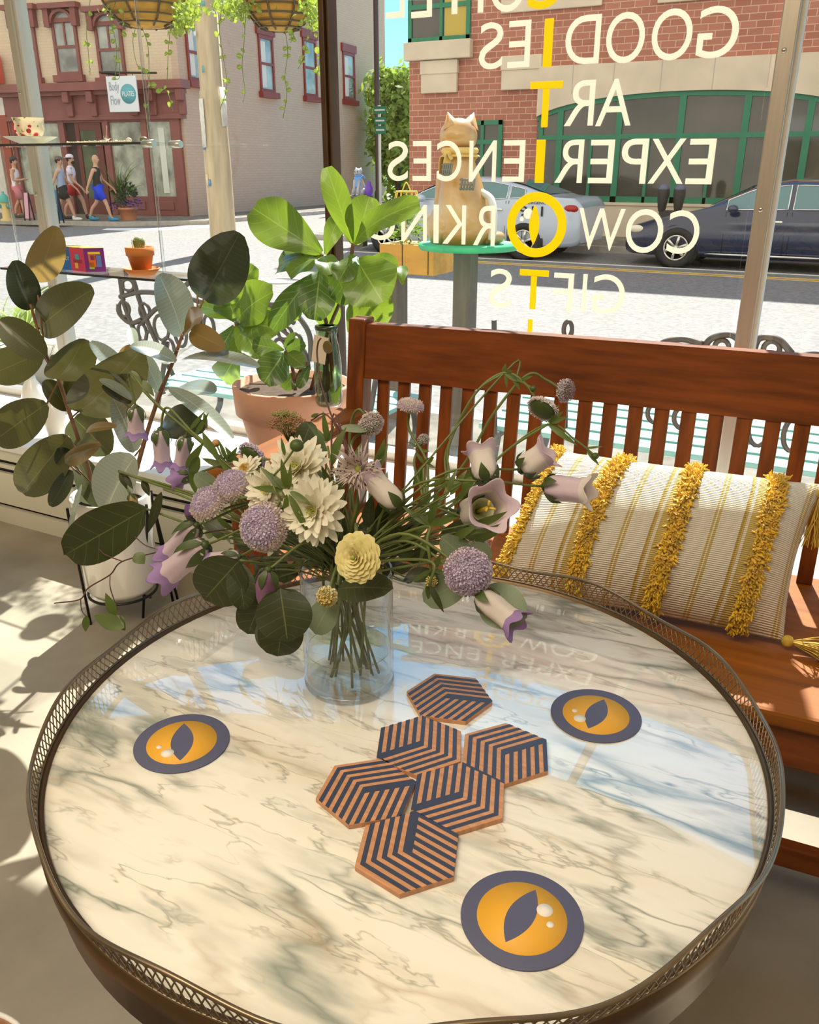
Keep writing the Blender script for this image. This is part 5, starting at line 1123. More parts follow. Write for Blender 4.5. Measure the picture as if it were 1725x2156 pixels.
# ================================================================ chair edge bottom left
c = PZ(-130, 2290, .45); t = T('wooden_chair', 'brown rounded chair seat edge in the bottom left corner', 'chair', (c.x, c.y, 0))
R_ = (PZ(38, 2156, .45)-c).length*1.0
MB().lathe([(.001, .41), (R_-.02, .41), (R_, .42), (R_, .445), (R_-.008, .452), (.001, .452)], (c.x, c.y, 0), 48).build('seat', mat('chair_seat_wood', (.38, .15, .04), .35, var=.3, vscale=4, stretch=(1, 8, 1), coat=.4), t)
MB().tube([(c.x+cos(2*pi*i/64)*R_, c.y+sin(2*pi*i/64)*R_, .447) for i in range(64)], .0028, 6, closed=True).build('piping', WHITE, t)
for k in range(4): q_ = pi/4+k*pi/2; MB().tube([(c.x+cos(q_)*R_*.7, c.y+sin(q_)*R_*.7, .41), (c.x+cos(q_)*R_*.85, c.y+sin(q_)*R_*.85, 0)], [.018, .013], 10).build('leg', BWV, t)
# ================================================================ shelves in the window
z1_ = PY(150, 303, 2.13).z; xa, xb = -3.4, PY(322, 308, 2.10).x
t = T('glass_shelf', 'upper glass window shelf holding the floral cup', 'shelf', (xb, 2.13, z1_), 'glass shelves hung in the window')
MB().bb((xa, 2.05, z1_-.006), (xb, 2.21, z1_)).build('glass_plate', glassmat('shelf_plate', (.93, .96, .95), 1.5), t)
MB().bb((xa, 2.046, z1_-.0066), (xb, 2.05, z1_+.0004)).build('dark_edge', mat('dark_glass_edge', (.03, .035, .03), .2), t)
for yy in (2.075, 2.19):
    MB().tube([(xb-.012, yy, z1_-.004), (xb+.03, yy, z1_-.004)], .011, 14).build('end_clamp', mat('satin_steel', (.62, .60, .54), .3, metal=.7), t)
z2_ = PY(340, 588, 2.06).z; xc0, xc1 = PY(8, 567, 2.06).x, PY(352, 589, 2.06).x
t2 = T('glass_shelf', 'lower glass window shelf holding the colourful box and the cactus pot', 'shelf', (xc1, 2.13, z2_), 'glass shelves hung in the window')
MB().bb((xc0, 2.05, z2_-.006), (xc1, 2.23, z2_)).build('glass_plate', MATS['shelf_plate'], t2); MB().bb((xc0, 2.046, z2_-.0066), (xc1, 2.05, z2_+.0004)).build('dark_edge', MATS['dark_glass_edge'], t2)
MB().tube([(xc1, 2.1, z2_-.003), (xc1+.045, 2.1, z2_-.003)], .004, 8).build('end_pin', BLACK, t2)
ACR = glassmat('acrylic_rod', (.88, .90, .90), 1.6, k=2.2)
for px0, px1 in ((285, 349), (-20, 42)):
    a = PY(px0, 0, 2.10); b = PY(px1, 580, 2.10); x = b.x if px0 > 0 else PY(22, 420, 2.10).x
    x = PY(318, 300, 2.10).x if px0 > 0 else PY(13, 370, 2.10).x
    r = T('clear_rod', 'clear acrylic hanging rod at the %s end of the window shelves' % ('right' if px0 > 0 else 'left'), 'rod', (x, 2.10, z2_), 'shelf rods')
    MB().tube([(x, 2.10, z2_-.02), (x, 2.10, 2.9)], .0045, 12).build('rod', ACR, r); MB().tube([(x-.0035, 2.0965, z2_-.02), (x-.0035, 2.0965, 2.9)], .0009, 6).build('edge_strip', ALUL, r)
# floral cup and saucer
c = PY(66, 300, 2.12); c.z = z1_
t = T('saucer', 'white saucer under the floral teacup on the upper glass shelf', 'saucer', tuple(c)); k = pxm(1, c)
MB().lathe([(.001, .001), (22*k, .001), (30*k, 4*k), (53*k, 14*k), (54*k, 15*k), (50*k, 14.5*k), (28*k, 6*k), (.001, 3.4*k)], c, 36).build('dish', mat('porcelain', (.85, .80, .66), .25, coat=.6, trans=.25, tcol=(.9, .8, .55)), t)
cc = c+V((0, 0, 5*k)); t = T('teacup', 'white porcelain teacup with red roses on the upper glass shelf', 'cup', tuple(cc))
def cupm():
    mt, tr, N, L = nodes('rose_porcelain'); out = N('OutputMaterial'); b = N('BsdfPrincipled'); tc = N('TexCoord'); n = N('TexVoronoi'); n.inputs['Scale'].default_value = 26; L(tc.outputs['Object'], n.inputs['Vector']); r = N('ValToRGB'); r.color_ramp.elements[0].color = (.55, .03, .04, 1); r.color_ramp.elements[0].position = .18; r.color_ramp.elements[1].color = (.88, .80, .62, 1); r.color_ramp.elements[1].position = .32
    L(n.outputs['Distance'], r.inputs[0]); g = N('TexNoise'); g.inputs['Scale'].default_value = 60; L(tc.outputs['Object'], g.inputs['Vector']); r2 = N('ValToRGB'); r2.color_ramp.elements[0].position = .62; r2.color_ramp.elements[1].position = .66; L(g.outputs['Fac'], r2.inputs[0]); m_ = N('MixRGB'); L(r2.outputs[0], m_.inputs[0]); L(r.outputs[0], m_.inputs[1]); m_.inputs[2].default_value = (.25, .3, .12, 1); L(m_.outputs[0], b.inputs['Base Color']); b.inputs['Roughness'].default_value = .2
    tl = N('BsdfTranslucent'); L(m_.outputs[0], tl.inputs[0]); ms = N('MixShader'); ms.inputs[0].default_value = .45; L(b.outputs[0], ms.inputs[1]); L(tl.outputs[0], ms.inputs[2]); L(ms.outputs[0], out.inputs[0]); return mt
MB().lathe([(.001, 0), (15*k, 0), (16*k, 2*k), (26*k, 14*k), (30*k, 24*k), (28*k, 34*k), (31*k, 45*k), (32*k, 46*k), (29*k, 45*k), (26*k, 34*k), (28*k, 24*k), (24*k, 14*k), (.001, 5*k)], cc, 36).build('bowl', cupm(), t)
RS = mat('rose_red', (.60, .03, .05), .5); mb = MB()
for q_, z_, s_ in ((-2.35, 24, 6.5), (-2.2, 33, 4.5), (-2.1, 14, 3.5), (-.75, 20, 5.5), (-.65, 29, 3.5), (-1.9, 20, 3), (-1.45, 30, 2)):
    for j_ in range(5): mb.sph(cc+V((cos(q_+.07*cos(j_*1.3))*29.3*k*(1-.06*(z_ < 16)*2), sin(q_+.07*cos(j_*1.3))*29.3*k*(1-.06*(z_ < 16)*2), (z_+s_*.35*sin(j_*1.3))*k)), s_*.55*k, 8, 6, (1, 1, .9))
mb.build('painted_roses', RS, t)
MB().tube(spl([cc+V((0, .03*1, 38*k)), cc+V((0, .055, 34*k)), cc+V((0, .05, 18*k)), cc+V((0, .028, 14*k))]), .0022, 8).build('handle', MATS['porcelain'], t)
# trinkets on the upper shelf
SH = mat('shell_white', (.85, .78, .62), .4, trans=.2, tcol=(.9, .8, .6))
c = PY(222, 300, 2.10); c.z = z1_+.001; t = T('dried_flower', 'spiky dried white flower lying on the upper glass shelf', 'dried flower', tuple(c)); mb = MB(); rnd = random.Random(4)
for i in range(26): e = V((rnd.gauss(0, 1), rnd.gauss(0, .5), abs(rnd.gauss(.6, .5)))).normalized(); mb.leaf(c+V((0, 0, .004)), c+V((0, 0, .004))+e*rnd.uniform(.012, .022), e.orthogonal(), .005, .2, .1, 0, 'lan', 2, 3)
mb.tube([c+V((.004, 0, .004)), c+V((.014, 0, .048))], .0006, 4); mb.build('petals', SH, t)
c = PY(205, 302, 2.09); t = T('bead_necklace', 'pale bead necklace laid along the upper glass shelf', 'necklace', (c.x, c.y, z1_)); mb = MB()
for i in range(40): u = i/39; mb.sph((c.x-.13+.26*u, 2.09+.012*sin(9*u), z1_+.0035), .0028+.0012*(i % 5 == 0), 6, 4)
mb.build('beads', SH, t)
for x_, lab in ((245, 'small round white shell on the upper shelf, left of the spiral one'), (272, 'round spiral white shell on the upper shelf')):
    c = PY(x_, 300, 2.11); s_ = .010 if x_ > 250 else .006; t = T('shell', lab, 'shell', (c.x, c.y, z1_)); mb = MB().sph((c.x, c.y, z1_+s_*.75), s_, 12, 8, (1, .8, .75)); mb.build('whorl', SH, t)
c = PY(303, 298, 2.12); t = T('green_stone', 'dark green rounded stone on the upper shelf near its end', 'stone', (c.x, c.y, z1_)); MB().sph((c.x, c.y, z1_+.009), .014, 14, 9, (1, .8, .62)).build('stone', mat('olive_stone', (.20, .18, .05), .4), t)
# puzzle box
a, b = PY(110, 572, 2.09), PY(182, 576, 2.09)
t = T('puzzle_box', 'colourful toy box in blue, pink and purple on the lower glass shelf', 'box', (b.x, 2.09, z2_)); hb = PY(180, 523, 2.09).z-z2_
d_ = V((cos(radians(-8)), sin(radians(-8)), 0)); nrm = V((d_.y, -d_.x, 0)); wB = (PY(182, 560, 2.09).x-PY(110, 560, 2.09).x); wR = PY(223, 560, 2.12).x-PY(182, 560, 2.09).x
c0 = V((PY(182, 576, 2.09).x, 2.09, z2_)); dr_ = V((cos(radians(38)), sin(radians(38)), 0))
base = [c0, c0+dr_*wR*1.12, c0+dr_*wR*1.12-d_*wB*1.0, c0-d_*wB*1.0]
mb = MB(); mb.prism(base, (0, 0, hb)); mb.build('carton', mat('carton_purple', (.20, .02, .22), .4), t)
def fq(name, p0, dx, n_, x0, x1, z0, z1, col, par=t): MB().hexa([p0+dx*x0+n_*0+V((0, 0, z0)), p0+dx*x1+V((0, 0, z0)), p0+dx*x1+n_*.0006+V((0, 0, z0)), p0+dx*x0+n_*.0006+V((0, 0, z0)), p0+dx*x0+V((0, 0, z1)), p0+dx*x1+V((0, 0, z1)), p0+dx*x1+n_*.0006+V((0, 0, z1)), p0+dx*x0+n_*.0006+V((0, 0, z1))]).build(name, mat('ink_%s' % name, col, .45), par)
pL = c0-d_*wB; nF = V((d_.y, -d_.x, 0)); fq('blue_panel', pL, d_, nF, .0, wB*.52, 0, hb, (.01, .13, .42)); fq('pink_panel', pL, d_, nF, wB*.52, wB, 0, hb, (.62, .04, .12))
glyph('lettering', 'CUBEBOT', wB*.06, wB*.48, hb*.42, hb*.58, pL+nF*.001, d_, UZ, VW, t, .0002)
nR = V((dr_.y, -dr_.x, 0)); wq = wR*1.12
for nm, p0, dx, n_, x0, x1, z0, z1, col in (('robot_red', pL, d_, nF*2, .62, .9, .35, .5, (.35, .02, .03)), ('robot_teal', pL, d_, nF*2, .70, .82, .5, .72, (.02, .45, .5)), ('robot_yellow', pL, d_, nF*2, .66, .76, .12, .35, (.75, .5, .03)), ('cube_orange', c0, dr_, nR*2, .2, .55, .2, .75, (.75, .15, .03)), ('cube_yellow', c0, dr_, nR*2, .2, .8, .74, .84, (.85, .65, .03)), ('cube_green', c0, dr_, nR*2, .2, .45, .12, .4, (.3, .55, .05)), ('cube_blue', c0, dr_, nR*2, .58, .82, .2, .7, (.12, .2, .55)), ('cube_violet', c0, dr_, nR*2, .3, .52, .5, .7, (.2, .05, .35))):
    W_ = wB if p0 is pL else wq; fq(nm, p0, dx, n_, x0*W_, x1*W_, z0*hb, z1*hb, col)
MB().prism([p+V((0, 0, hb)) for p in base], (0, 0, .0008)).build('yellow_top', mat('carton_yellow', (.80, .70, .05), .4), t)
# cactus pot
c = PY(300, 578, 2.12); c.z = z2_; k = pxm(1, c)
t = T('pot_saucer', 'terracotta saucer under the small cactus pot', 'saucer', tuple(c)); TER2 = mat('orange_terracotta', (.66, .21, .04), .7, var=.08)
MB().lathe([(.001, 0), (26*k, 0), (38*k, 13*k), (36*k, 14*k), (25*k, 3*k), (.001, 3*k)], c, 32).build('dish', TER2, t)
cc = c+V((0, 0, 3.2*k)); t = T('cactus_pot', 'small orange terracotta pot with a tiny cactus on the lower shelf', 'potted cactus', tuple(cc))
MB().lathe([(.001, 0), (18*k, 0), (26*k, 36*k), (28.5*k, 36*k), (29.5*k, 53*k), (26*k, 53*k), (25*k, 45*k), (.001, 45*k)], cc, 32).build('pot', TER2, t)
mb = MB().lathe([(8*k, 45*k), (11*k, 56*k), (12*k, 64*k), (8*k, 71*k), (.001, 73*k)], cc, 24, mod=lambda r, z, q, u: (r*(1+.12*cos(10*q)), z)); mb.build('cactus_body', mat('cactus_green', (.16, .20, .04), .6), t)
mb = MB(); rnd = random.Random(2)
for i in range(90): q = rnd.uniform(0, 6.28); u = rnd.uniform(0, 1); z = (50+22*u)*k; r = 12.5*k*sqrt(max(.05, 1-max(0, u-.4)**2*2.2)); p = cc+V((cos(q)*r, sin(q)*r, z)); mb.tube([p, p+V((cos(q), sin(q), .5)).normalized()*3.5*k], .0005, 3)
mb.build('spines', mat('spine_cream', (.85, .80, .5), .6), t)
MB().tube([cc+V((-19*k, 0, 44*k)), cc+V((-20*k, 0, 64*k)), cc+V((-18*k, 0, 66*k))], .0009, 5).build('twig', BARK, t)
# ================================================================ pots on the ledge
c = V((PY(75, 845, 2.1).x, 2.1, .324)); k = pxm(1, c)
CER = mat('white_ceramic', (.84, .80, .72), .3, coat=.5)
for x_, w_, y_, sc, lab in ((75, 24, 2.12, 1.2, 'white rounded ceramic bottle on the ledge behind the left rubber plant leaves'), (112, 22, 2.0, 1.1, 'white ceramic jar on the ledge, right of the rounded bottle'), (210, 30, 2.08, 1.0, 'cream round ceramic bowl on the ledge between the rubber plant stems')):
    c = V((PY(x_, 860, y_).x, y_, .324)); k = pxm(1, c); t = T('ceramic_pot', lab, 'pot', tuple(c)); MB().lathe([(.001, 0), (w_*.8*k, 0), (w_*k, 20*k), (w_*1.02*k, 42*k*sc), (w_*.7*k, 62*k*sc), (w_*.45*k, 70*k*sc), (w_*.4*k, 78*k*sc), (w_*.3*k, 78*k*sc), (.001, 60*k)], c, 30).build('vessel', CER, t)
# ================================================================ fig and its terracotta pot
TER3 = mat('pink_terracotta', (.66, .34, .22), .8, var=.16, vscale=6)
SOIL = mat('soil', (.10, .06, .035), .95, var=.4, vscale=30, bump=.5)
yP = 2.10
a, b = PY(516, 800, yP), PY(722, 812, yP); cxp = (a.x+b.x)/2; rP = (b.x-a.x)/2; zr_ = PY(618, 806, yP).z
t = T('terracotta_pot', 'large pinkish terracotta pot holding the fiddle leaf fig', 'pot', (cxp, yP, .324))
hP = zr_-.324
MB().lathe([(.001, .326), (rP*.66, .326), (rP*.88, .324+hP*.66), (rP*.90, .324+hP*.70), (rP*.97, .324+hP*.70), (rP*1.0, zr_-.004), (rP*.985, zr_), (rP*.93, zr_), (rP*.9, zr_-.025), (.001, zr_-.025)], (cxp, yP, 0), 56).build('vessel', TER3, t)
MB().lathe([(rP*.91, zr_-.022), (.001, zr_-.018)], (cxp, yP, 0), 30).build('soil', SOIL, t)
fig = T('fiddle_leaf_fig', 'fiddle leaf fig with broad bright green leaves in the terracotta pot', 'potted plant', (cxp, yP, zr_-.02))
FIGM = mat('fig_leaf', (.085, .16, .028), .36, var=.25, vscale=6, trans=.32, tcol=(.36, .52, .04), coat=.25, vein=((.30, .40, .12), 7, .014, 3.2, .05, .7))
FIGD = mat('fig_leaf_dark', (.055, .12, .03), .36, var=.25, vscale=6, trans=.25, tcol=(.25, .40, .04), coat=.3, vein=((.25, .36, .12), 7, .022, 3.2, .09, .8))
def leafpx(par, name, bp_, tp, w, Yb_, Yt_, mt, up=0., shape='ell', fold=.15, droop=.08, wave=0., right=0., petiole=0., pm=None, nu=6, nv=14, thick=0.):
    B, Tq = PY(*bp_, Yb_), PY(*tp, Yt_); mid = (B+Tq)/2; vd = (CAM-mid).normalized(); N_ = (vd+V((0, 0, up))+RT*right).normalized()
    a = (Tq-B).normalized(); Np = (N_-a*N_.dot(a)).normalized(); f_ = max(.5, abs(Np.dot(vd))); wm = pxm(w*(.82 if shape == 'ell' else 1), mid)/f_
    o = MB().leaf(B, Tq, N_, wm, fold, droop, wave, shape, nu, nv).build(name, mt, par, thick=thick); return o
FL = [ # base, tip, width, dY tip, up, material, wave
 ((678, 533), (533, 438), 108, -.03, 0, 0, .06), ((742, 512), (688, 352), 64, -.05, 0, 0, .06), ((750, 515), (778, 414), 92, .02, 0, 0, .05), ((745, 515), (884, 428), 44, -.06, .6, 0, .08),
 ((685, 536), (716, 450), 46, .05, .3, 0, .06), ((752, 548), (806, 636), 116, -.06, 0, 0, .05), ((748, 585), (800, 690), 112, .02, 0, 0, .05), ((675, 564), (662, 674), 84, -.08, 0, 1, .05),
 ((676, 541), (608, 580), 46, -.06, 1.8, 0, .08), ((670, 538), (586, 562), 44, .05, .6, 1, .05), ((661, 576), (574, 694), 66, -.08, .3, 1, .08), ((642, 618), (606, 670), 36, .02, 0, 0, .05),
 ((679, 540), (697, 578), 30, -.08, 1.8, 0, .08), ((752, 540), (714, 592), 48, -.08, 1.5, 0, .08), ((680, 538), (597, 530), 32, .06, 0, 0, .05), ((760, 560), (838, 560), 60, .05, .2, 0, .05),
 ((700, 560), (735, 640), 70, .0, .2, 1, .06), ((470, 645), (537, 560), 58, .03, 0, 0, .05), ((497, 676), (480, 627), 74, .03, 0, 0, .05), ((498, 680), (575, 615), 62, -.03, .5, 0, .08), ((500, 683), (588, 694), 50, -.04, .3, 0, .07),
 ((490, 676), (418, 644), 42, -.03, 1.5, 0, .05), ((493, 686), (458, 748), 48, 0, 0, 1, .05), ((498, 690), (503, 760), 44, 0, 0, 0, .05), ((500, 682), (545, 756), 52, -.06, 1.2, 0, .08), ((502, 742), (468, 800), 54, .02, 0, 0, .05),
 ((600, 740), (556, 806), 74, -.1, 0, 1, .05), ((598, 738), (532, 724), 46, -.03, 0, 1, .05), ((602, 738), (642, 722), 30, 0, 0, 1, .05), ((598, 732), (622, 702), 15, 0, .5, 1, .05), ((604, 742), (642, 772), 30, -.03, 0, 0, .05),
 ((652, 768), (628, 817), 26, -.05, 0, 1, .05), ((625, 785), (596, 818), 40, -.04, 0, 1, .05), ((708, 768), (706, 850), 18, -.12, .2, 0, .05), ((745, 798), (750, 850), 24, -.05, .2, 0, .05), ((545, 640), (570, 680), 40, .04, .2, 0, .05), ((690, 590), (690, 690), 60, .03, 0, 0, .05), ((735, 700), (760, 640), 50, .06, 0, 0, .05), ((848, 600), (845, 560), 22, .05, .2, 0, .05)]
for B_, T_, w, dy, up, mi, wv in FL:
    y0 = 2.06 if B_[0] > 640 and B_[1] < 700 else (2.16 if B_[1] < 800 and B_[0] < 560 else 2.08)
    leafpx(fig, 'leaf', B_, T_, w, y0, y0+dy, (FIGM, FIGD)[mi], up, 'obo', .12, .10, wv)
STEM = mat('brown_stem', (.16, .085, .045), .6, var=.2, vscale=20)
mb = MB()
for pts in (((655, 820, 2.1), (690, 700, 2.08), (730, 600, 2.07), (744, 512, 2.06)), ((690, 700, 2.08), (676, 600, 2.06), (678, 535, 2.06)), ((590, 818, 2.12), (545, 770, 2.14), (505, 730, 2.16), (497, 678, 2.16)), ((622, 822, 2.06), (616, 775, 2.07), (602, 738, 2.08)), ((622, 800, 2.06), (640, 770, 2.06), (650, 765, 2.07))):
    mb.tube(spl([PY(x, y, Y) for x, y, Y in pts]), .0055, 8)
mb.build('trunk', STEM, fig)
# bottle stuck in the pot
cb = PY(682, 790, 1.99); k = pxm(1, cb); zb = zr_-.02
t = T('glass_bottle', 'clear glass bottle with a paper tag standing in the terracotta pot', 'bottle', (cb.x, 2.0, zb))
zt = PY(697, 690, 2.0).z
cbx = V((PY(690, 760, 2.0).x, 2.0, 0)); h = zt-zb
MB().lathe([(.001, zb), (26*k, zb), (29*k, zb+.01), (29*k, zb+h*.55), (24*k, zb+h*.78), (20*k, zb+h*.9), (22*k, zb+h*.93), (23*k, zb+h), (17*k, zb+h), (17*k, zb+h*.9), (26*k, zb+h*.55), (26*k, zb+.015), (.001, zb+.012)], cbx, 32).build('glass', glassmat('green_bottle_glass', (.62, .70, .55), 1.55, k=1.6), t)
MB().lathe([(23.5*k, zt-.006), (24.5*k, zt), (23.5*k, zt+.005), (16*k, zt+.005)], cbx, 28).build('neck_ring', mat('dark_green_ring', (.03, .05, .02), .15), t)
p = PY(672, 725, 1.95); MB().prism([PY(x, y, 1.955) for x, y in ((656, 760), (684, 768), (692, 712), (662, 704))], (0, -.0008, 0)).build('paper_tag', mat('tag_paper', (.72, .62, .48), .8), t)
MB().sph(PY(690, 731, 1.95), 12*k, 16, 9, (1, .15, 1.1)).build('wax_seal', mat('olive_wax', (.14, .10, .03), .4), t)
mb = MB(); rnd = random.Random(8)
for i in range(9): a = V((cbx.x+rnd.uniform(-18, 18)*k, 2.0+rnd.uniform(-.015, .015), zb+.01)); mb.tube([a, V((cbx.x+rnd.uniform(-10, 10)*k, 2.0, zb+h*.8))], .003, 5)
mb.build('stems_inside', mat('dark_stem', (.05, .05, .02), .7), t)
# ================================================================ rubber plant in white pot on a stand
pc_ = V((-1.775, 1.56, 0)); 
zt = PY(247, 1095, 1.5).z; zt = .33+.035
c = pc_; Rp = .108
zt = 1.23-.845; zb = .09
t = T('plant_pot', 'glossy white cylindrical plant pot held in the thin black metal stand', 'pot', (c.x, c.y, zb))
MB().lathe([(.001, zb), (Rp*.80, zb), (Rp*.93, zb+.02), (Rp, zt-.006), (Rp-.003, zt), (Rp-.009, zt-.002), (Rp-.011, zt-.04), (.001, zt-.04)], c, 48).build('vessel', mat('glossy_white_pot', (.84, .80, .74), .22, coat=.8), t)
MB().lathe([(Rp-.012, zt-.036), (.001, zt-.03)], c, 26).build('soil', SOIL, t)
t = T('plant_stand', 'thin black metal three legged plant stand around the white pot', 'plant stand', (c.x, c.y, 0))
BM = mat('black_metal', (.02, .018, .015), .35, metal=.5); mb = MB()
legs = [PZ(191, 1312, .004), PZ(301, 1298, .004), PZ(364, 1264, .004)]; legs.append(V((2*c.x-legs[0].x+.02, 2*c.y-legs[0].y+.05, .004)))
for l in legs: mb = MB(); e = V((l.x-c.x, l.y-c.y, 0)).normalized(); mb.tube([V((l.x, l.y, 0)), c+e*(Rp+.008)+V((0, 0, zt-.05)), c+e*(Rp+.008)+V((0, 0, zt-.02))], .004, 10); mb.build('leg', BM, t)
MB().tube([(c.x+cos(2*pi*i/36)*(Rp*.8+.01), c.y+sin(2*pi*i/36)*(Rp*.8+.01), zb-.005) for i in range(36)], .004, 8, closed=True).tube([c+V((-Rp, 0, zb-.006)), c+V((Rp, 0, zb-.006))], .003, 6).build('ring', BM, t)
rub = T('rubber_plant', 'tall rubber plant with leathery olive leaves in the white pot', 'potted plant', (c.x, c.y, zt-.03))
RUBD = mat('rubber_leaf_olive', (.075, .085, .028), .34, var=.2, vscale=5, trans=.07, tcol=(.25, .22, .05), coat=.35, vein=((.16, .15, .06), 18, .012, 2.2, .12, .25))
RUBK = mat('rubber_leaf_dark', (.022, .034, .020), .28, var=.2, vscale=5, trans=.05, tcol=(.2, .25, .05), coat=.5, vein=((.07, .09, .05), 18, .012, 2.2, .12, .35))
RUBS = mat('rubber_leaf_sheen', (.26, .31, .26), .38, var=.2, vscale=5, trans=.10, tcol=(.4, .45, .3), coat=.7, vein=((.45, .48, .36), 18, .016, 2.2, .14, .4))  # same leaf with its sun sheen painted in as a pale base colour
RUBB = mat('rubber_leaf_brown', (.22, .14, .045), .4, var=.2, vscale=5, trans=.25, tcol=(.55, .36, .10), coat=.3, vein=((.30, .20, .08), 18, .012, 2.2, .12, .25))
MM = [RUBD, RUBK, RUBS, RUBB]
RL = [ # base tip width matl up right y
 ((76, 592), (118, 476), 56, 3, 0, .15, 1.50), ((64, 652), (32, 548), 66, 1, 0, 0, 1.42), ((83, 692), (197, 608), 56, 0, .2, 0, 1.44), ((96, 752), (-2, 674), 82, 0, 0, 0, 1.36), ((90, 742), (-22, 790), 76, 0, 0, 0, 1.44), ((120, 798), (177, 713), 56, 0, 0, .3, 1.40),
 ((165, 867), (296, 738), 80, 0, 0, .3, 1.42), ((99, 850), (-12, 928), 84, 0, .1, 0, 1.34), ((156, 880), (232, 955), 74, 0, 0, 0, 1.50), ((143, 918), (47, 1038), 92, 0, 0, 0, 1.36), ((143, 976), (124, 942), 26, 1, 0, 0, 1.38), ((150, 990), (107, 1066), 44, 1, 0, 0, 1.36),
 ((172, 1020), (145, 1125), 13, 2, .5, 0, 1.36), ((139, 974), (211, 932), 22, 3, 0, 0, 1.35), ((145, 976), (210, 942), 28, 2, 1., 0, 1.35), ((165, 962), (210, 1070), 56, 0, 0, 0, 1.50), ((284, 962), (222, 1084), 104, 2, 1.1, 0, 1.32),
 ((285, 950), (238, 838), 60, 2, .6, 0, 1.44), ((276, 812), (190, 720), 48, 2, .8, 0, 1.40), ((278, 842), (209, 800), 24, 2, 1.2, 0, 1.36), ((276, 848), (215, 812), 26, 1, 0, 0, 1.365), ((371, 762), (275, 728), 40, 2, 1.4, 0, 1.40), ((383, 705), (334, 578), 88, 2, .9, 0, 1.48),
 ((429, 630), (505, 490), 104, 1, 0, 0, 1.48), ((402, 697), (474, 733), 34, 3, 0, 0, 1.40), ((400, 697), (400, 648), 34, 3, 0, .6, 1.41), ((362, 765), (438, 722), 60, 2, 1.1, 0, 1.50), ((383, 757), (545, 774), 32, 2, 1.3, 0, 1.38),
 ((350, 835), (452, 828), 46, 2, 1.0, 0, 1.48), ((335, 823), (292, 736), 36, 2, .5, 0, 1.46), ((357, 817), (490, 924), 32, 2, .9, 0, 1.38), ((345, 885), (432, 905), 50, 1, .2, 0, 1.46), ((148, 862), (92, 802), 54, 0, .3, 0, 1.52), ((132, 852), (172, 808), 46, 0, .3, 0, 1.54),
 ((155, 785), (106, 750), 34, 0, .3, 0, 1.56), ((158, 787), (206, 744), 44, 0, .3, 0, 1.56), ((182, 908), (246, 898), 14, 3, .3, 0, 1.40), ((175, 1010), (215, 1060), 50, 0, 0, 0, 1.55), ((296, 735), (250, 752), 40, 3, 0, 0, 1.45), ((275, 690), (285, 735), 16, 2, .4, 0, 1.47)]
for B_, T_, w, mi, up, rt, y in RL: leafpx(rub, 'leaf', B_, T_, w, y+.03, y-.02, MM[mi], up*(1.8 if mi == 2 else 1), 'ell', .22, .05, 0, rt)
STR = mat('reddish_stem', (.24, .11, .05), .5, var=.25, vscale=25)
st1 = [(200, 1075, 1.52), (190, 1000, 1.50), (150, 880, 1.46), (120, 790, 1.44), (96, 745, 1.43), (78, 690, 1.44), (64, 640, 1.44)]; st2 = [(262, 1080, 1.53), (290, 980, 1.48), (310, 910, 1.47), (335, 835, 1.46), (365, 760, 1.46), (385, 705, 1.46), (402, 692, 1.46)]
for s_ in (st1, st2): q_ = spl([PY(*a) for a in s_]); MB().tube(q_, [.0065-.0035*i/len(q_) for i in range(len(q_))], 9).build('stem', STR, rub)
mb = MB()
for a, b_ in (((402, 692), (429, 630)), ((416, 690), (416, 622)), ((96, 750), (76, 592)), ((385, 715), (383, 703)), ((352, 790), (335, 823)), ((150, 880), (165, 867)), ((170, 960), (143, 918)), ((170, 1000), (143, 976)), ((195, 1020), (152, 975)), ((125, 800), (99, 850)), ((78, 690), (83, 692)), ((300, 940), (284, 960)), ((345, 817), (357, 817)), ((120, 797), (90, 745))):
    mb.tube([PY(*a, 1.45), PY(*b_, 1.45)], .0022, 6)
mb.build('leaf_stalks', STR, rub)
# ================================================================ glass vase
VC = V((-.477, .742, 0)); RV = .0535; ZV0, ZV1 = TZ+.0005, TZ+.150
t = T('glass_vase', 'clear glass cylinder vase part filled with water on the marble table', 'vase', (VC.x, VC.y, TZ))
VG = glassmat('vase_glass', (.99, .995, .99), 1.5, k=1.0)
MB().lathe([(.001, ZV0), (RV-.003, ZV0), (RV, ZV0+.003), (RV, ZV1-.001), (RV-.0012, ZV1), (RV-.0028, ZV1-.001), (RV-.0028, ZV0+.012), (RV-.006, ZV0+.009), (.001, ZV0+.009)], VC, 72).build('cylinder', VG, t)
MB().lathe([(RV-.001, ZV0+.001), (RV+.0006, ZV0+.004), (RV+.0006, ZV0+.006), (RV-.003, ZV0+.008)], VC, 64).build('thick_base', glassmat('thick_glass', (.95, .97, .99), 1.6, k=1.6), t)
MB().lathe([(RV-.0030, ZV0+.0095), (RV-.0030, ZV0+.047), (RV-.004, ZV0+.0465), (.001, ZV0+.0465)], VC, 64).build('water', glassmat('water', (.985, .985, .94), 1.33, k=.8), t)
MB().tube([(VC.x+cos(2*pi*i/64)*(RV-.0033), VC.y+sin(2*pi*i/64)*(RV-.0033), ZV0+.047) for i in range(64)], .0006, 5, closed=True).build('waterline', glassmat('waterline', (.75, .78, .72), 1.8, k=2), t)
MB().tube([(VC.x+cos(2*pi*i/64)*(RV-.0012), VC.y+sin(2*pi*i/64)*(RV-.0012), ZV1) for i in range(64)], .0013, 6, closed=True).build('rim', glassmat('rim_glass', (.8, .82, .78), 1.8, k=2), t)
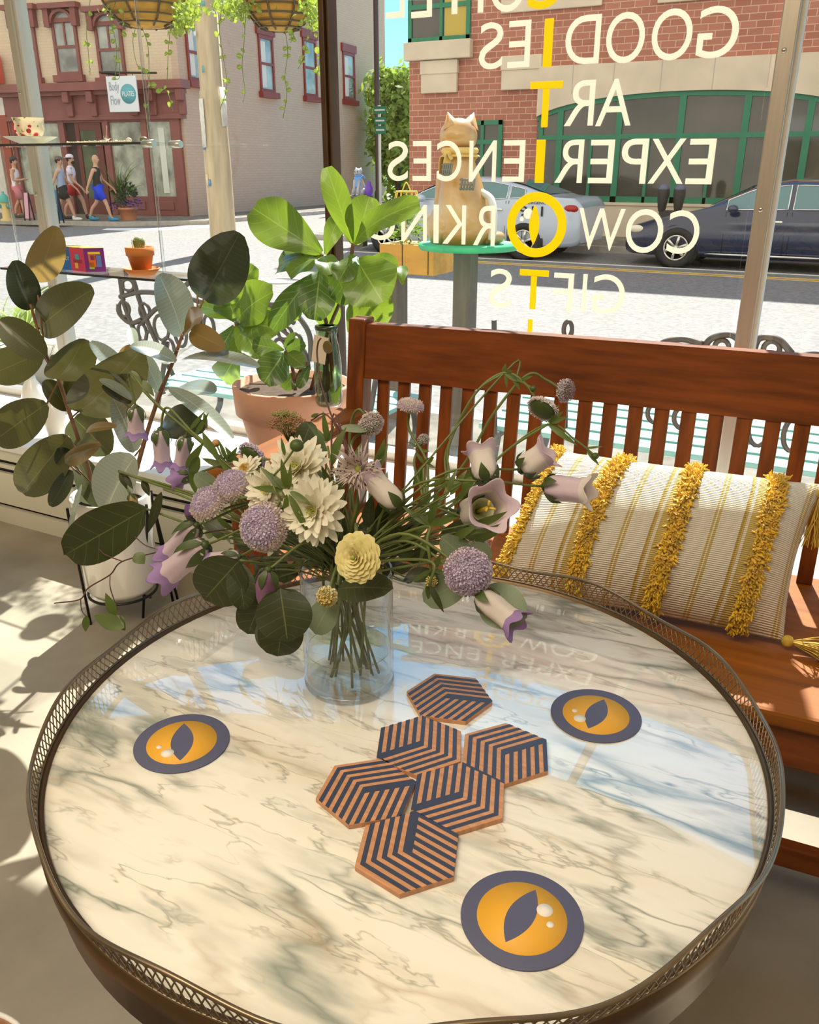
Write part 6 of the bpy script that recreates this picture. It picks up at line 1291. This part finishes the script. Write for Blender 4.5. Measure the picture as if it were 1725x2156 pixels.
# ================================================================ bouquet
GST = mat('flower_stem_green', (.14, .17, .04), .5, var=.2, vscale=30, trans=.1, tcol=(.3, .4, .05)); DST = mat('dark_twig', (.10, .04, .03), .6)
GLF = mat('fresh_leaf', (.075, .11, .022), .45, var=.25, vscale=20, trans=.25, tcol=(.35, .48, .08)); DLF = mat('bouquet_dark_leaf', (.026, .036, .009), .5, var=.25, vscale=12, trans=.12, tcol=(.2, .22, .03), vein=((.12, .13, .05), 6, .012, 2, .06, .5))
SLF = mat('sage_leaf', (.20, .25, .16), .5, var=.15, vscale=10, trans=.2, tcol=(.35, .42, .22), vein=((.3, .34, .2), 6, .012, 2, .05, .4))
LILW = mat('bell_petal', (.74, .62, .68), .6, var=.08, vscale=10, trans=.38, tcol=(.78, .60, .70)); LILP = mat('bell_petal_purple', (.40, .26, .52), .6, var=.1, vscale=10, trans=.35, tcol=(.50, .30, .62)); LILD = mat('bell_bud_plum', (.26, .12, .22), .6, trans=.2, tcol=(.4, .2, .35)); DRY = mat('dried_petal', (.45, .30, .12), .7, trans=.2, tcol=(.6, .4, .15)); CRM = mat('bell_petal_cream', (.80, .74, .68), .6, trans=.4, tcol=(.85, .76, .72))
CALX = mat('dark_calyx_green', (.055, .085, .02), .5, var=.25, vscale=40, trans=.15, tcol=(.2, .3, .04)); rnd = random.Random(77); NECK = VC+V((0, 0, ZV1))
def stem_to_vase(par, start, via=None, r=.0016, m=GST, name='stem'):
    a = rnd.uniform(0, 6.28); n_ = NECK+V((cos(a), sin(a), 0))*rnd.uniform(.004, .030)+V((0, 0, .004)); d = (start-NECK); q = atan2(-d.y, -d.x)+rnd.gauss(0, .6)
    b_ = VC+V((cos(q), sin(q), 0))*rnd.uniform(.01, .040)+V((0, 0, ZV0+.012))
    mid = [start.lerp(n_, .5)+V((0, 0, .02+.15*hypot(d.x, d.y)))] if via is None else [PY(*v) for v in via]
    P = spl([start]+mid+[n_], 7)+([n_.lerp(b_, u) for u in (.33, .66, 1)] if rnd.random() < .16 else [])
    MB().tube(P, r, 6).build(name, m, par)
def flower(name, label, cat, loc, group=None): return T(name, label, cat, tuple(loc), group)
def bell(label, cal, mou, w, Y, Y2=None, m=LILW, m2=None, via=None, bud=False, sep=1., cat='bellflower', st=True, open_=False):
    A, B_ = PY(*cal, Y), PY(*mou, Y2 or Y); ax = (B_-A).normalized(); L_ = (B_-A).length; r = pxm(w, A)/2
    t = flower('bellflower', label, 'flower', A)
    X = ax.orthogonal().normalized(); 
    if bud: prof = [(.25, 0), (.8, .12), (1., .35), (.85, .6), (.5, .82), (.12, 1.0)]
    else: prof = [(.30, 0), (.72, .05), (.88, .15), (.90, .35), (.86, .55), (.86, .72), (.95, .86), (1.12, .95), (1.28, 1.0)]
    def md(r0, z, q_, u):
        k_ = u**4; return r*r0*(1+.10*k_*cos(5*q_)+.035*cos(5*q_)), L_*(z+.07*k_*cos(5*q_)*(0 if bud else 1))
    PR = [(p, z) for p, z in prof]
    P2 = []
    for i in range(len(PR)-1):
        for s_ in range(3): u = s_/3; P2.append((PR[i][0]*(1-u)+PR[i+1][0]*u, PR[i][1]*(1-u)+PR[i+1][1]*u))
    P2.append(PR[-1]); mb = MB().lathe(P2, A, 40, ax, mod=md)
    if m2:   # coloured lips
        K_ = len(P2)-1; cut = int(K_*.72); 
        for fi in range(len(mb.f)): mb.m[fi] = 1 if fi//40 >= cut else 0
    mb.build('corolla', [m, m2] if m2 else m, t, thick=.0006)
    if open_:
        mb = MB(); mb.tube([A+ax*L_*.2, A+ax*L_*.85], [.0022, .0018], 7); 
        for k_ in range(3): e = (X*cos(2.1*k_)+ax.cross(X)*sin(2.1*k_)); mb.tube([A+ax*L_*.83, A+ax*L_*.93+e*.006], .0014, 5)
        mb.build('stigma', mat('yellow_stigma', (.65, .45, .05), .5), t); mb = MB(); mb.lathe([(r*.05, L_*.3), (r*.55, L_*.45), (r*.6, L_*.6)], A, 20, ax); mb.build('throat', mat('green_white_throat', (.60, .62, .38), .6), t, thick=.0004)
    mb = MB(); mb.sph(A, r*.38, 10, 7)
    for k_ in range(5):
        q_ = 2*pi*k_/5+.4; e = X*cos(q_)+ax.cross(X)*sin(q_); mb.leaf(A+e*r*.30-ax*r*.15, A+e*r*(1.02+.28*(k_%2))+ax*L_*(.30+.12*sep), (e-ax*.2), r*.78, .15, .16, .05, 'lan', 3, 6)
    mb.build('calyx', CALX, t)
    if st: stem_to_vase(t, A, via)
    return t
BELLS = [
 ('pink bellflower hanging at upper left in front of the rubber plant', (286, 858), (288, 918), 38, .86, .86, LILW, LILP, [(273, 785, .86), (330, 850, .84), (440, 945, .80), (560, 1060, .76)], 1.0),
 ('drooping pale bellflower, left one of the pair below the long left stem', (338, 905), (344, 982), 38, .83, .83, LILW, LILP, [(352, 858, .83), (410, 915, .81), (560, 1060, .77)], .7),
 ('drooping bellflower, right one of the pair below the long left stem', (391, 920), (381, 986), 34, .82, .82, LILW, LILP, [(412, 915, .81), (560, 1060, .77)], .7),
 ('small violet bellflower facing left beside the grey green leaf', (400, 1000), (370, 1012), 34, .80, .80, LILP, LILP, None, .6),
 ('large open mouthed lilac bellflower at the lower left of the bouquet', (432, 1148), (345, 1216), 58, .68, .67, LILW, LILP, None, .8),
 ('lilac bellflower tucked behind the large lower left one', (414, 1106), (350, 1172), 44, .72, .72, LILW, LILP, None, .8),
 ('white bellflower lying left behind the pale yellow ranunculus', (840, 1066), (776, 998), 56, .74, .74, CRM, LILW, None, .55),
 ('half hidden lilac bellflower above the round dark leaves at lower left', (504, 1172), (438, 1180), 34, .68, .68, LILW, LILP, None, .6),
 ('upright lilac bellflower at right, its mouth pointing up', (1026, 1012), (1012, 944), 60, .78, .80, CRM, LILW, None, .6),
 ('lilac bellflower pointing up and right near the top of the cushion', (1100, 988), (1155, 950), 60, .84, .85, CRM, LILW, None, .6),
 ('pale bellflower pointing right in front of the yellow shag stripe', (1150, 1024), (1244, 1034), 58, .84, .84, LILW, CRM, None, .45),
 ('drooping white and lilac bellflower at the lower right over the marble', (1010, 1252), (1090, 1318), 56, .70, .69, CRM, LILP, None, .45)]
for lab, c_, m_, w, y, y2, a_, b_, via, sp_ in BELLS: bell(lab, c_, m_, w, y, y2, a_, b_, via, sep=sp_)
bell('open lilac bellflower facing the camera with a yellow stigma', (992, 1082), (1036, 1066), 78, .80, .755, CRM, LILW, None, False, .5, open_=True)
bell('pointed plum bellflower bud hanging between the dark round leaves', (565, 1200), (557, 1292), 46, .64, .64, LILD, None, None, True, .45)
bell('withered yellow bellflower at the far left end of its stem', (275, 1042), (288, 1072), 20, .82, .82, DRY, None, [(262, 1000, .82), (420, 1045, .78), (560, 1120, .75)], True, .6)
bell('wilted dark violet bellflower beside the left lilac pincushion', (408, 1092), (392, 1062), 26, .72, .72, mat('wilted_violet', (.10, .04, .14), .7), None, None, True, .8)
# pincushions made of many florets
def pinc(label, c_, r_, Y, N_, cols, n=300, flat=.55, via=None, open_=0., stem=True, l=.16, back=False):
    C_ = PY(*c_, Y); r = pxm(r_, C_); N_ = V(N_).normalized(); t = flower('pincushion_flower', label, 'flower', C_); X = N_.orthogonal().normalized(); Y_ = N_.cross(X)
    mbs = [MB(), MB()]
    for i in range(n):
        u = (i+.5)/n; th = math.acos(1-u*(1.0-cos(radians(100)))); q_ = i*2.39996; e = (X*cos(q_)+Y_*sin(q_))*sin(th)+N_*cos(th)*flat; p = C_+e*r*rnd.uniform(.9, 1.04)
        d = e.normalized(); mb = mbs[0 if (u < .38) else 1]; s_ = r*l*rnd.uniform(.7, 1.2); a_ = d.orthogonal().normalized(); a_ = (a_*cos(q_*3)+d.cross(a_)*sin(q_*3)); b2 = d.cross(a_)
        for e2 in (a_, -a_, b2, -b2):
            v0 = len(mb.v); side = d.cross(e2)*s_*.33; mb.v += [p-d*s_*.3, p+e2*s_*.75+d*s_*.45+side, p+e2*s_*.95+d*s_*.55, p+e2*s_*.75+d*s_*.45-side]; mb.face([v0, v0+1, v0+2, v0+3], False)
    mbs[0].build('inner_florets', cols[0], t); mbs[1].build('outer_florets', cols[1], t)
    MB().sph(C_-N_*r*.05, r*.86, 16, 10, (1, 1, flat*.9), (X, Y_, N_)).build('head', cols[2], t)
    if open_ or back:
        mb = MB()
        for i in range(26): q_ = 2*pi*i/26; e = X*cos(q_)+Y_*sin(q_); mb.tube([C_-N_*r*.25, C_+e*r*.6-N_*r*.15, C_+e*r*1.0+N_*r*.1], .0005, 3)
        mb.build('rays', GLF, t)
    if stem: stem_to_vase(t, C_-N_*r*.2, via, .0017)
    return t
LIL1 = mat('lilac_floret', (.66, .57, .70), .7, trans=.25, tcol=(.6, .48, .75)); CR1 = mat('cream_floret', (.74, .64, .62), .7, trans=.3, tcol=(.8, .68, .64)); CR2 = mat('mauve_floret', (.66, .55, .64), .7, trans=.25, tcol=(.7, .55, .65)); CORE = mat('floret_core', (.48, .42, .30), .8); DKF = mat('brown_floret', (.30, .20, .22), .7)
pinc('largest lilac pincushion flower, left of centre in the bouquet', (557, 1110), 49, .66, (.15, -1, .45), (LIL1, CR1, CORE), 420, .8)
pinc('lilac pincushion flower above the largest one', (489, 1024), 38, .72, (.05, -.6, 1), (LIL1, CR1, CORE), 300, .6)
pinc('lilac pincushion flower at the left edge of the pair', (440, 1060), 40, .70, (-.2, -.6, .9), (LIL1, CR1, CORE), 320, .6)
pinc('mauve pincushion flower at right over the brass rim', (986, 1204), 48, .70, (.4, -1, .3), (LIL1, CR2, CORE), 420, .8)
pinc('small pale pincushion seen from below against the bench slats', (864, 856), 27, .86, (.1, .1, 1), (CR1, CR2, CORE), 220, .6, [(862, 905, .86), (900, 980, .84), (880, 1080, .80)])
pinc('tiny pincushion bud below the small pale one', (892, 926), 13, .86, (.2, -.3, 1), (CR1, CR2, GLF), 90, .9, [(872, 975, .85), (885, 1070, .8)])
pinc('cream pincushion hanging from a hooked stem at the bench post', (781, 892), 27, .84, (.9, -.6, -.3), (CR1, CR1, GLF), 220, .6, [(755, 862, .84), (738, 900, .84), (737, 1000, .82)], back=True)
pinc('white lacy pincushion with radiating spokes at upper right', (1143, 862), 32, .90, (.1, .75, .5), (CR1, CR1, GLF), 260, .35, [(1110, 812, .90), (1062, 785, .90), (1000, 830, .88), (945, 940, .86), (928, 1060, .82)], back=True)
pinc('brownish pincushion at the topmost right arching stem tip', (1189, 822), 24, .92, (.9, -.2, .1), (DKF, CR2, GLF), 170, .8, [(1150, 800, .92), (1110, 790, .91), (1040, 870, .89), (950, 1010, .86)], back=True)
pinc('mauve pincushion seen from behind above the yellow centred daisy', (531, 962), 32, .82, (.1, .8, .3), (CR2, CR2, GLF), 220, .4, None, back=True)
pinc('half hidden pale pincushion just left of the shag cushion corner', (1008, 1150), 22, .78, (.4, -.4, .8), (CR1, CR2, GLF), 150, .6)
pinc('small yellow spiky flower hanging at the vase rim', (689, 1256), 17, .67, (.2, -1, -.2), (mat('straw_floret', (.66, .52, .18), .7), mat('straw_floret_pale', (.70, .62, .32), .7), CORE), 150, .9, l=.5)
pinc('green bud with straw tip standing over the marble right of the vase', (910, 1224), 13, .70, (.2, -.8, .3), (mat('straw_floret', (.66, .52, .18), .7), GLF, GLF), 70, 1., [(900, 1140, .71), (890, 1110, .73)], l=.35)
pinc('small yellow green flower beside the upper white chrysanthemum', (690, 1026), 16, .76, (.2, -.8, .3), (mat('lime_floret', (.66, .60, .12), .7), mat('lime_floret', (.66, .60, .12), .7), GLF), 90, 1., l=.4)
# starry spiky masterwort
C_ = PY(759, 986, .74); t = flower('masterwort', 'spiky pale star flower with dark stamens in front of the bench post', 'flower', C_); r = pxm(68, C_); N_ = V((.05, -1, .3)).normalized(); X = N_.orthogonal().normalized(); Y_ = N_.cross(X)
mb = MB(); m2 = MB()
for i in range(170):
    q_ = rnd.uniform(0, 6.28); s_ = rnd.uniform(.35, 1); e = ((X*cos(q_)+Y_*sin(q_))*s_+N_*sqrt(max(0, 1-s_*s_))*.7); l_ = r*rnd.uniform(.7, 1.12); mb.leaf(C_+e*r*.12, C_+e*l_, N_, .0028, .1, .05, 0, 'lan', 2, 4)
    if i % 2: m2.sph(C_+e*l_*rnd.uniform(.5, 1.0)+N_*.003, .0009, 5, 4)
mb.build('thin_petals', mat('straw_pink_petal', (.60, .50, .44), .6, trans=.3, tcol=(.7, .55, .5)), t); m2.build('stamens', mat('dark_stamen', (.08, .03, .06), .6), t); MB().sph(C_, r*.24, 14, 9).build('centre', mat('olive_centre', (.30, .30, .06), .7, var=.4, vscale=300), t); stem_to_vase(t, C_, [(752, 1060, .74), (740, 1130, .74)], .0022)
# chrysanthemums
PETW = mat('white_petal', (.84, .80, .66), .55, var=.06, vscale=20, trans=.3, tcol=(.85, .80, .62)); LIME_ = mat('lime_centre', (.62, .62, .12), .6, var=.3, vscale=150, trans=.2, tcol=(.7, .7, .15)); GOLD = mat('gold_centre', (.80, .52, .06), .6, var=.3, vscale=150)
def chrys(label, c_, r_, Y, N_, rings_, cm, pw=.26):
    C_ = PY(*c_, Y); r = pxm(r_, C_); N_ = V(N_).normalized(); X = N_.orthogonal().normalized(); Y_ = N_.cross(X); t = flower('chrysanthemum', label, 'flower', C_); mb = MB()
    for (n, l_, el, off) in rings_:
        for i in range(n):
            q_ = 2*pi*(i+off)/n+rnd.gauss(0, .06); e = X*cos(q_)+Y_*sin(q_); ev = el+rnd.gauss(0, .09); d = e*cos(ev)+N_*sin(ev); L_ = r*l_*rnd.uniform(.86, 1.1); mb.leaf(C_+d*r*.12, C_+d*L_, N_*cos(ev)-e*sin(ev), r*pw*(.6+.5*l_), .25, -.06, 0, 'pet', 3, 6, rnd.gauss(0, .25))
    mb.build('petals', PETW, t); mb = MB()
    for i in range(110):
        u = (i+.5)/110; q_ = i*2.4; s_ = sqrt(u)*.30*r; e = X*cos(q_)+Y_*sin(q_); p = C_+e*s_+N_*r*(.14-.10*u); mb.leaf(p, p+(N_+e*u*.8).normalized()*r*.14, e, r*.05, .3, 0, 0, 'pet', 2, 3)
    mb.build('centre', cm, t); MB().sph(C_-N_*r*.08, r*.2, 12, 8).build('calyx', GLF, t); stem_to_vase(t, C_-N_*r*.1, None, .0022)
R5 = [(19, 1.0, .0, 0), (18, .95, .22, .5), (16, .82, .45, .2), (13, .62, .72, .6), (10, .45, .95, .1)]
chrys('white chrysanthemum with a lime centre above the ranunculus', (662, 1075), 78, .68, (.05, -1, .35), R5, LIME_)
chrys('upper white chrysanthemum with a lime centre, a green bud in front of it', (628, 985), 76, .72, (-.05, -.9, .6), R5, LIME_)
chrys('white daisy with a golden centre at the upper left of the bouquet', (517, 988), 40, .76, (-.1, -.6, .9), [(16, 1.0, .1, 0), (14, .8, .35, .5)], GOLD)
chrys('white chrysanthemum mostly hidden behind the largest lilac pincushion', (566, 1030), 58, .70, (-.1, -1, .4), R5[:4], LIME_)
# ranunculus
C_ = PY(753, 1174, .645); r = pxm(56, C_); t = flower('ranunculus', 'round pale yellow ranunculus with tight petals at the centre of the bouquet', 'flower', C_); N_ = V((.0, -1, .42)).normalized(); X = N_.orthogonal().normalized(); Y_ = N_.cross(X); mb = MB()
for k_, (n, s_, el) in enumerate(((11, 1.0, .12), (11, .92, .30), (11, .80, .48), (10, .68, .68), (9, .54, .85), (8, .40, 1.0), (6, .26, 1.2), (5, .15, 1.3))):
    for i in range(n):
        q_ = 2*pi*(i+k_*.37)/n+rnd.gauss(0, .05); e = X*cos(q_)+Y_*sin(q_); d0 = C_+N_*r*(.30*(1-s_))-N_*r*.12; tip = C_+e*r*s_+N_*r*(.42*(1-s_**2)); w_ = r*(.25+.50*s_)
        mb.leaf(d0+e*r*s_*.25, tip, N_*1.0-e*.2, w_, -.10, .10, .05, 'obo', 5, 7)
mb.build('petals', mat('pale_yellow_petal', (.78, .68, .30), .55, var=.10, vscale=18, trans=.25, tcol=(.8, .72, .3)), t); MB().sph(C_+N_*r*.36, r*.09, 10, 7).build('centre', mat('green_eye', (.30, .33, .05), .6), t); stem_to_vase(t, C_, None, .0022)
# buds
for lab, c_, r_, Y, via in (('plump green bud on a curved stem before the upper chrysanthemum', (625, 938), 15, .68, [(592, 985, .68), (575, 1010, .68), (600, 1060, .68)]), ('small orange bud high on the left side of the bouquet', (455, 933), 9, .80, [(478, 985, .79), (520, 1080, .76)]), ('tiny green bud left of the leaf whorl at far right, hanging over the cushion', (1254, 960), 8, .90, [(1210, 925, .9), (1154, 893, .9), (1060, 955, .88), (960, 1060, .84)]), ('tiny green bud near the top of the arching stems', (1123, 818), 7, .90, [(1090, 800, .9), (1062, 785, .90)])):
    C_ = PY(*c_, Y); t = flower('flower_bud', lab, 'flower bud', C_); r = pxm(r_, C_); MB().sph(C_, r, 14, 10, (1, 1, .9)).build('bud', mat('orange_bud', (.45, .22, .08), .6) if 'orange' in lab else GLF, t)
    mb = MB()
    for k_ in range(5): q_ = 1.26*k_; mb.leaf(C_+V((0, 0, -r*.8)), C_+V((cos(q_)*r*1.02, sin(q_)*r*1.02, r*.4)), (cos(q_), sin(q_), 0), r*.5, .1, -.2, 0, 'lan', 2, 5)
    mb.build('sepals', GLF, t); stem_to_vase(t, C_, via, .0012)
# leaf sprays
def spray(label, stem_pts, leaves, mt, shape='rnd', r=.0016, sm=GST, tovase=True, name='leaf_spray'):
    P0 = PY(*stem_pts[0]); t = flower(name, label, 'foliage', P0)
    for B_, T_, w, Y, up in leaves: leafpx(t, 'leaf', B_, T_, w, Y, Y-.015 if shape == 'rnd' else Y, mt, up, shape, .08, .05, .03)
    if tovase: stem_to_vase(t, P0, stem_pts[1:] or None, r, sm)
    else: MB().tube(spl([PY(*p) for p in stem_pts]), r, 6).build('stem', sm, t)
spray('big dark curved eucalyptus leaf reaching out to the left over the white pot', [(310, 1072, .78), (420, 1110, .76), (560, 1140, .75)], [((310, 1070), (137, 1168), 72, .76, 0)], DLF)
spray('cluster of large round dark leaves hanging left of the vase', [(505, 1180, .66), (600, 1190, .70)], [((504, 1180), (430, 1262), 96, .645, 0), ((500, 1185), (515, 1285), 60, .65, 0), ((560, 1240), (522, 1335), 74, .66, 0), ((590, 1238), (606, 1352), 118, .635, 0), ((598, 1285), (585, 1382), 92, .65, 0), ((560, 1300), (575, 1372), 60, .66, 0)], DLF)
spray('grey green round leaf hanging at the left of the vase rim', [(702, 1262, .70)], [((700, 1262), (662, 1334), 58, .685, .2)], SLF)
spray('dark leaf lying flat across the vase rim', [(712, 1232, .68)], [((712, 1240), (828, 1240), 44, .675, .5)], DLF)
spray('round olive leaf behind the ranunculus', [(848, 1150, .76)], [((846, 1152), (752, 1112), 84, .76, 0)], DLF)
spray('pair of broad sage leaves at the lower right of the bouquet', [(1002, 1190, .74), (940, 1180, .74)], [((985, 1215), (893, 1268), 66, .715, 0), ((1010, 1255), (1110, 1300), 84, .715, 0), ((1000, 1192), (928, 1130), 52, .76, 0), ((1032, 1182), (985, 1150), 46, .76, 0)], SLF)
spray('grey green oval leaf beside the left pincushions', [(458, 1032, .76)], [((458, 1034), (410, 998), 40, .76, 0)], SLF)
spray('slim sage leaf across the hooked stem', [(776, 905, .83), (738, 950, .82)], [((776, 906), (716, 900), 17, .83, .3)], SLF)
spray('dark folded leaf on a thin red stalk above the chrysanthemum', [(655, 885, .80), (690, 875, .80), (735, 965, .78)], [((656, 888), (636, 938), 44, .80, 0)], DLF, sm=DST, r=.0009)
spray('dark crumpled leaf under the open lilac bellflower', [(994, 1094, .78)], [((994, 1094), (926, 1132), 28, .78, 0), ((1030, 1000), (1016, 965), 14, .80, 0)], DLF)
spray('dark withered leaf hanging below the green straw bud', [(905, 1232, .69), (900, 1180, .70)], [((905, 1232), (935, 1290), 14, .69, 0)], DLF, 'lan')
spray('dark wavy leaf dangling left of the big lower left bellflower', [(345, 1030, .77), (420, 1060, .76)], [((340, 1035), (312, 1122), 16, .77, 0)], DLF, 'lan')
spray('bare reddish twig with tiny leaves at the far left of the bouquet', [(115, 1270, .72), (168, 1262, .72), (186, 1238, .73), (232, 1210, .74), (258, 1182, .74), (345, 1158, .74), (420, 1125, .74), (520, 1120, .74), (640, 1190, .74)], [((240, 1296), (264, 1328), 26, .72, 0), ((262, 1322), (198, 1296), 26, .71, 0), ((242, 1298), (222, 1248), 20, .72, 0), ((182, 1296), (180, 1330), 12, .72, 0), ((285, 1165), (304, 1188), 28, .73, 0)], GLF, 'lan', .0010, DST)
t = flower('twig', 'thin side twigs branching off the bare reddish twig', 'twig', PY(258, 1182, .74))
MB().tube(spl([PY(258, 1182, .74), PY(222, 1168, .74), (PY(208, 1155, .74))]), .0009, 5).tube(spl([PY(232, 1210, .74), PY(232, 1235, .73), PY(240, 1262, .73), PY(262, 1322, .715)]), .0008, 5).tube(spl([PY(170, 1262, .72), PY(172, 1285, .72), PY(182, 1298, .72)]), .0007, 5).tube(spl([PY(345, 1158, .74), PY(310, 1150, .74), PY(284, 1130, .74)]), .0008, 5).build('twigs', DST, t)
W1 = [((600, 1033), (532, 1026), 12, .68, 0), ((600, 1033), (545, 980), 13, .68, 0), ((602, 1030), (570, 995), 12, .68, 0), ((604, 1028), (592, 965), 15, .68, 0), ((608, 1032), (612, 975), 10, .68, 0), ((610, 1035), (655, 1060), 13, .67, 0), ((608, 1040), (652, 1128), 16, .665, 0), ((604, 1040), (600, 1095), 11, .67, 0), ((600, 960), (592, 920), 8, .68, 0)]
spray('fresh green leaf whorl in front of the two chrysanthemums', [(604, 1035, .68), (590, 1090, .68)], W1, GLF, 'lan')
W2 = [((904, 1107), (846, 1065), 14, .74, 0), ((902, 1108), (838, 1138), 14, .74, 0), ((904, 1106), (968, 1088), 13, .74, 0), ((905, 1104), (922, 1032), 15, .74, 0), ((904, 1104), (880, 1078), 10, .74, 0), ((905, 1112), (882, 1190), 10, .73, 0), ((908, 1200), (868, 1225), 9, .70, 0), ((912, 1200), (955, 1210), 10, .70, 0), ((915, 1195), (928, 1168), 12, .70, 0), ((900, 1230), (902, 1262), 9, .70, 0)]
spray('fresh green leaf whorl right of the ranunculus', [(904, 1107, .74), (880, 1150, .73)], W2, GLF, 'lan')
W3 = [((893, 977), (868, 1030), 13, .84, 0), ((893, 977), (884, 1022), 8, .84, 0), ((893, 976), (875, 950), 8, .84, 0), ((895, 975), (915, 962), 11, .84, 0), ((896, 976), (916, 985), 8, .84, 0), ((880, 942), (858, 930), 6, .85, 0), ((884, 948), (905, 950), 6, .85, 0)]
spray('small green leaf tuft below the tiny pincushion bud', [(893, 978, .84), (880, 1080, .80)], W3, GLF, 'lan')
W4 = [((1154, 893), (1216, 938), 13, .90, 0), ((1156, 892), (1198, 876), 10, .90, 0), ((1155, 890), (1188, 865), 9, .90, 0), ((1236, 948), (1262, 980), 9, .90, 0), ((1230, 944), (1270, 940), 5, .90, 0), ((1160, 888), (1178, 850), 9, .90, 0)]
spray('narrow green leaves on the right arching stem above the cushion', [(1154, 893, .90), (1060, 955, .88), (955, 1060, .84)], W4, GLF, 'lan')
W5 = [((1060, 785), (1065, 765), 9, .9, 0), ((1062, 785), (1080, 780), 7, .9, 0), ((1064, 786), (1068, 818), 7, .9, 0), ((1080, 792), (1095, 822), 9, .9, 0), ((1095, 800), (1122, 792), 7, .9, 0), ((1062, 784), (1098, 806), 12, .9, 0)]
spray('tiny leaves at the crown of the tallest arching stem', [(1061, 785, .90), (1000, 830, .88), (940, 950, .86), (925, 1060, .82)], W5, GLF, 'lan')
spray('long hairy green stem with hooks crossing the rubber plant at left', [(300, 820, .84), (340, 860, .84), (440, 945, .80), (560, 1060, .76)], [((276, 780), (300, 812), 14, .86, 0), ((300, 800), (325, 835), 15, .85, 0), ((430, 870), (436, 905), 9, .81, 0), ((412, 915), (440, 868), 8, .81, 0), ((400, 905), (432, 865), 7, .81, 0), ((285, 870), (298, 895), 14, .86, 0)], GLF, 'lan', .0020)
spray('cut green stem end at left carrying the withered bell', [(250, 992, .82), (330, 1020, .80), (420, 1050, .78), (560, 1120, .75)], [((252, 994), (268, 1030), 14, .82, 0), ((300, 1010), (315, 1045), 16, .81, 0), ((262, 1000), (280, 1030), 12, .82, 0)], DLF, 'lan', .0020)
spray('green willow like leaves left of the golden centred daisy', [(485, 990, .79), (510, 1080, .76)], [((480, 985), (425, 965), 12, .79, 0), ((482, 984), (440, 945), 13, .79, 0), ((480, 975), (500, 940), 10, .79, 0), ((478, 970), (460, 925), 9, .79, 0), ((470, 965), (505, 955), 9, .79, 0), ((405, 990), (412, 1040), 18, .78, 0), ((418, 960), (400, 1010), 18, .78, 0), ((392, 985), (430, 930), 14, .78, 0)], GLF, 'lan')
spray('upright slim leaves in front of the bench armrest', [(690, 940, .80), (700, 1000, .78)], [((690, 930), (680, 865), 13, .80, 0), ((688, 928), (662, 898), 8, .80, 0), ((690, 930), (705, 893), 7, .80, 0), ((690, 932), (664, 922), 10, .80, .5), ((655, 878), (672, 870), 6, .80, 0)], GLF, 'lan')
spray('single thin dark red stem rising past the paper tag', [(735, 960, .78), (700, 880, .79)], [], DST, 'lan', .0011, DST)
t = flower('twig', 'thin dark red stem curving over the fig pot', 'twig', PY(735, 960, .78)); MB().tube(spl([PY(735, 960, .78), PY(700, 880, .79), PY(677, 810, .80), (PY(668, 750, .81)), PY(670, 722, .81), PY(676, 712, .81)]), .0010, 6).build('twig', DST, t)
# lace umbels
def umbel(label, c_, Y, R_, mt, n):
    C_ = PY(*c_, Y); t = flower('lace_umbel', label, 'flower', C_); r = pxm(R_, C_); st = MB(); dt = MB()
    for i in range(n):
        q_ = rnd.uniform(0, 6.28); s_ = sqrt(rnd.random()); p = C_+V((cos(q_)*s_*r, sin(q_)*s_*r*.7, r*.75*(1-.4*s_*s_)+rnd.gauss(0, .05)*r)); st.tube([C_-V((0, 0, r*.4)), C_.lerp(p, .55)+V((0, 0, .002)), p], .00035, 3)
        for k_ in range(7): dt.sph(p+V((rnd.gauss(0, .0028), rnd.gauss(0, .0028), rnd.gauss(0, .0018))), .0009, 4, 3)
    st.build('rays', GST, t); dt.build('florets', mt, t); stem_to_vase(t, C_-V((0, 0, r*.4)), None, .0014)
umbel('brownish lace umbel at the top of the bouquet before the fig pot', (612, 920), .82, 50, mat('brown_floret_dots', (.32, .15, .06), .7), 70)
umbel('green lace umbel beside the brownish one', (602, 890), .84, 30, mat('green_floret_dots', (.34, .32, .10), .7), 45)
# filler greenery in the heart of the bouquet
for lab, x0, x1, y0, y1, n, mt in (('dark filler greenery in the lower heart of the bouquet', 470, 860, 1100, 1230, 46, DLF), ('green filler greenery behind the flowers of the bouquet', 440, 830, 960, 1150, 46, GLF), ('feathery filler stems on the right of the bouquet', 850, 1010, 1010, 1150, 24, GLF)):
    t = flower('filler_foliage', lab, 'foliage', NECK+V((0, 0, .05))); mb = MB(); sm = MB()
    for i in range(n):
        x, y = rnd.uniform(x0, x1), rnd.uniform(y0, y1); Y = .76+rnd.uniform(-.02, .06); p = PY(x, y, Y); d = (p-(NECK+V((0, 0, -.02)))).normalized()+V((rnd.gauss(0, .3), rnd.gauss(0, .2), rnd.gauss(0, .3))); l_ = rnd.uniform(.025, .05); mb.leaf(p, p+d.normalized()*l_, (CAM-p).normalized()+V((rnd.gauss(0, .6), rnd.gauss(0, .6), rnd.gauss(0, .6))), l_*(.45 if mt is DLF else .25), .15, .1, .03, 'lan', 3, 6)
        a_ = rnd.uniform(0, 6.28); n_ = NECK+V((cos(a_), sin(a_), 0))*rnd.uniform(0, .035); b_ = VC+V((-cos(a_), -sin(a_), 0))*rnd.uniform(.0, .04)+V((0, 0, ZV0+.012))
        if i % 24 == 0: sm.tube(spl([p, p.lerp(n_, .5)+V((0, 0, .008)), n_, b_], 5), rnd.uniform(.0011, .0024), 5)
        else: sm.tube(spl([p, p.lerp(n_, .5)+V((0, 0, .008)), n_], 5), .0010, 4)
    mb.build('leaves', mt, t); sm.build('stems', GST, t)
